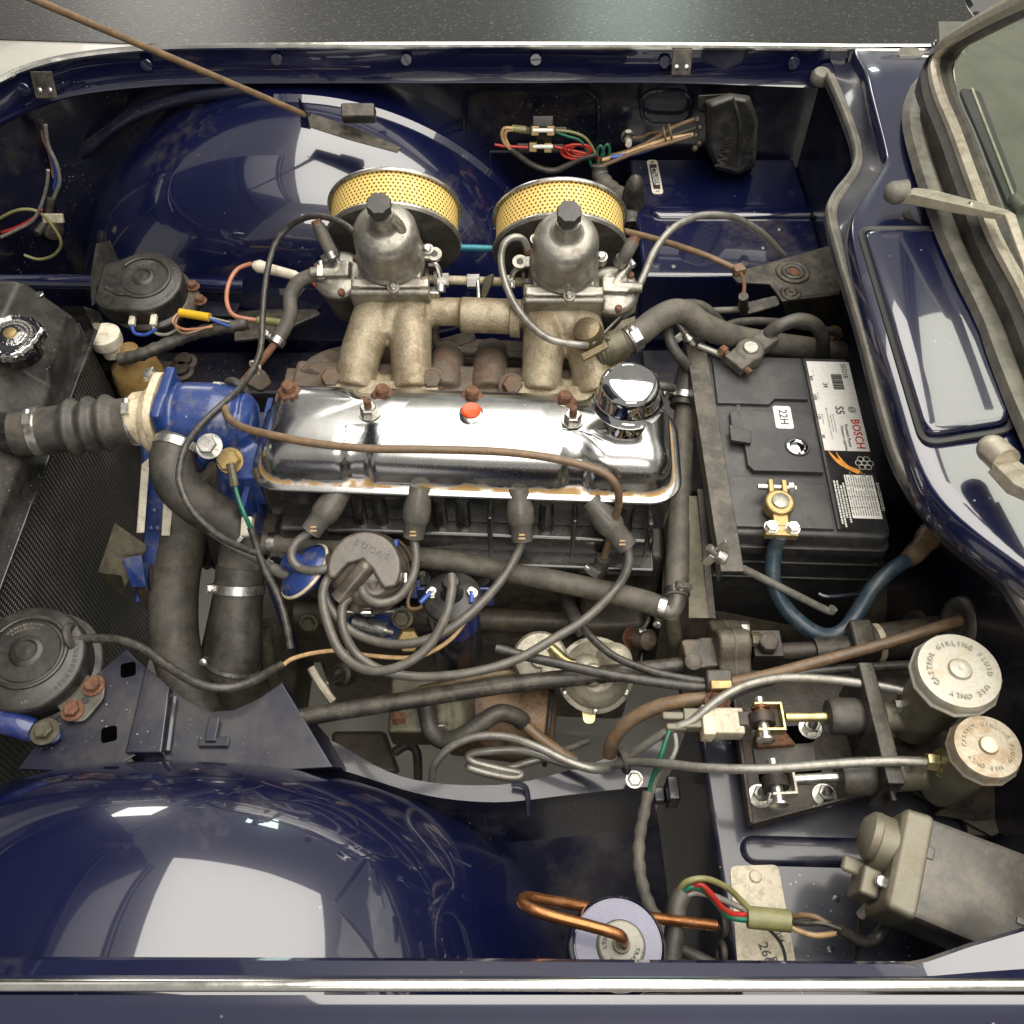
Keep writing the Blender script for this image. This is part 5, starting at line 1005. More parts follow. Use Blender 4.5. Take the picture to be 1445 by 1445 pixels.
obj('bolt', B().hexa(fr(P(64, 1033, -.194)), .009, .007, .014), 'olive_metal', st)
hl = thing('horn_lead', 'black sleeved lead wandering from the near horn past the bottom hose', 'wire', P(200, 930, -.25))
obj('sleeve', B().tube(hp([(104, 904, -.18), (125, 901, -.18), (165, 903, -.178), (200, 915, -.178), (240, 942, -.18), (280, 965, -.18), (320, 971, -.185), (355, 962, -.195), (385, 945, -.21), (398, 938, -.215)]), .0048, 10), 'wire_black', hl)
obj('ring', B().torus(fr(P(103, 898, -.178), (1, .2, .3)), .011, .0045, 20, 8), 'rubber', hl)
# ------------------------------------------------------------------ battery
bTL, bTR, bBR = P(1003, 492, -.12), P(1207, 504, -.12), P(1277, 757, -.12)
bx = V(1, -.035, 0).normalized(); by_ = V(-bx.y, bx.x, 0)
BW, BD, BHt = .172, .262, .20
borg = bBR - bx*BW + V(-.012, 0, 0)                        # near left corner of the lid top
KM = fr(borg, (0, 0, 1), bx)              # x across, y away, z up, 0 at the lid top
ba = thing('battery', 'black car battery with a white and black label on its lid', 'battery', KM @ V(BW/2, BD/2, -BHt))
cxy = (BW/2, BD/2)
obj('case', B().prism([(x + cxy[0], y + cxy[1]) for x, y in rrect(BW, BD, .008)], -BHt, -.030, KM), 'battery_case', ba, bev=.002)
for z in (-.055, -.085): obj('case_rib', B().box((BW/2, BD/2, z), (BW+.004, BD+.004, .004), KM), 'battery_case', ba, bev=.0015)
obj('lid_skirt', B().prism([(x + cxy[0], y + cxy[1]) for x, y in rrect(BW+.008, BD+.008, .010)], -.036, -.022, KM), 'battery_case', ba, bev=.002)
obj('lid', B().prism([(x + cxy[0], y + cxy[1]) for x, y in rrect(BW, BD, .010)], -.024, -.002, KM), 'battery_lid', ba, bev=.005, segs=3)
# lid panels with grooves between them
def pan(name, pts, h, m='battery_lid', z0=-.003, bev=.0012): return obj(name, B().prism(pts, z0, h, KM), m, ba, bev=bev)
cw = .112
pan('lid_panel', [(.006, BD-.082), (.066, BD-.082), (.074, BD-.073), (cw, BD-.073), (cw, BD-.006), (.006, BD-.006)], .0022)
pan('lid_panel', [(.030, .088), (.036, .080), (cw, .080), (cw, BD-.094), (.022, BD-.094), (.018, BD-.098), (.018, .135), (.030, .128)], .0042)
pan('lid_panel', [(.006, .006), (cw, .006), (cw, .065), (.090, .065), (.082, .073), (.006, .073)], .0022)
pan('lid_panel', [(cw+.003, .006), (BW-.006, .006), (BW-.006, BD-.006), (cw+.003, BD-.006)], .0022)
obj('vent_notch', B().prism([(.014, .118), (.036, .114), (.038, .132), (.020, .142), (.014, .140)], .0043, .0095, KM), 'black_plastic', ba, bev=.001)
obj('inspection_eye', B().lathe([(.0125, .0043), (.0125, .0052), (.009, .0056), (.0075, .0046), (.005, .0055), (0, .006)], KM @ Matrix.Translation((.088, .115, 0)), 28), 'chrome', ba)
obj('eye_ring', B().torus(KM @ Matrix.Translation((.088, .115, .0045)), .0125, .0015, 28, 6), 'battery_case', ba)
# labels
lx0, lx1, ly0, ly1 = cw+.006, BW-.004, .006, BD-.012
lab = obj('label_black', B().prism([(lx0, ly0), (lx1, ly0), (lx1, ly1), (lx0, ly1)], .0022, .0027, KM), 'label_black', ba)
wl = obj('label_white', B().prism([(lx0, .112), (lx1, .112), (lx1, ly1), (lx0, ly1)], .0027, .0030, KM), 'white_label', lab)
def btxt(name, s, x, y, size, m, z=.0034, st=1.0, par=lab):
    # lettering reads along the battery, from far to near
    b = B(); text(b, s, KM @ Matrix.Translation((x, y, z)) @ Matrix.Rotation(-math.pi/2, 4, 'Z'), size, 0, st); return obj(name, b, m, par)
btxt('lettering', 'BOSCH', .1585, .137, .0135, 'red_ink')
btxt('lettering', 'S5521B', .1600, .235, .0078, 'ink')
btxt('lettering', 'S5', .1440, .172, .0135, 'ink')
btxt('lettering', '34', .1400-.006, .211, .0085, 'ink', st=.9)
btxt('lettering', 'Premium Power', .1475, .134, .0052, 'ink'); btxt('lettering', 'Puissance supérieure', .1425, .128, .0048, 'ink')
for i, s in enumerate(('Distributed by/Distribué par', 'Robert Bosch Inc. Canada', 'Made in South Korea/Fabriqué en Corée du Sud')): btxt('lettering', s, .1355 - i*.0031, .152, .0024, 'ink_grey')
for i, s in enumerate(('800', '1000', '110', '80')): btxt('lettering', s, .1195, .222 - i*.030, .0052, 'ink')
for i, s in enumerate(('Group size', 'CCA at 0°F', 'Reserve capacity')): btxt('lettering', s, .1232, .230 - i*.036, .0023, 'ink_grey')
cM = KM @ Matrix.Translation((.1585, .1735, .0034)); obj('emblem', B().torus(cM, .0042, .0005, 24, 4, .3).torus(cM, .0026, .0004, 18, 4, .3).box((0, 0, 0), (.001, .0046, .0003), cM), 'ink_grey', lab)
bc_ = B(); x = .229
for i in range(26):
    w_ = random.choice((.0004, .0006, .0009)); bc_.box((.1495, x, .0032), (.0125, w_, .0003), KM); x -= w_ + random.choice((.0004, .0006))
    if x < .205: break
o = obj('bar_code', bc_, 'ink', lab); o['kind'] = 'stuff'
fl_ = B()
def swoosh(y0, amp, w): 
    a = [KM @ V(.122 + amp*t**1.6, .112 - .030*t - .006*math.sin(t*3), .0031) for t in [i/14 for i in range(15)]]
    return [a, [p + (KM.to_3x3() @ V(w*math.sin(i/14*math.pi), .001 + .004*i/14, 0)) for i, p in enumerate(a)]]
obj('flame_print', B().grid(swoosh(0, .030, .004)), 'flame', lab); obj('flame_print', B().grid([[p + (KM.to_3x3() @ V(.008, -.002, 0.0001)) for p in l] for l in swoosh(0, .020, .003)]), 'flame', lab)
rc_ = B()
for i in range(7):
    a = i*2*math.pi/6; r = 0 if i == 6 else .0062; q = KM @ Matrix.Translation((.1585 + r*math.cos(a), .095 + r*math.sin(a), .0031)); rc_.torus(q, .0036, .0004, 16, 4, .3)
obj('recycling_mark', rc_, 'white_ink', lab)
wt = obj('warning_table', B().prism([(.133, .020), (.164, .020), (.164, .078), (.133, .078)], .0027, .0030, KM), 'white_label', lab)
wr = B(); random.seed(3)
for i in range(11):
    yy = .0235
    while yy < .075:
        w_ = random.uniform(.003, .009); wr.box((.1348 + i*.0026, yy + w_/2, .0032), (.0011, w_, .0002), KM); yy += w_ + .0012
        if abs(yy % .019) < .002: yy += .002
o = obj('warning_print', wr, 'ink_grey', lab); o['kind'] = 'stuff'
for i in range(3): obj('warning_rule', B().box((.1485, .034 + i*.0145, .00325), (.031, .0004, .0002), KM), 'ink_grey', wt)
btxt('lettering', 'DANGER/POISON', .1668, .049, .0047, 'white_ink', st=1.0)
wr = B()
for i in range(4):
    yy = (.012, .008, .020, .014)[i]
    while yy < (.066, .070, .060, .066)[i]: w_ = random.uniform(.001, .004); wr.box((.1210 + i*.0031, yy + w_/2, .0032), (.0019, w_, .0002), KM); yy += w_ + .0007
o = obj('worn_print', wr, 'white_ink', lab); o['kind'] = 'stuff'
s2 = obj('date_sticker', B().prism([(.078 + x*1.0, .158 + y) for x, y in rrect(.020, .034, .003)], .0043, .0047, KM), 'white_label', ba)
btxt('lettering', '22H', .078, .158, .0135, 'ink', .0050, 1.0, ba)
btxt('lettering', 'KX022', .0285, .167, .0058, 'motor_cover', .0048, 1.0, ba)
# terminals
ng = thing('negative_terminal', 'corroded grey lead clamp on the far battery post with a black cable', 'battery clamp', KM @ V(.055, BD-.035, .003))
nc = P(1057, 498, -.105); nm_ = fr(nc, (0, -.1, 1), V(.75, .65, 0))
obj('clamp', B().lathe([(.017, -.010), (.017, .007), (.014, .009)], nm_, 24).box((.026, 0, -.001), (.03, .022, .015), nm_).box((-.018, 0, -.001), (.022, .028, .014), nm_), 'rubber_dusty', ng, remesh=.0016, smooth=3)
obj('post', B().lathe([(.0095, 0), (.009, .0105), (.008, .0115)], nm_, 24), 'alu', ng)
obj('bolt', B().cyl(nm_ @ V(-.021, .022, 0), nm_ @ V(-.021, -.022, 0), .004).hexa(fr(nm_ @ V(-.021, .018, 0), nm_.to_3x3() @ V(0, 1, 0)), .007, .008), 'rust', ng)
obj('cable', B().tube([nm_ @ V(.034, 0, 0)] + hp([(1088, 468, -.095), (1105, 458, -.085), (1130, 451, -.082), (1150, 458, -.09), (1160, 475, -.11), (1162, 500, -.14)]), .0082, 14), 'rubber', ng)
po = thing('positive_terminal', 'brass clamp on the near battery post with a blue-black cable', 'battery clamp', P(1098, 725, -.12))
pm_ = fr(P(1099, 712, -.104), (0, -.08, 1), V(1, -.06, 0))
obj('clamp', B().lathe([(.0155, -.008), (.0155, .005), (.0135, .007)], pm_, 28).box((-.007, .018, -.001), (.006, .022, .012), pm_).box((.007, .018, -.001), (.006, .022, .012), pm_).box((0, -.016, -.002), (.016, .022, .010), pm_).box((0, -.030, -.003), (.034, .016, .010), pm_), 'brass', po, bev=.0015)
obj('post', B().lathe([(.0095, 0), (.009, .009), (.008, .0095)], pm_, 24), 'alu', po)
for sx in (-.011, .011): obj('bolt', B().hexa(pm_ @ Matrix.Translation((sx, -.030, .002)), .0066, .005, .0075), 'zinc', po)
obj('pinch_bolt', B().cyl(pm_ @ V(-.020, .022, -.001), pm_ @ V(.020, .022, -.001), .0035).hexa(fr(pm_ @ V(.012, .022, -.001), (1, 0, 0)), .006, .006), 'zinc', po)
obj('cable', B().tube([pm_ @ V(0, -.034, -.004)] + hp([(1093, 775, -.13), (1090, 810, -.15), (1097, 838, -.165), (1115, 865, -.178), (1145, 890, -.185), (1170, 897, -.188), (1192, 888, -.185), (1212, 862, -.175), (1232, 830, -.16), (1258, 805, -.15), (1285, 787, -.145)]), .0082, 14), 'cable_blue', po)
obj('boot', B().tube(hp([(1280, 790, -.145), (1297, 775, -.142), (1315, 752, -.14)]), [.0095, .011, .0135], 14), 'wire_brown', po)
# clamp bar and its rods
cb = thing('battery_clamp_bar', 'worn black angle bar clamping the battery edge beside the engine', 'clamp bar', P(1005, 640, -.12))
a0, a1 = P(980, 475, -.110), P(1034, 806, -.110); d = (a1-a0); sd = V(d.y, -d.x, 0).normalized()*-1
w0 = .012
obj('bar', B().loft([[a0 - sd*w0, a0 + sd*w0, a0 + sd*w0 + V(0, 0, -.003), a0 - sd*(w0-.003) + V(0, 0, -.003), a0 - sd*(w0-.003) + V(0, 0, -.02), a0 - sd*w0 + V(0, 0, -.02)], [a1 - sd*w0, a1 + sd*w0, a1 + sd*w0 + V(0, 0, -.003), a1 - sd*(w0-.003) + V(0, 0, -.003), a1 - sd*(w0-.003) + V(0, 0, -.02), a1 - sd*w0 + V(0, 0, -.02)]], True, True, True), 'black_metal', cb, bev=.001)
def wing(c, ax, label):
    t = thing('clamp_rod', label, 'clamp rod', c, 'battery clamp rods'); M = fr(c, ax)
    obj('wing_nut', B().lathe([(.0085, 0), (.007, .006), (.006, .010)], M, 16).box((.011, 0, .009), (.014, .004, .010), M).box((-.011, 0, .009), (.014, .004, .010), M), 'zinc', t, bev=.001)
    return t, M
t, M = wing(P(973, 478, -.105), V(-.6, .35, .7), 'short threaded clamp rod with wing nut at the far end of the bar'); obj('rod', B().cyl(M @ V(0, 0, -.03), M @ V(0, 0, .028), .0035), 'wiper_silver', t)
obj('hook', B().cyl(P(985, 487, -.105), P(1020, 502, -.112), .004), 'pipe_grey', t)
t, M = wing(P(1020, 787, -.110), V(-.7, .15, .5), 'long grey clamp rod with wing nut reaching in front of the battery'); obj('rod', B().tube(hp([(1000, 772, -.1), (1022, 790, -.115), (1060, 808, -.135), (1120, 838, -.16), (1160, 858, -.18), (1172, 863, -.185)]), .0042, 10), 'pipe_grey', t)
obj('hook_end', B().cyl(P(1172, 863, -.185), P(1176, 858, -.18), .005), 'pipe_grey', t)
obj('tray_rod', B().tube(hp([(1155, 838, -.2), (1170, 842, -.2), (1215, 838, -.2)]), .003, 8), 'paint_dusty', t)
# ------------------------------------------------------------------ pedal box with two master cylinders
PZ = -.195
pb = thing('pedal_bracket', 'rusty black pedal bracket plate with slots on the near shelf', 'bracket', P(1150, 1080, -.215))
plate = hp([(1036, 985, PZ), (1120, 955, PZ), (1330, 930, PZ), (1400, 1010, PZ), (1432, 1165, PZ), (1400, 1180, PZ), (1270, 1108, PZ), (1068, 1162, PZ), (1058, 1158, PZ)])
obj('plate', B().slab(plate, .004), 'rusty_black', pb, bev=.001)
obj('edge_flange', B().slab(hp([(1034, 985, PZ+.012), (1040, 984, PZ+.012), (1064, 1160, PZ+.012), (1058, 1162, PZ+.012)]), .014), 'rusty_black', pb, bev=.0015)
for q in ([(1064, 1028), (1150, 1022), (1152, 1048), (1068, 1052)], [(1070, 1082), (1158, 1078), (1162, 1106), (1072, 1110)]):
    obj('slot', B().slab(roundpoly([P(x, y, PZ+.0006) for x, y in q], .008), .0009), 'hole_shade', pb)
obj('shield', B().slab(hp([(1062, 1054, PZ+.003), (1150, 1051, PZ+.003), (1152, 1074, PZ+.003), (1066, 1080, PZ+.003)]), .003), 'rubber', pb, bev=.001)
obj('pedal_arm', B().slab(hp([(1066, 1034, -.185), (1108, 1030, -.185), (1124, 1050, -.185), (1068, 1054, -.185)]), .01), 'rust', pb, bev=.002)
for px, py in ((1143, 1028), (1072, 1124), (1163, 1123), (1265, 1032)):
    nt2 = obj('stud_nut', B().hexa(fr(P(px, py, PZ)), .0082, .008, .0115), 'zinc', pb); obj('stud', B().lathe([(.0045, .008), (.0045, .014), (.003, .015)], fr(P(px, py, PZ)), 12), 'black_metal', nt2)
u0, u1 = P(1222, 934, -.118), P(1266, 1106, -.125)
obj('upright', B().loft([[u0 + V(-.007, 0, 0), u0 + V(.007, 0, 0), u0 + V(.007, 0, -.07), u0 + V(-.007, 0, -.07)], [u1 + V(-.008, 0, 0), u1 + V(.008, 0, 0), u1 + V(.008, 0, -.06), u1 + V(-.008, 0, -.06)]], True, True, True), 'black_metal', pb, bev=.0015)
obj('side_web', B().slab(hp([(1058, 1160, PZ), (1264, 1106, -.165), (1264, 1110, PZ-.01), (1062, 1166, PZ-.01)]), .002), 'rusty_black', pb)
obj('side_web', B().slab(hp([(1320, 1150, -.19), (1375, 1115, -.17), (1400, 1090, -.17), (1432, 1168, -.2)]), .003), 'rusty_black', pb)
def master(label, y1, z1, x0, xa, cap, capr, capmat, resz, yoke, words):
    # axis along the row y1 at height z1
    def Q(px, dy=0, dz=0): return P(px, y1(px) + dy, z1) + V(0, 0, dz)
    t = thing('master_cylinder', label, 'master cylinder', Q(xa) + V(0, 0, -.02), 'brake and clutch master cylinders')
    ax = (Q(xa+60) - Q(xa)).normalized()
    obj('push_rod', B().cyl(Q(x0), Q(xa), .0048), yoke, t)
    bl = Q(xa)
    obj('rubber_boot', B().lathe([(.007, -.002), (.0155, 0), (.0175, .004), (.0178, .026), (.0165, .030), (.012, .034)], fr(bl, ax), 28), 'rubber', t)
    obj('nose', B().lathe([(.013, .032), (.013, .046)], fr(bl, ax), 20), 'alu', t)
    obj('flange', B().box((0, 0, .0405), (.022, .056, .006), fr(bl, ax, V(0, 0, 1))), 'black_metal', t, bev=.002)
    for s in (-.022, .022): obj('flange_nut', B().hexa(fr(bl + ax*.044, ax) @ Matrix.Translation((0, s, -.012)), .0065, .007), 'black_metal', t)
    for s in (-.022, .022): obj('flange_bolt', B().hexa(fr(bl + ax*.056, ax) @ Matrix.Translation((0, s, 0)), .0065, .006), 'zinc', t)
    cpt = P(*cap)
    res = V(cpt.x, cpt.y, cpt.z)
    obj('barrel', B().lathe([(.0155, .05), (.0155, .085), (.0165, .086), (.0165, .090), (.0150, .091), (.0142, .125)], fr(bl, ax), 28).cyl(V(res.x, res.y+.004, resz-.038), V(res.x, res.y, cpt.z-.010), capr*.66, capr*.74).cyl(bl + ax*.10, V(res.x, res.y+.004, z1), .0145), 'motor_grey', t, remesh=.0018, smooth=4)
    M = fr(res, V(-.04, -.02, 1), V(1, 0, 0))
    n = 12
    def dg(r, h): return [M @ V(r*math.cos(2*math.pi*(i+.5)/n), r*math.sin(2*math.pi*(i+.5)/n), h) for i in range(n)]
    cp_ = obj('cap', B().loft([dg(capr*1.0, -.010), dg(capr*1.04, -.009), dg(capr*1.04, -.007), dg(capr*.99, -.005), dg(capr*.975, .002), dg(capr*.93, .005)], True, True, False).lathe([(capr*.92, .005), (capr*.6, .006), (capr*.27, .006), (capr*.24, .0085), (capr*.14, .0095), (0, .0096)], M, 48, False), capmat, t, bev=.0006)
    obj('cap_boss', B().lathe([(capr*.25, .006), (capr*.24, .0088), (capr*.15, .0100), (capr*.04, .0100), (0, .0094)], M, 32), capmat if words else 'cream', cp_)
    tb = B()
    if words:
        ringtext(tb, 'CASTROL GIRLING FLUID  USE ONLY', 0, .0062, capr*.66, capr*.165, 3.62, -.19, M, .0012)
    else: ringtext(tb, 'CASTROL GIRLING FLUID  USE ONLY', 0, .0062, capr*.66, capr*.165, 3.05, -.19, M, .0007)
    obj('lettering', tb, 'cap_letters_shade' if words else capmat, cp_)
    return t, Q, ax
m1, Q1, ax1 = master('master cylinder under the larger silver cap lettered for brake and clutch fluid', lambda px: 1012 - (px-1100)*.01, -.150, 1108, 1168, (1351, 949, -.055), .0375, 'cap_silver', -.13, 'gold_zinc', True)
m2, Q2, ax2 = master('master cylinder under the smaller stained white cap', lambda px: 1101 - (px-1100)*.05, -.155, 1120, 1184, (1391, 1056, -.065), .0290, 'cap_dirty', -.13, 'zinc', False)
def clevis(par, Q, x0, x1, m):
    w = .0145
    for s in (-1, 1): obj('clevis_arm', B().slab([Q(x0) + V(0, s*w, .004), Q(x1) + V(0, s*w, .004), Q(x1) + V(0, s*w, -.008), Q(x0) + V(0, s*w, -.008)], .003, (0, s, 0)), m, par, bev=.0008)
    obj('clevis_end', B().slab([Q(x1) + V(0, w, .004), Q(x1) + V(0, -w, .004), Q(x1) + V(0, -w, -.008), Q(x1) + V(0, w, -.008)], .003, (1, 0, 0)), m, par, bev=.0008)
    c = Q((x0*.75 + x1*.25)); pin = obj('clevis_pin', B().cyl(c + V(0, -.020, -.002), c + V(0, .020, -.002), .0055).lathe([(.009, 0), (.009, .002), (.005, .004)], fr(c + V(0, -.021, -.002), (0, -1, 0)), 18), 'zinc', par)
    obj('spring', B().torus(fr(c + V(0, .010, -.002), (0, 1, 0)), .0075, .0018, 18, 6).torus(fr(c + V(0, .005, -.002), (0, 1, 0)), .0075, .0018, 18, 6), 'copper', pin)
    obj('pedal_eye', B().cyl(c + V(0, -.006, -.004), c + V(0, .004, -.004), .0125), 'rusty_black', par)
clevis(m1, Q1, 1066, 1106, 'gold_zinc'); clevis(m2, Q2, 1086, 1122, 'wiper_silver')
sw = thing('brake_light_switch', 'rust speckled beige brake light switch with a two pin plug', 'switch', P(1020, 1022, -.21))
sM = fr(P(1018, 1021, -.165), (0, -.05, 1), V(1, -.02, 0))
obj('body', B().box((.004, 0, 0), (.032, .026, .020), sM), 'plate_cream', sw, bev=.002); obj('collar', B().box((-.014, 0, 0), (.012, .030, .023), sM), 'cream', sw, bev=.002)
obj('nut', B().hexa(fr(P(1040, 1020, -.165), (1, 0, 0)), .013, .012), 'rusty_black', sw)
obj('plug', B().box((-.028, .003, 0), (.018, .020, .014), sM).box((-.046, .006, 0), (.022, .008, .009), sM).box((-.044, -.005, 0), (.02, .007, .009), sM), 'motor_grey', sw, bev=.002)
hose('switch_wire', [(945, 1030, -.165), (938, 1050, -.17), (930, 1075, -.18), (920, 1100, -.2), (915, 1120, -.21)], .0023, 'wire_green', 'pale green wire hanging from the brake light switch plug', 'wire')
hose('switch_wire', [(952, 1035, -.165), (954, 1055, -.168), (945, 1075, -.175), (928, 1095, -.195), (921, 1118, -.21)], .0023, 'wire_grey', 'pale grey wire hanging from the brake light switch plug', 'wire')
# ------------------------------------------------------------------ steering column
sc_ = thing('steering_column', 'greasy steering column with a bolted rubber coupling before the battery', 'steering column', P(1030, 940, -.3))
obj('lower_shaft', B().tube(hp([(415, 1014, -.225), (700, 968, -.215), (975, 938, -.205)]), .0095, 14, 1), 'black_metal', sc_)
obj('lower_yoke', B().box((0, 0, 0), (.034, .034, .036), fr(P(985, 932, -.2), (0, 0, 1), V(1, .12, 0))).cyl(P(965, 938, -.2), P(1000, 930, -.2), .016), 'greasy', sc_, remesh=.002, smooth=3)
obj('yoke_bolt', B().lathe([(.009, 0), (.009, .004), (.006, .006)], fr(P(978, 934, -.180), (0, -.3, 1)), 18), 'greasy', sc_)
cM_ = fr(P(1028, 922, -.195), V(1, .05, 0), V(0, 0, 1))
obj('rubber_coupling', B().prism([(.038*math.cos(a) * (.86 + .14*math.cos(4*a)), .038*math.sin(a) * (.86 + .14*math.cos(4*a))) for a in [i*math.pi/20 for i in range(40)]], -.017, .017, cM_), 'greasy', sc_, bev=.004)
obj('coupling_seam', B().prism([(.0385*math.cos(a) * (.87 + .14*math.cos(4*a)), .0385*math.sin(a) * (.87 + .14*math.cos(4*a))) for a in [i*math.pi/20 for i in range(40)]], -.001, .001, cM_), 'rubber_dusty', sc_)
for a, z_ in ((0, .018), (math.pi/2, .018), (-math.pi/2, .018), (math.pi, .018)):
    obj('coupling_bolt', B().hexa(cM_ @ Matrix.Translation((.029*math.cos(a), .029*math.sin(a), z_)), .0075, .009), 'zinc' if a < 0 else 'olive_metal', sc_)
obj('upper_yoke', B().box((0, 0, 0), (.030, .030, .034), fr(P(1078, 918, -.19), (0, 0, 1))).hexa(fr(P(1082, 912, -.172), (0, 0, 1)), .011, .012), 'rusty_black', sc_, bev=.003)
obj('upper_shaft', B().cyl(P(1090, 921, -.19), P(1150, 918, -.185), .0095), 'rusty_black', sc_); obj('sleeve', B().cyl(P(1148, 919, -.185), P(1205, 914, -.185), .0135), 'black_metal', sc_)
obj('clamp', B().box((0, 0, 0), (.024, .040, .040), fr(P(1212, 910, -.18))), 'black_metal', sc_, bev=.004)
obj('column_tube', B().cyl(P(1216, 910, -.182), P(1345, 892, -.182), .0195), 'rusty_black', sc_); obj('tube_band', B().cyl(P(1232, 908, -.182), P(1240, 907, -.182), .0205), 'plate_cream', sc_)
# capillary / cables crossing towards the bulkhead
hose('wiper_rack_tube', [(1002, 968, -.165), (1060, 958, -.168), (1150, 935, -.165), (1250, 908, -.15), (1320, 886, -.14), (1355, 876, -.14)], .0058, 'wire_brown', 'stiff brown tube rising from the pedal bracket to a bulkhead grommet', 'tube')
hose('bonnet_cable', [(700, 915, -.19), (760, 930, -.19), (850, 950, -.185), (930, 963, -.18), (1000, 970, -.175), (1060, 965, -.172), (1140, 948, -.172), (1290, 938, -.17)], .0052, 'wire_black', 'black cable running under the fuel pump leads to the bracket clip', 'cable')
hose('bonnet_cable', [(820, 880, -.19), (835, 900, -.188), (870, 928, -.185), (930, 950, -.18), (1000, 962, -.175), (1050, 962, -.172)], .0042, 'wire_black', 'thin black cable curving off the fuel pump to the bracket clip', 'cable')
cl = thing('cable_clip', 'brass coloured clip with rubber sleeve holding cables above the switch', 'clip', P(1014, 980, -.2))
obj('sleeve', B().box((0, 0, 0), (.026, .022, .016), fr(P(1014, 962, -.168), (0, -.2, 1))), 'rubber', cl, bev=.003); obj('clip', B().box((0, 0, 0), (.022, .010, .018), fr(P(1016, 969, -.165), (0, -.2, 1))), 'brass', cl, bev=.002)
obj('bolt', B().hexa(fr(P(1012, 991, -.17), (0, -.3, 1)), .009, .008, .0125), 'rust', cl)
hose('overflow_tube', [(1000, 985, -.18), (960, 990, -.185), (920, 1000, -.195), (885, 1020, -.21), (865, 1045, -.23), (860, 1065, -.25)], .0075, 'wire_brown', 'brown flexible tube curving down beside the inner wing', 'tube')
# brake pipes
hose('brake_pipe', [(1300, 982, -.115), (1240, 968, -.125), (1160, 958, -.135), (1100, 957, -.14), (1050, 968, -.145), (1010, 990, -.15), (975, 1018, -.16), (945, 1030, -.168), (905, 1055, -.19), (870, 1078, -.225), (840, 1086, -.24), (800, 1074, -.24), (760, 1055, -.24), (715, 1040, -.245), (670, 1040, -.25), (635, 1055, -.26), (613, 1080, -.28), (610, 1102, -.3)], .0044, 'pipe_grey', 'pale grey pipe from the larger silver cap looping low past the oil filter', 'pipe')
hose('brake_pipe', [(1320, 1076, -.115), (1260, 1074, -.118), (1180, 1078, -.125), (1080, 1085, -.135), (1000, 1084, -.15), (940, 1078, -.17), (890, 1076, -.205), (850, 1082, -.24), (800, 1078, -.26), (740, 1060, -.27), (690, 1060, -.275), (662, 1065, -.28), (668, 1075, -.28), (705, 1085, -.285), (735, 1092, -.285), (725, 1098, -.285), (690, 1092, -.285), (660, 1082, -.285), (700, 1086, -.29), (760, 1072, -.3), (830, 1045, -.32)], .0044, 'pipe_grey', 'pale grey pipe from the stained white cap coiling beside the inner wing', 'pipe')
for px, py, z, q in ((1297, 984, -.115, m1), (1322, 1076, -.115, m2)): obj('pipe_nut', B().hexa(fr(P(px, py, z), (-1, .1, .1)), .008, .010).torus(fr(P(px+6, py, z), (-1, .1, .2)), .009, .004, 16, 6), 'brass' if q is m1 else 'gold_zinc', q)
pc_ = thing('p_clip', 'black rubber lined clip holding the grey pipes on the inner wing', 'clip', P(880, 1080, -.26)); obj('band', B().torus(fr(P(880, 1074, -.215), V(1, .3, 0)), .011, .003, 20, 6), 'rubber', pc_); obj('bolt', B().hexa(fr(P(895, 1100, -.255), (0, -.3, 1)), .007, .006, .009), 'steel', pc_)
# ------------------------------------------------------------------ wiper motor
wm = thing('wiper_motor', 'grey wiper motor with a dull box cover and domed cast end', 'wiper motor', P(1340, 1270, -.2))
A_ = P(1262, 1222, -.115); Bq = P(1437, 1290, -.115); wx = (Bq-A_).normalized(); WM = fr(A_, V(0, -.12, 1), wx)
wl_ = (Bq-A_).length
def wring(x, s, zc=0): return [WM @ V(x, y*s, z*s + zc) for y, z in [(q[0], q[1]) for q in rrect(.082, .060, .006, 2)]]
obj('cover', B().loft([wring(.014, 1), wring(wl_-.004, 1.02), wring(wl_, .98)], True, True, True), 'motor_cover', wm, sharp=30)
obj('end_frame', B().loft([wring(-.010, .90), wring(-.006, 1.02), wring(.010, 1.05), wring(.014, 1.03)], True, True, True).lathe([(.023, -.020), (.023, -.004)], WM @ Matrix.Rotation(math.pi/2, 4, 'Y') @ Matrix.Translation((-.006, .012, -.002)), 28), 'motor_grey', wm, bev=.0015)
obj('gear_dome', B().lathe([(.021, 0), (.020, .006), (.013, .012), (0, .014)], fr(WM @ V(-.021, .014, .008), -wx), 28), 'motor_grey', wm)
obj('bracket', B().box((-.018, -.022, -.006), (.016, .024, .034), WM).box((-.03, -.012, -.004), (.02, .014, .006), WM), 'motor_grey', wm, bev=.003)
obj('screw', B().lathe([(.005, 0), (.005, .003), (.004, .004)], fr(WM @ V(-.012, -.020, .014), (0, -.2, 1)), 16), 'zinc', wm)
obj('tab', B().box((wl_-.008, -.012, .030), (.008, .006, .004), WM).box((.016, .012, .0295), (.006, .010, .003), WM), 'motor_cover', wm, bev=.001)
obj('mount', B().box((wl_+.008, .0, .01), (.018, .07, .05), WM), 'motor_grey', wm, bev=.003)
obj('cable', B().tube([WM @ V(-.004, -.036, -.02)] + hp([(1250, 1300, -.16), (1240, 1320, -.17), (1222, 1330, -.17), (1198, 1320, -.165), (1185, 1310, -.16)]), .0052, 12), 'wire_black', wm)
obj('earth_wire', B().tube(hp([(1236, 1264, -.13), (1228, 1278, -.14), (1216, 1288, -.15), (1213, 1310, -.17), (1206, 1362, -.2)]), .002, 8), 'wire_black', wm); obj('earth_sleeve', B().tube(hp([(1234, 1266, -.13), (1226, 1278, -.14), (1214, 1292, -.15)]), .004, 10), 'wire_grey', wm)
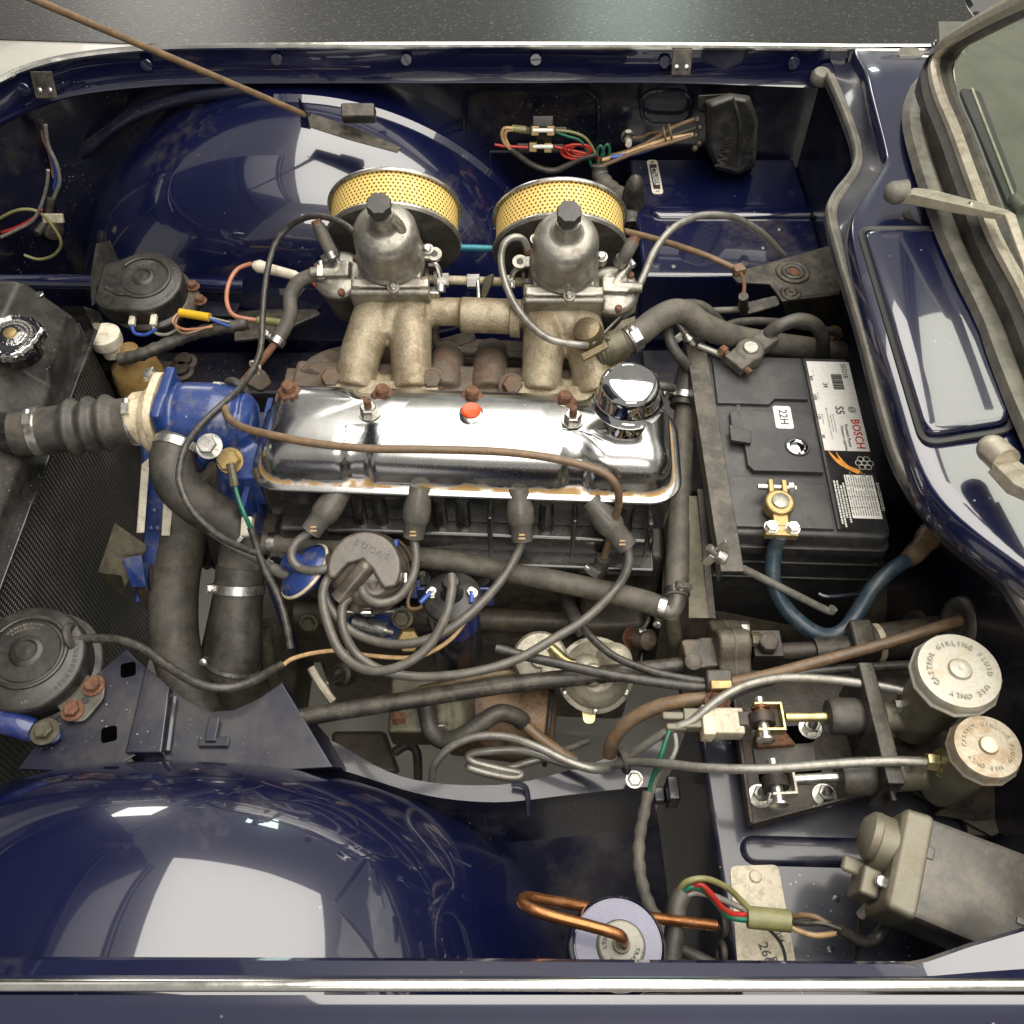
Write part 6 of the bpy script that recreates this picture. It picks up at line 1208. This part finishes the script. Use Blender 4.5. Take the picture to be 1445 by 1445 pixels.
bx_ = tag(obj('grommet_plate', B().slab(hp([(1362, 1150, -.2), (1412, 1150, -.2), (1428, 1180, -.2), (1366, 1178, -.2)]), .01), 'black_metal', bev=.001), 'small black plate between the pedal bracket and wiper motor', 'plate')
# ------------------------------------------------------------------ commission plate, harness plug
cpz = SZ + .0015
cpl = thing('commission_plate', 'cream aluminium commission plate riveted to the near shelf', 'plate', P(1072, 1290, SZ))
cps = [P(1030, 1222, cpz), P(1098, 1220, cpz), P(1126, 1375, cpz), P(1042, 1375, cpz)]
obj('plate', B().slab(roundpoly(cps, .006), .001), 'plate_cream', cpl)
obj('rivet', B().lathe([(.006, 0), (.005, .002), (.002, .0026)], fr(P(1066, 1237, cpz)), 18), 'plate_cream', cpl)
tb = B(); text(tb, '266', fr(P(1081, 1345, cpz+.0006), (0, 0, 1), V(.25, -1, 0)), .012); text(tb, 'BL', fr(P(1093, 1358, cpz+.0006), (0, 0, 1), V(.25, -1, 0)), .009); text(tb, '354', fr(P(1101, 1322, cpz+.0006), (0, 0, 1), V(.3, -1, 0)), .006)
obj('stamping', tb, 'ink', cpl)
obj('arc_print', B().tube(hp([(1082, 1308, cpz+.0006), (1098, 1325, cpz+.0006), (1107, 1345, cpz+.0006), (1110, 1375, cpz+.0006)]), .0014, 6), 'ink', cpl)
pg = thing('loom_connector', 'yellowed plastic connector sleeve lying on the commission plate', 'connector', P(1085, 1297, -.2))
obj('sleeve', B().tube(hp([(1054, 1294, -.175), (1116, 1300, -.175)]), .0095, 14, 1, .75), 'wire_olive', pg, bev=.001)
for nm, m, pts in (('red', 'wire_red', [(968, 1258, -.15), (985, 1247, -.14), (1000, 1258, -.145), (1018, 1280, -.16), (1035, 1290, -.17), (1056, 1290, -.175)]), ('green', 'wire_green', [(960, 1262, -.15), (976, 1251, -.143), (996, 1258, -.148), (1014, 1278, -.16), (1030, 1294, -.17), (1056, 1298, -.175)]), ('grey', 'wire_grey', [(958, 1272, -.155), (978, 1260, -.15), (1005, 1264, -.155), (1030, 1274, -.165), (1056, 1286, -.174)]), ('light green', 'wire_olive', [(955, 1262, -.15), (968, 1245, -.138), (995, 1240, -.135), (1025, 1252, -.15), (1045, 1270, -.165), (1058, 1284, -.172)])):
    hose('connector_wire', pts, .0027, m, nm + ' wire arching from the black loom into the yellowed connector', 'wire')
for nm, m, pts in (('upper brown', 'wire_brown', [(1114, 1295, -.174), (1130, 1292, -.165), (1150, 1294, -.16), (1165, 1302, -.16), (1185, 1312, -.162)]), ('lower yellow', 'wire_orange', [(1114, 1306, -.174), (1128, 1314, -.172), (1150, 1320, -.17), (1172, 1318, -.166), (1188, 1313, -.162)]), ('middle black', 'wire_black', [(1114, 1301, -.172), (1135, 1303, -.165), (1160, 1303, -.16), (1186, 1311, -.16)])):
    hose('motor_wire', pts, .0026, m, nm + ' wire between the connector and the wiper motor cable', 'wire')
hose('wiring_loom', [(915, 1118, -.21), (908, 1150, -.215), (902, 1185, -.22), (902, 1220, -.22), (908, 1255, -.22), (920, 1285, -.215), (935, 1310, -.21), (948, 1360, -.21)], lambda t: .0058 + .0006*math.sin(t*60), 'rubber_dusty', 'taped black wiring loom hanging beside the inner wing', 'wiring loom')
hose('wiring_loom', [(944, 1372, -.16), (950, 1330, -.155), (953, 1300, -.152), (955, 1278, -.15), (962, 1262, -.15)], .0085, 'rubber', 'thick black loom rising beside the blue canister', 'wiring loom', n=12)
hose('wiring_loom', [(960, 1340, -.19), (985, 1352, -.195), (1010, 1365, -.2)], .006, 'rubber', 'short black loom branching towards the lower grommet', 'wiring loom')
# ------------------------------------------------------------------ blue canister with copper pipe
sv_ = thing('washer_canister', 'round blue canister with a grey cap by the wing lip', 'canister', P(872, 1330, -.2)); SM = fr(P(872, 1333, -.100), (0, -.03, 1))
obj('body', B().lathe([(.034, -.10), (.0365, -.09), (.0385, -.02), (.0385, -.010), (.0365, -.003), (.034, 0), (.014, .0002)], SM, 48), 'paint', sv_)
obj('top_disc', B().lathe([(.0335, .0), (.0330, .0014), (.020, .0018), (.014, .0018)], SM, 48), 'servo_blue', sv_)
obj('cap_groove', B().torus(SM @ Matrix.Translation((.002, -.001, .002)), .0182, .0009, 40, 6), 'ink', sv_)
obj('cap', B().lathe([(.0178, .0), (.0178, .004), (.0165, .0055), (.007, .0058), (.0065, .010), (.005, .011), (.004, .008)], SM @ Matrix.Translation((.002, -.001, 0)), 32), 'cap_grey', sv_)
tb = B(); ringtext(tb, 'TRAFALGAR  LTD', 0, .0061, .0128, .0042, -.25, -.25, SM @ Matrix.Translation((.002, -.001, 0)) @ Matrix.Rotation(0, 4, 'Z'), .0003); obj('lettering', tb, 'ink', sv_)
cpp = thing('copper_pipe', 'bent copper pipe looping from the blue canister to a bulkhead grommet', 'pipe', P(800, 1290, -.12))
obj('pipe', B().tube(hp([(880, 1331, -.092), (878, 1324, -.078), (868, 1317, -.072), (830, 1306, -.070), (780, 1293, -.070), (748, 1282, -.072), (736, 1272, -.08), (745, 1266, -.09), (775, 1271, -.10), (820, 1278, -.112), (900, 1292, -.13), (1010, 1306, -.15)]), .0046, 12, 8), 'copper', cpp)
# ------------------------------------------------------------------ far side electrics
cbx = thing('control_box', 'black plastic voltage control box with screw terminals on the far wing', 'control box', PY(1030, 245, 1.30))
ol = [(984, 134), (1030, 131), (1054, 134), (1067, 172), (1062, 236), (1038, 247), (1010, 238), (1000, 205), (998, 160), (984, 156)]
back = [PY(x, y, 1.335) for x, y in ol]
obj('base', B().loft([back, [PY(x, y, 1.315) for x, y in ol]], True, True, True), 'black_plastic', cbx, bev=.003)
fo = [(994, 142), (1030, 131), (1058, 135), (1070, 170), (1066, 236), (1040, 247), (1010, 240), (996, 206)]
fi = [(1002, 150), (1031, 139), (1054, 143), (1064, 173), (1060, 231), (1040, 240), (1014, 235), (1003, 203)]
rl = [PY(x, y, 1.312) for x, y in fo]; rm = [PY(x, y, 1.275) for x, y in fo]; rt_ = [PY(x, y, 1.262) for x, y in fi]
obj('cover', B().loft([rl, rm, rt_], True, True, True), 'black_plastic', cbx, bev=.004, segs=3)
obj('cover_ridge', B().tube([PY(1034, 138, 1.265), PY(1044, 178, 1.258), PY(1041, 242, 1.265)], .0025, 8), 'black_plastic', cbx)
tb = B(); text(tb, 'WWW', fr(PY(1025, 208, 1.2605), V(-.15, -1, .15), V(.12, .1, 1)), .022, .001, .9); text(tb, 'LUCAS', fr(PY(1057, 200, 1.2605), V(.1, -1, .1), V(.05, 0, -1)), .010, .001)
obj('lettering', tb, 'black_metal', cbx)
for i, (px, py) in enumerate(((984, 168), (988, 179), (982, 190), (987, 201), (981, 208))): obj('terminal', B().hexa(fr(PY(px, py, 1.31), (-.3, -1, .3)), .0055, .006).cyl(PY(px, py, 1.32), PY(px, py, 1.30), .003), 'greasy', cbx)
obj('screw', B().lathe([(.005, 0), (.004, .003)], fr(PY(1003, 147, 1.300), (0, -1, .4)), 14), 'steel', cbx)
for i, (m, pts) in enumerate((('wire_brown', [(980, 168), (950, 180), (920, 198), (890, 212), (862, 220)]), ('wire_black', [(982, 180), (955, 190), (925, 200), (890, 215), (860, 224)]), ('wire_orange', [(978, 190), (945, 196), (915, 205), (885, 216), (850, 226)]), ('wire_blue', [(925, 207), (905, 214), (885, 219), (862, 222)]), ('wire_brown', [(976, 192), (935, 204), (905, 212), (870, 226), (846, 236)]))):
    hose('loom_wire', [PY(x, y, 1.30 - .004*i) for x, y in pts], .0032, m, ('brown wire leaving the topmost terminal of the control box', 'black wire leaving the control box beside a brown one', 'tan wire leaving the middle terminal of the control box', 'short blue wire showing among the control box wires', 'brown wire lowest in the bundle from the control box')[i], 'wire', 'wires from the control box')
for px, nm in ((938, 'farther from'), (946, 'nearer to')): tag(obj('wire_tie', B().torus(fr(PY(px, 189 - (px-938)*.5, 1.295), V(1, 0, .35)), .010, .0016, 18, 6), 'wire_brown'), 'brown tie ring round the wires, ' + nm + ' the control box', 'tie', 'tie rings on the control box wires')
es = thing('earth_stud', 'earth stud with a thin lead on the far wing', 'stud', PY(886, 205, 1.34)); obj('nut', B().hexa(fr(PY(886, 192, 1.34), (0, -1, .2)), .009, .012, .011), 'steel', es); obj('tip', B().cyl(PY(887, 198, 1.33), PY(887, 204, 1.318), .005), 'old_white', es)
obj('lead', B().tube([PY(890, 194, 1.33), PY(905, 194, 1.325), PY(918, 188, 1.32), PY(935, 186, 1.31)], .002, 6), 'wire_brown', es)
hose('taped_harness', [PY(846, 232, 1.29), PY(848, 250, 1.28), PY(862, 266, 1.26), PY(878, 278, 1.24), PY(888, 292, 1.22), PY(890, 315, 1.2)], lambda t: .0125 + .001*math.sin(t*50), 'rubber_dusty', 'thick taped harness curling behind the air filter nearer the windscreen', 'wiring loom', n=14)
tag(obj('harness_cover', B().sph(PY(893, 285, 1.22), .03, (.6, .5, 1.6)), 'black_metal'), 'dark oval cover beside the far shelf edge', 'cover')
fb = thing('fuse_block', 'black fuse block with four brass clips on the far wing', 'fuse block', PY(765, 220, 1.33))
FY = 1.325
obj('base', B().loft([[PY(x, y, FY+.012) for x, y in ((752, 166), (782, 166), (780, 218), (754, 218))], [PY(x, y, FY-.006) for x, y in ((754, 170), (780, 170), (778, 215), (756, 215))]], True, True, True), 'black_plastic', fb, bev=.002)
obj('cover', B().box((0, 0, 0), (.032, .016, .012), fr(PY(766, 171, FY-.006), (0, -1, .5))), 'black_plastic', fb, bev=.002)
for px, py in ((755, 184), (777, 184), (752, 207), (773, 208)):
    obj('fuse_clip', B().box((0, 0, 0), (.012, .014, .012), fr(PY(px, py, FY-.012), (0, -1, .4))), 'brass', fb, bev=.0012)
    sx = -1 if px < 766 else 1; obj('blade', B().box((0, 0, 0), (.018, .010, .006), fr(PY(px + sx*14, py, FY-.004), (0, -1, .4))), 'olive_metal', fb, bev=.001)
for py in (184, 207): obj('fuse', B().cyl(PY(752, py, FY-.016), PY(780, py, FY-.016), .0032), 'white_label', fb)
obj('spade_sleeve', B().cyl(PY(722, 181, FY-.006), PY(742, 183, FY-.006), .0055), 'wire_olive', fb)
def fw_(name, m, pts, label, r=.0024): return hose(name, [PY(x, y, FY-.012) for x, y in pts], r, m, label, 'wire', 'wires at the fuse block')
fw_('fuse_wire', 'wire_orange', [(724, 181), (712, 181), (708, 190), (712, 202), (722, 212)], 'tan wire curling from the upper left fuse clip', .0026)
fw_('fuse_wire', 'wire_orange', [(724, 183), (715, 185), (713, 194), (718, 206), (724, 214)], 'second tan wire curling inside the first at the fuse block', .0026)
fw_('fuse_loom', 'rubber', [(720, 210), (735, 222), (755, 235), (780, 241), (800, 234), (820, 224), (842, 218)], 'black loom sagging below the fuse block', .005)
fw_('fuse_wire', 'wire_red', [(698, 204), (710, 206), (724, 207), (745, 208)], 'short red wire reaching the fuse block from the radiator side')
rw = []
for k in range(3):
    for i in range(14):
        a = i/14*2*math.pi; rw.append((812 + (20 - k*3)*math.cos(a + .4) + k*4, 214 + (10 - k*1.5)*math.sin(a + .4) - k*1.5))
fw_('coiled_wire', 'wire_red', [(782, 207)] + rw + [(838, 214), (848, 228)], 'coiled red wire bunched beside the fuse block')
fw_('fuse_wire', 'wire_green', [(784, 186), (800, 192), (818, 198), (828, 212), (833, 230), (838, 238), (845, 228)], 'green wire dropping from the fuse block into the loom')
fw_('coiled_wire', 'wire_green', [(846, 232), (852, 210), (858, 204), (860, 216), (852, 232), (844, 230), (843, 212), (848, 206), (852, 218), (848, 236), (838, 232)], 'small green coil of wire above the taped harness')
fw_('fuse_wire', 'wire_olive', [(784, 184), (805, 186), (825, 194), (838, 212), (846, 232)], 'grey green wire arching from the fuse block')
chp = thing('chassis_number_plate', 'small riveted chassis number plate on the far shelf', 'plate', P(924, 250, FZ))
cM2 = fr(P(924, 250, FZ+.001), (0, 0, 1), P(928, 272, FZ)-P(920, 228, FZ)); CLn = (P(928, 274, FZ)-P(919, 226, FZ)).length
obj('plate', B().prism(rrect(CLn, .017, .006), 0, .001, cM2), 'old_white', chp)
obj('insert', B().prism(rrect(CLn*.72, .011, .001), .001, .0014, cM2), 'ink', chp)
tb = B(); text(tb, 'CT63059', cM2 @ Matrix.Translation((0, 0, .0018)), .0125, 0, .95); obj('lettering', tb, 'white_label', chp)
for s in (-1, 1): obj('rivet', B().lathe([(.0028, .001), (.001, .002)], cM2 @ Matrix.Translation((s*(CLn/2-.006), 0, 0)), 10), 'steel', chp)
# ------------------------------------------------------------------ accelerator bell crank
bk = thing('accelerator_bracket', 'chipped black accelerator bracket with a bushed hole beside the scuttle seal', 'bracket', P(1120, 440, -.24))
BZ = -.145
obj('top_plate', B().slab(hp([(1032, 388, BZ), (1042, 382, BZ), (1170, 346, BZ), (1190, 400, BZ), (1185, 412, BZ), (1102, 422, BZ), (1086, 400, BZ), (1040, 398, BZ)]), .004), 'black_metal', bk, bev=.0015)
obj('side_plate', B().slab(hp([(1102, 422, BZ), (1185, 412, BZ), (1190, 450, BZ-.06), (1112, 446, BZ-.05)]), .004), 'black_metal', bk, bev=.001)
obj('bush', B().torus(fr(P(1119, 384, BZ+.001)), .019, .004, 32, 8, .6).torus(fr(P(1119, 384, BZ+.002)), .012, .004, 32, 8, .8), 'black_metal', bk); obj('bush_bore', B().lathe([(.0105, .001), (.009, .003), (.0, .0025)], fr(P(1119, 384, BZ)), 24), 'rust', bk)
obj('boss', B().torus(fr(P(1116, 413, BZ+.001)), .011, .003, 28, 6, .5).torus(fr(P(1116, 413, BZ+.001)), .005, .0025, 20, 6, .6), 'black_metal', bk)
for px, py in ((1150, 361), (1165, 391), (1170, 401)): obj('hole', B().lathe([(.004, 0), (.004, .0006)], fr(P(px, py, BZ)), 14), 'ink', bk)
obj('lever', B().slab(roundpoly(hp([(1038, 436, -.15), (1046, 428, -.15), (1096, 416, -.15), (1102, 430, -.15), (1050, 444, -.15)]), .006), .004), 'black_metal', bk, bev=.0012)
obj('post', B().cyl(P(1049, 440, -.15), P(1049, 418, -.115), .0062).lathe([(.008, 0), (.008, .006)], fr(P(1049, 434, -.145)), 18), 'rusty_black', bk)
obj('trunnion', B().box((0, 0, 0), (.016, .014, .012), fr(P(1042, 381, -.125), (0, 0, 1), V(1, .3, 0))), 'wire_brown', bk, bev=.002)
obj('link', B().tube(hp([(1045, 385, -.125), (1050, 400, -.125), (1049, 420, -.118)]), .0025, 8), 'rust', bk)
hose('accelerator_rod', [(880, 326, -.06), (920, 336, -.08), (960, 348, -.10), (1000, 362, -.115), (1040, 380, -.125)], .0042, 'wire_brown', 'thin brown rod from the filter to the accelerator bracket', 'rod')
hose('spiral_cable', [(975, 443, -.12), (1000, 439, -.13), (1044, 437, -.145)], .0042, 'pipe_grey', 'short silver cable ending at the bracket lever', 'cable')
tag(obj('floor_plug', B().sph(P(1070, 412, -.32), .011), 'black_paint'), 'shiny black round plug below the accelerator bracket', 'plug')
# ------------------------------------------------------------------ front corner: lamp back, wires, tubes
tag(obj('cross_tube', B().tube([P(-60, 396, -.24), P(150, 398, -.24), P(345, 404, -.24)], .011, 12, 1), 'paint'), 'navy cross tube running behind the radiator and far horn', 'tube')
lb = thing('lamp_bowl', 'dusty black headlamp bowl in the dark front corner', 'lamp bowl', PY(40, 380, 1.28))
lc = PY(42, 320, 1.27); obj('bowl', B().lathe([(.09, -.03), (.085, 0), (.07, .03), (.045, .05), (.02, .058)], fr(lc, V(.75, -.45, .3)), 36), 'black_metal', lb); obj('holder', B().lathe([(.018, .05), (.018, .07), (.012, .074)], fr(lc, V(.75, -.45, .3)), 20), 'rusty_black', lb)
obj('flange_plate', B().slab([PY(0, 262, 1.33), PY(60, 258, 1.33), PY(62, 300, 1.32), PY(0, 330, 1.3)], .004, (.3, -.9, .2)), 'black_metal', lb); obj('screw', B().lathe([(.009, 0), (.006, .006)], fr(PY(30, 275, 1.315), (.2, -.9, .3)), 16), 'olive_metal', lb)
for i, (m, pts, nm) in enumerate((('wire_pink', [(60, 176), (62, 195), (70, 215), (75, 240), (74, 262), (70, 285)], 'pink wire dangling under the far wing corner'), ('wire_blue', [(62, 176), (65, 196), (74, 225), (79, 250), (75, 270), (71, 286)], 'blue wire dangling under the far wing corner'), ('wire_grey', [(64, 176), (68, 205), (80, 232), (84, 256), (78, 274), (72, 287)], 'grey wire dangling under the far wing corner'), ('wire_olive', [(-10, 314), (20, 298), (45, 296), (62, 305), (80, 328), (86, 345), (76, 360), (55, 366), (34, 360)], 'olive wire looping round the lamp bowl'), ('wire_red', [(-10, 332), (10, 326), (30, 318), (50, 306), (58, 295)], 'red wire entering beside the lamp bowl'), ('wire_grey', [(-10, 340), (20, 326), (45, 312), (58, 290), (66, 262), (68, 240)], 'grey wire rising from the lamp bowl to the wing corner'))):
    hose('lamp_wire', [PY(x, y, 1.24 - .006*i + (.03 if i < 3 else -.05)) for x, y in pts], .003 if i < 3 else .0024, m, nm, 'wire', 'lamp wires in the front corner')
hose('corner_loom', [PY(58, 168, 1.262), PY(62, 180, 1.262)], .006, 'wire_black', 'short black sleeve gathering wires at the top of the front corner', 'sleeve')
hose('corner_loom', [PY(72, 280, 1.25), PY(70, 295, 1.245), PY(64, 312, 1.235), PY(52, 330, 1.21)], .0062, 'rubber', 'black loom leading down to the lamp bowl', 'wiring loom')
tag(obj('wire_clip', B().box((0, 0, 0), (.03, .014, .010), fr(PY(75, 308, 1.2), (0, -.8, .5))), 'plate_cream', bev=.002), 'pale plastic wire clip beside the lamp bowl', 'clip')
fm_ = thing('chassis_bracket', 'navy chassis bracket plate between the far horn and carburettors', 'bracket', P(310, 420, -.32))
obj('plate', B().slab(hp([(242, 372, -.27), (335, 376, -.27), (342, 420, -.27), (330, 445, -.27), (250, 445, -.27)]), .004), 'paint_dusty', fm_, bev=.001)
obj('outrigger', B().slab(hp([(330, 440, -.28), (440, 428, -.28), (452, 442, -.28), (380, 475, -.28), (330, 480, -.28)]), .006), 'black_metal', fm_, bev=.002)
hose('front_loom', [(168, 508, -.2), (200, 500, -.195), (240, 484, -.19), (280, 469, -.185), (320, 462, -.18), (350, 456, -.18)], lambda t: .0085 + .001*math.sin(t*70), 'rubber', 'ribbed black loom running from the overflow bottle past the far horn', 'wiring loom', n=12)
hose('front_wire', [(355, 372, -.15), (335, 380, -.155), (323, 400, -.16), (320, 425, -.165), (330, 445, -.17), (362, 452, -.175)], .003, 'wire_pink', 'pink wire looping from the in-line fuse to the front loom', 'wire')
fh = thing('inline_fuse', 'cream plastic in-line fuse holder near the float chamber', 'fuse holder', P(390, 385, -.16)); obj('tube', B().lathe([(.005, 0), (.009, .008), (.0085, .014), (.0075, .02), (.0065, .062), (.004, .07)], fr(P(358, 374, -.15), P(425, 391, -.15)-P(358, 374, -.15)), 18), 'old_white', fh); obj('wire', B().tube(hp([(420, 389, -.15), (440, 398, -.155), (452, 410, -.16)]), .0025, 8), 'wire_red', fh)
tag(obj('green_sleeve', B().tube(hp([(364, 452, -.172), (385, 454, -.172), (402, 456, -.172)]), .0052, 10), 'wire_olive'), 'yellow green sleeve joint on the front loom wires', 'sleeve')
yc = thing('yellow_connector', 'bright yellow crimp connector with spread wires beside the far horn', 'connector', P(272, 445, -.18)); obj('crimp', B().tube(hp([(254, 441, -.165), (296, 448, -.165)]), .0058, 12, 1), 'wire_yellow', yc)
for i in range(4): obj('wire', B().tube(hp([(250, 440 + i*3, -.17), (242 + i*2, 452 + i*3, -.172), (262, 462 + i*3, -.172), (300, 462 - i, -.17)] if i % 2 else [(296, 448 + i, -.165), (312, 452 + i*2, -.168), (325, 455 + i*3, -.17)]), .0018, 6), ('wire_grey', 'wire_pink', 'wire_blue', 'wire_brown')[i], yc)
for px, m in ((186, 'wire_blue'), (216, 'wire_grey')):
    hw_ = thing('horn_terminal', ('blue' if m == 'wire_blue' else 'white') + ' sleeved spade terminal under the far horn', 'terminal', P(px, 460, -.2)); obj('sleeve', B().box((0, 0, 0), (.008, .016, .007), fr(P(px+1, 452, -.185), (0, -.3, 1))), 'old_white', hw_, bev=.001); obj('wire', B().tube(hp([(px, 458, -.188), (px+4, 470, -.19), (px+20, 472, -.19), (px+35, 464, -.185)]), .0022, 8), m, hw_)
# ------------------------------------------------------------------ chassis and added dark sheets below
ch = thing('chassis', 'dark chassis rails and crossmember under the engine', 'chassis', V(-.2, .75, -.6))
obj('far_rail', B().box((-.35, 1.02, -.40), (1.3, .09, .10)), 'paint_dark', ch, bev=.006)
obj('crossmember', B().box((-.36, .72, -.52), (.14, .62, .10)), 'greasy', ch, bev=.008)
sh = thing('darkening_shield', 'dark greasy sheets added to darken the gaps below the radiator and far side of the engine', 'shield', V(-.4, .9, -.6))  # dark sheets added to cover the pale floor and darken the gaps
obj('far_shield', B().slab([V(-.95, .80, -.5), V(.22, .80, -.5), V(.22, 1.12, -.46), V(-.95, 1.12, -.46)], .004), 'greasy', sh)
obj('front_shield', B().slab([V(-1.15, .47, -.42), V(-.585, .47, -.42), V(-.585, 1.42, -.42), V(-1.15, 1.42, -.42)], .004), 'paint_dark', sh)
obj('far_corner_shield', B().slab([V(-.62, 1.05, -.44), V(.2, 1.05, -.44), V(.2, 1.42, -.44), V(-.62, 1.42, -.44)], .004), 'paint_dark', sh)
tag(obj('engine_mount_box', B().loft([hp([(468, 1032, -.46), (542, 1032, -.46), (564, 1092, -.46), (470, 1090, -.46)]), hp([(468, 1032, -.55), (545, 1032, -.55), (566, 1092, -.55), (470, 1090, -.55)])], True, True, True), 'greasy', bev=.006), 'small brown box standing low beside the inner wing', 'box')
hose('lower_tube', [(556, 1062, -.46), (575, 1052, -.46), (588, 1062, -.46), (590, 1100, -.48)], .006, 'rubber', 'thin black tube bending down behind the small brown box')
sus = thing('suspension_lug', 'greasy suspension bracket with round bushes behind the thermostat housing', 'bracket', P(235, 520, -.35))
obj('plate', B().slab(roundpoly(hp([(175, 505, -.30), (262, 510, -.30), (275, 525, -.30), (255, 535, -.30), (180, 528, -.30)]), .01), .02), 'greasy', sus, bev=.003)
for px, py in ((262, 515), (258, 528)): obj('bush', B().lathe([(.018, 0), (.018, .006), (.012, .008), (.012, .014)], fr(P(px, py, -.30)), 24), 'rusty_black', sus)
obj('alternator_ear', B().slab(roundpoly(hp([(345, 540, -.13), (352, 522, -.12), (372, 520, -.12), (384, 540, -.13), (366, 552, -.13)]), .006), .01), 'cast_iron', sus, bev=.002)
wpm = thing('water_pump', 'greasy water pump body and pulley below the thermostat housing', 'water pump', P(320, 700, -.4))
obj('body', B().lathe([(.045, -.03), (.05, .0), (.04, .03), (.02, .05)], fr(P(345, 700, -.26), (-1, 0, 0)), 28).box((0, 0, 0), (.05, .1, .14), fr(P(372, 680, -.20))), 'greasy', wpm, bev=.004)
obj('pulley', B().lathe([(.055, -.01), (.06, -.006), (.048, 0), (.06, .006), (.055, .01)], fr(P(300, 740, -.33), (-1, 0, 0)), 36), 'black_metal', wpm)
obj('front_plate', B().slab([E(-.012, -.01, -.12), E(-.012, .15, -.12), E(-.012, .15, -.42), E(-.012, -.02, -.42)], .006, (-1, 0, 0)), 'engine_blue', wpm)
tag(obj('drain_tap', B().tube(hp([(372, 892, -.28), (376, 915, -.30), (380, 945, -.33), (388, 965, -.36)]), .009, 12), 'olive_metal'), 'olive drain pipe standing beside the upright bottom hose', 'pipe')
dn = tag(obj('far_body_bolt', B().hexa(fr(P(1178, 470, -.2), (-.6, -.6, .3)), .008, .010, .011), 'brass'), 'brass bolt on the bulkhead below the accelerator bracket', 'bolt')

# ------------------------------------------------------------------ small clutter low in the bay
ps = thing('oil_pressure_sender', 'rusty hexagon pressure sender with a black lead beside the fuel pump', 'sensor', P(895, 905, -.3))
obj('hex', B().hexa(fr(P(890, 900, -.26), (.5, -.4, .6)), .010, .012, .013), 'rust', ps); obj('body', B().lathe([(.008, .012), (.012, .016), (.012, .03), (.006, .036)], fr(P(890, 900, -.26), (.5, -.4, .6)), 20), 'cast_iron', ps)
obj('lead', B().tube(hp([(905, 890, -.23), (915, 872, -.22), (908, 850, -.215), (890, 838, -.215), (868, 834, -.215)]), .003, 8), 'wire_black', ps)
sb2 = thing('battery_box_side', 'brown and black steel strip standing between the hose and battery', 'strip', P(975, 800, -.3))
obj('strip', B().slab(hp([(972, 700, -.15), (984, 700, -.15), (1000, 872, -.2), (972, 872, -.2)]), .004), 'olive_metal', sb2); obj('edge', B().slab(hp([(984, 690, -.14), (992, 690, -.14), (1010, 872, -.2), (1000, 872, -.2)]), .004), 'rusty_black', sb2)
tag(obj('breather_box', B().box((0, 0, 0), (.075, .05, .07), fr(P(860, 880, -.30))), 'greasy', bev=.008), 'greasy black box casting above the fuel pump', 'casting')
for px, py, z, nm in ((377, 885, -.30, 'beside the olive drain pipe'), (575, 870, -.25, 'below the distributor body'), (436, 878, -.28, 'in the shade below the vacuum capsule')):
    tag(obj('block_bolt', B().hexa(fr(P(px, py, z), (0, -.8, .6)), .008, .008, .011), 'olive_metal'), 'dull bolt head on the engine block ' + nm, 'bolt', 'bolts on the engine block')
db = thing('timing_clamp', 'dark clamp plate with spring and bolt under the distributor', 'clamp', P(520, 890, -.28))
obj('plate', B().slab(roundpoly(hp([(488, 868, -.235), (562, 862, -.235), (575, 900, -.24), (500, 905, -.24)]), .01), .006), 'engine_blue', db, bev=.002)
obj('vernier', B().cyl(P(500, 876, -.225), P(545, 890, -.225), .0085).cyl(P(545, 890, -.225), P(556, 893, -.225), .004), 'zinc', db)
obj('nut', B().hexa(fr(P(568, 872, -.225), (0, -.6, .8)), .009, .009, .012), 'olive_metal', db)
obj('brass_union', B().hexa(fr(P(575, 902, -.24), (.2, -.6, .8)), .014, .016), 'brass', db)
hose('low_pipe', [(560, 980, -.29), (620, 968, -.27), (680, 955, -.262), (740, 948, -.26), (770, 952, -.262)], .0055, 'bronze', 'thin brown pipe passing behind the oil filter canister', 'pipe')
hose('low_pipe', [(738, 1020, -.268), (760, 1040, -.275), (790, 1062, -.28), (812, 1075, -.285)], .0065, 'wire_brown', 'brown pipe continuing from the curled breather hose', 'pipe')
clip_ring(ps, P(905, 890, -.232), V(1, .5, 0), .004, screw=False)
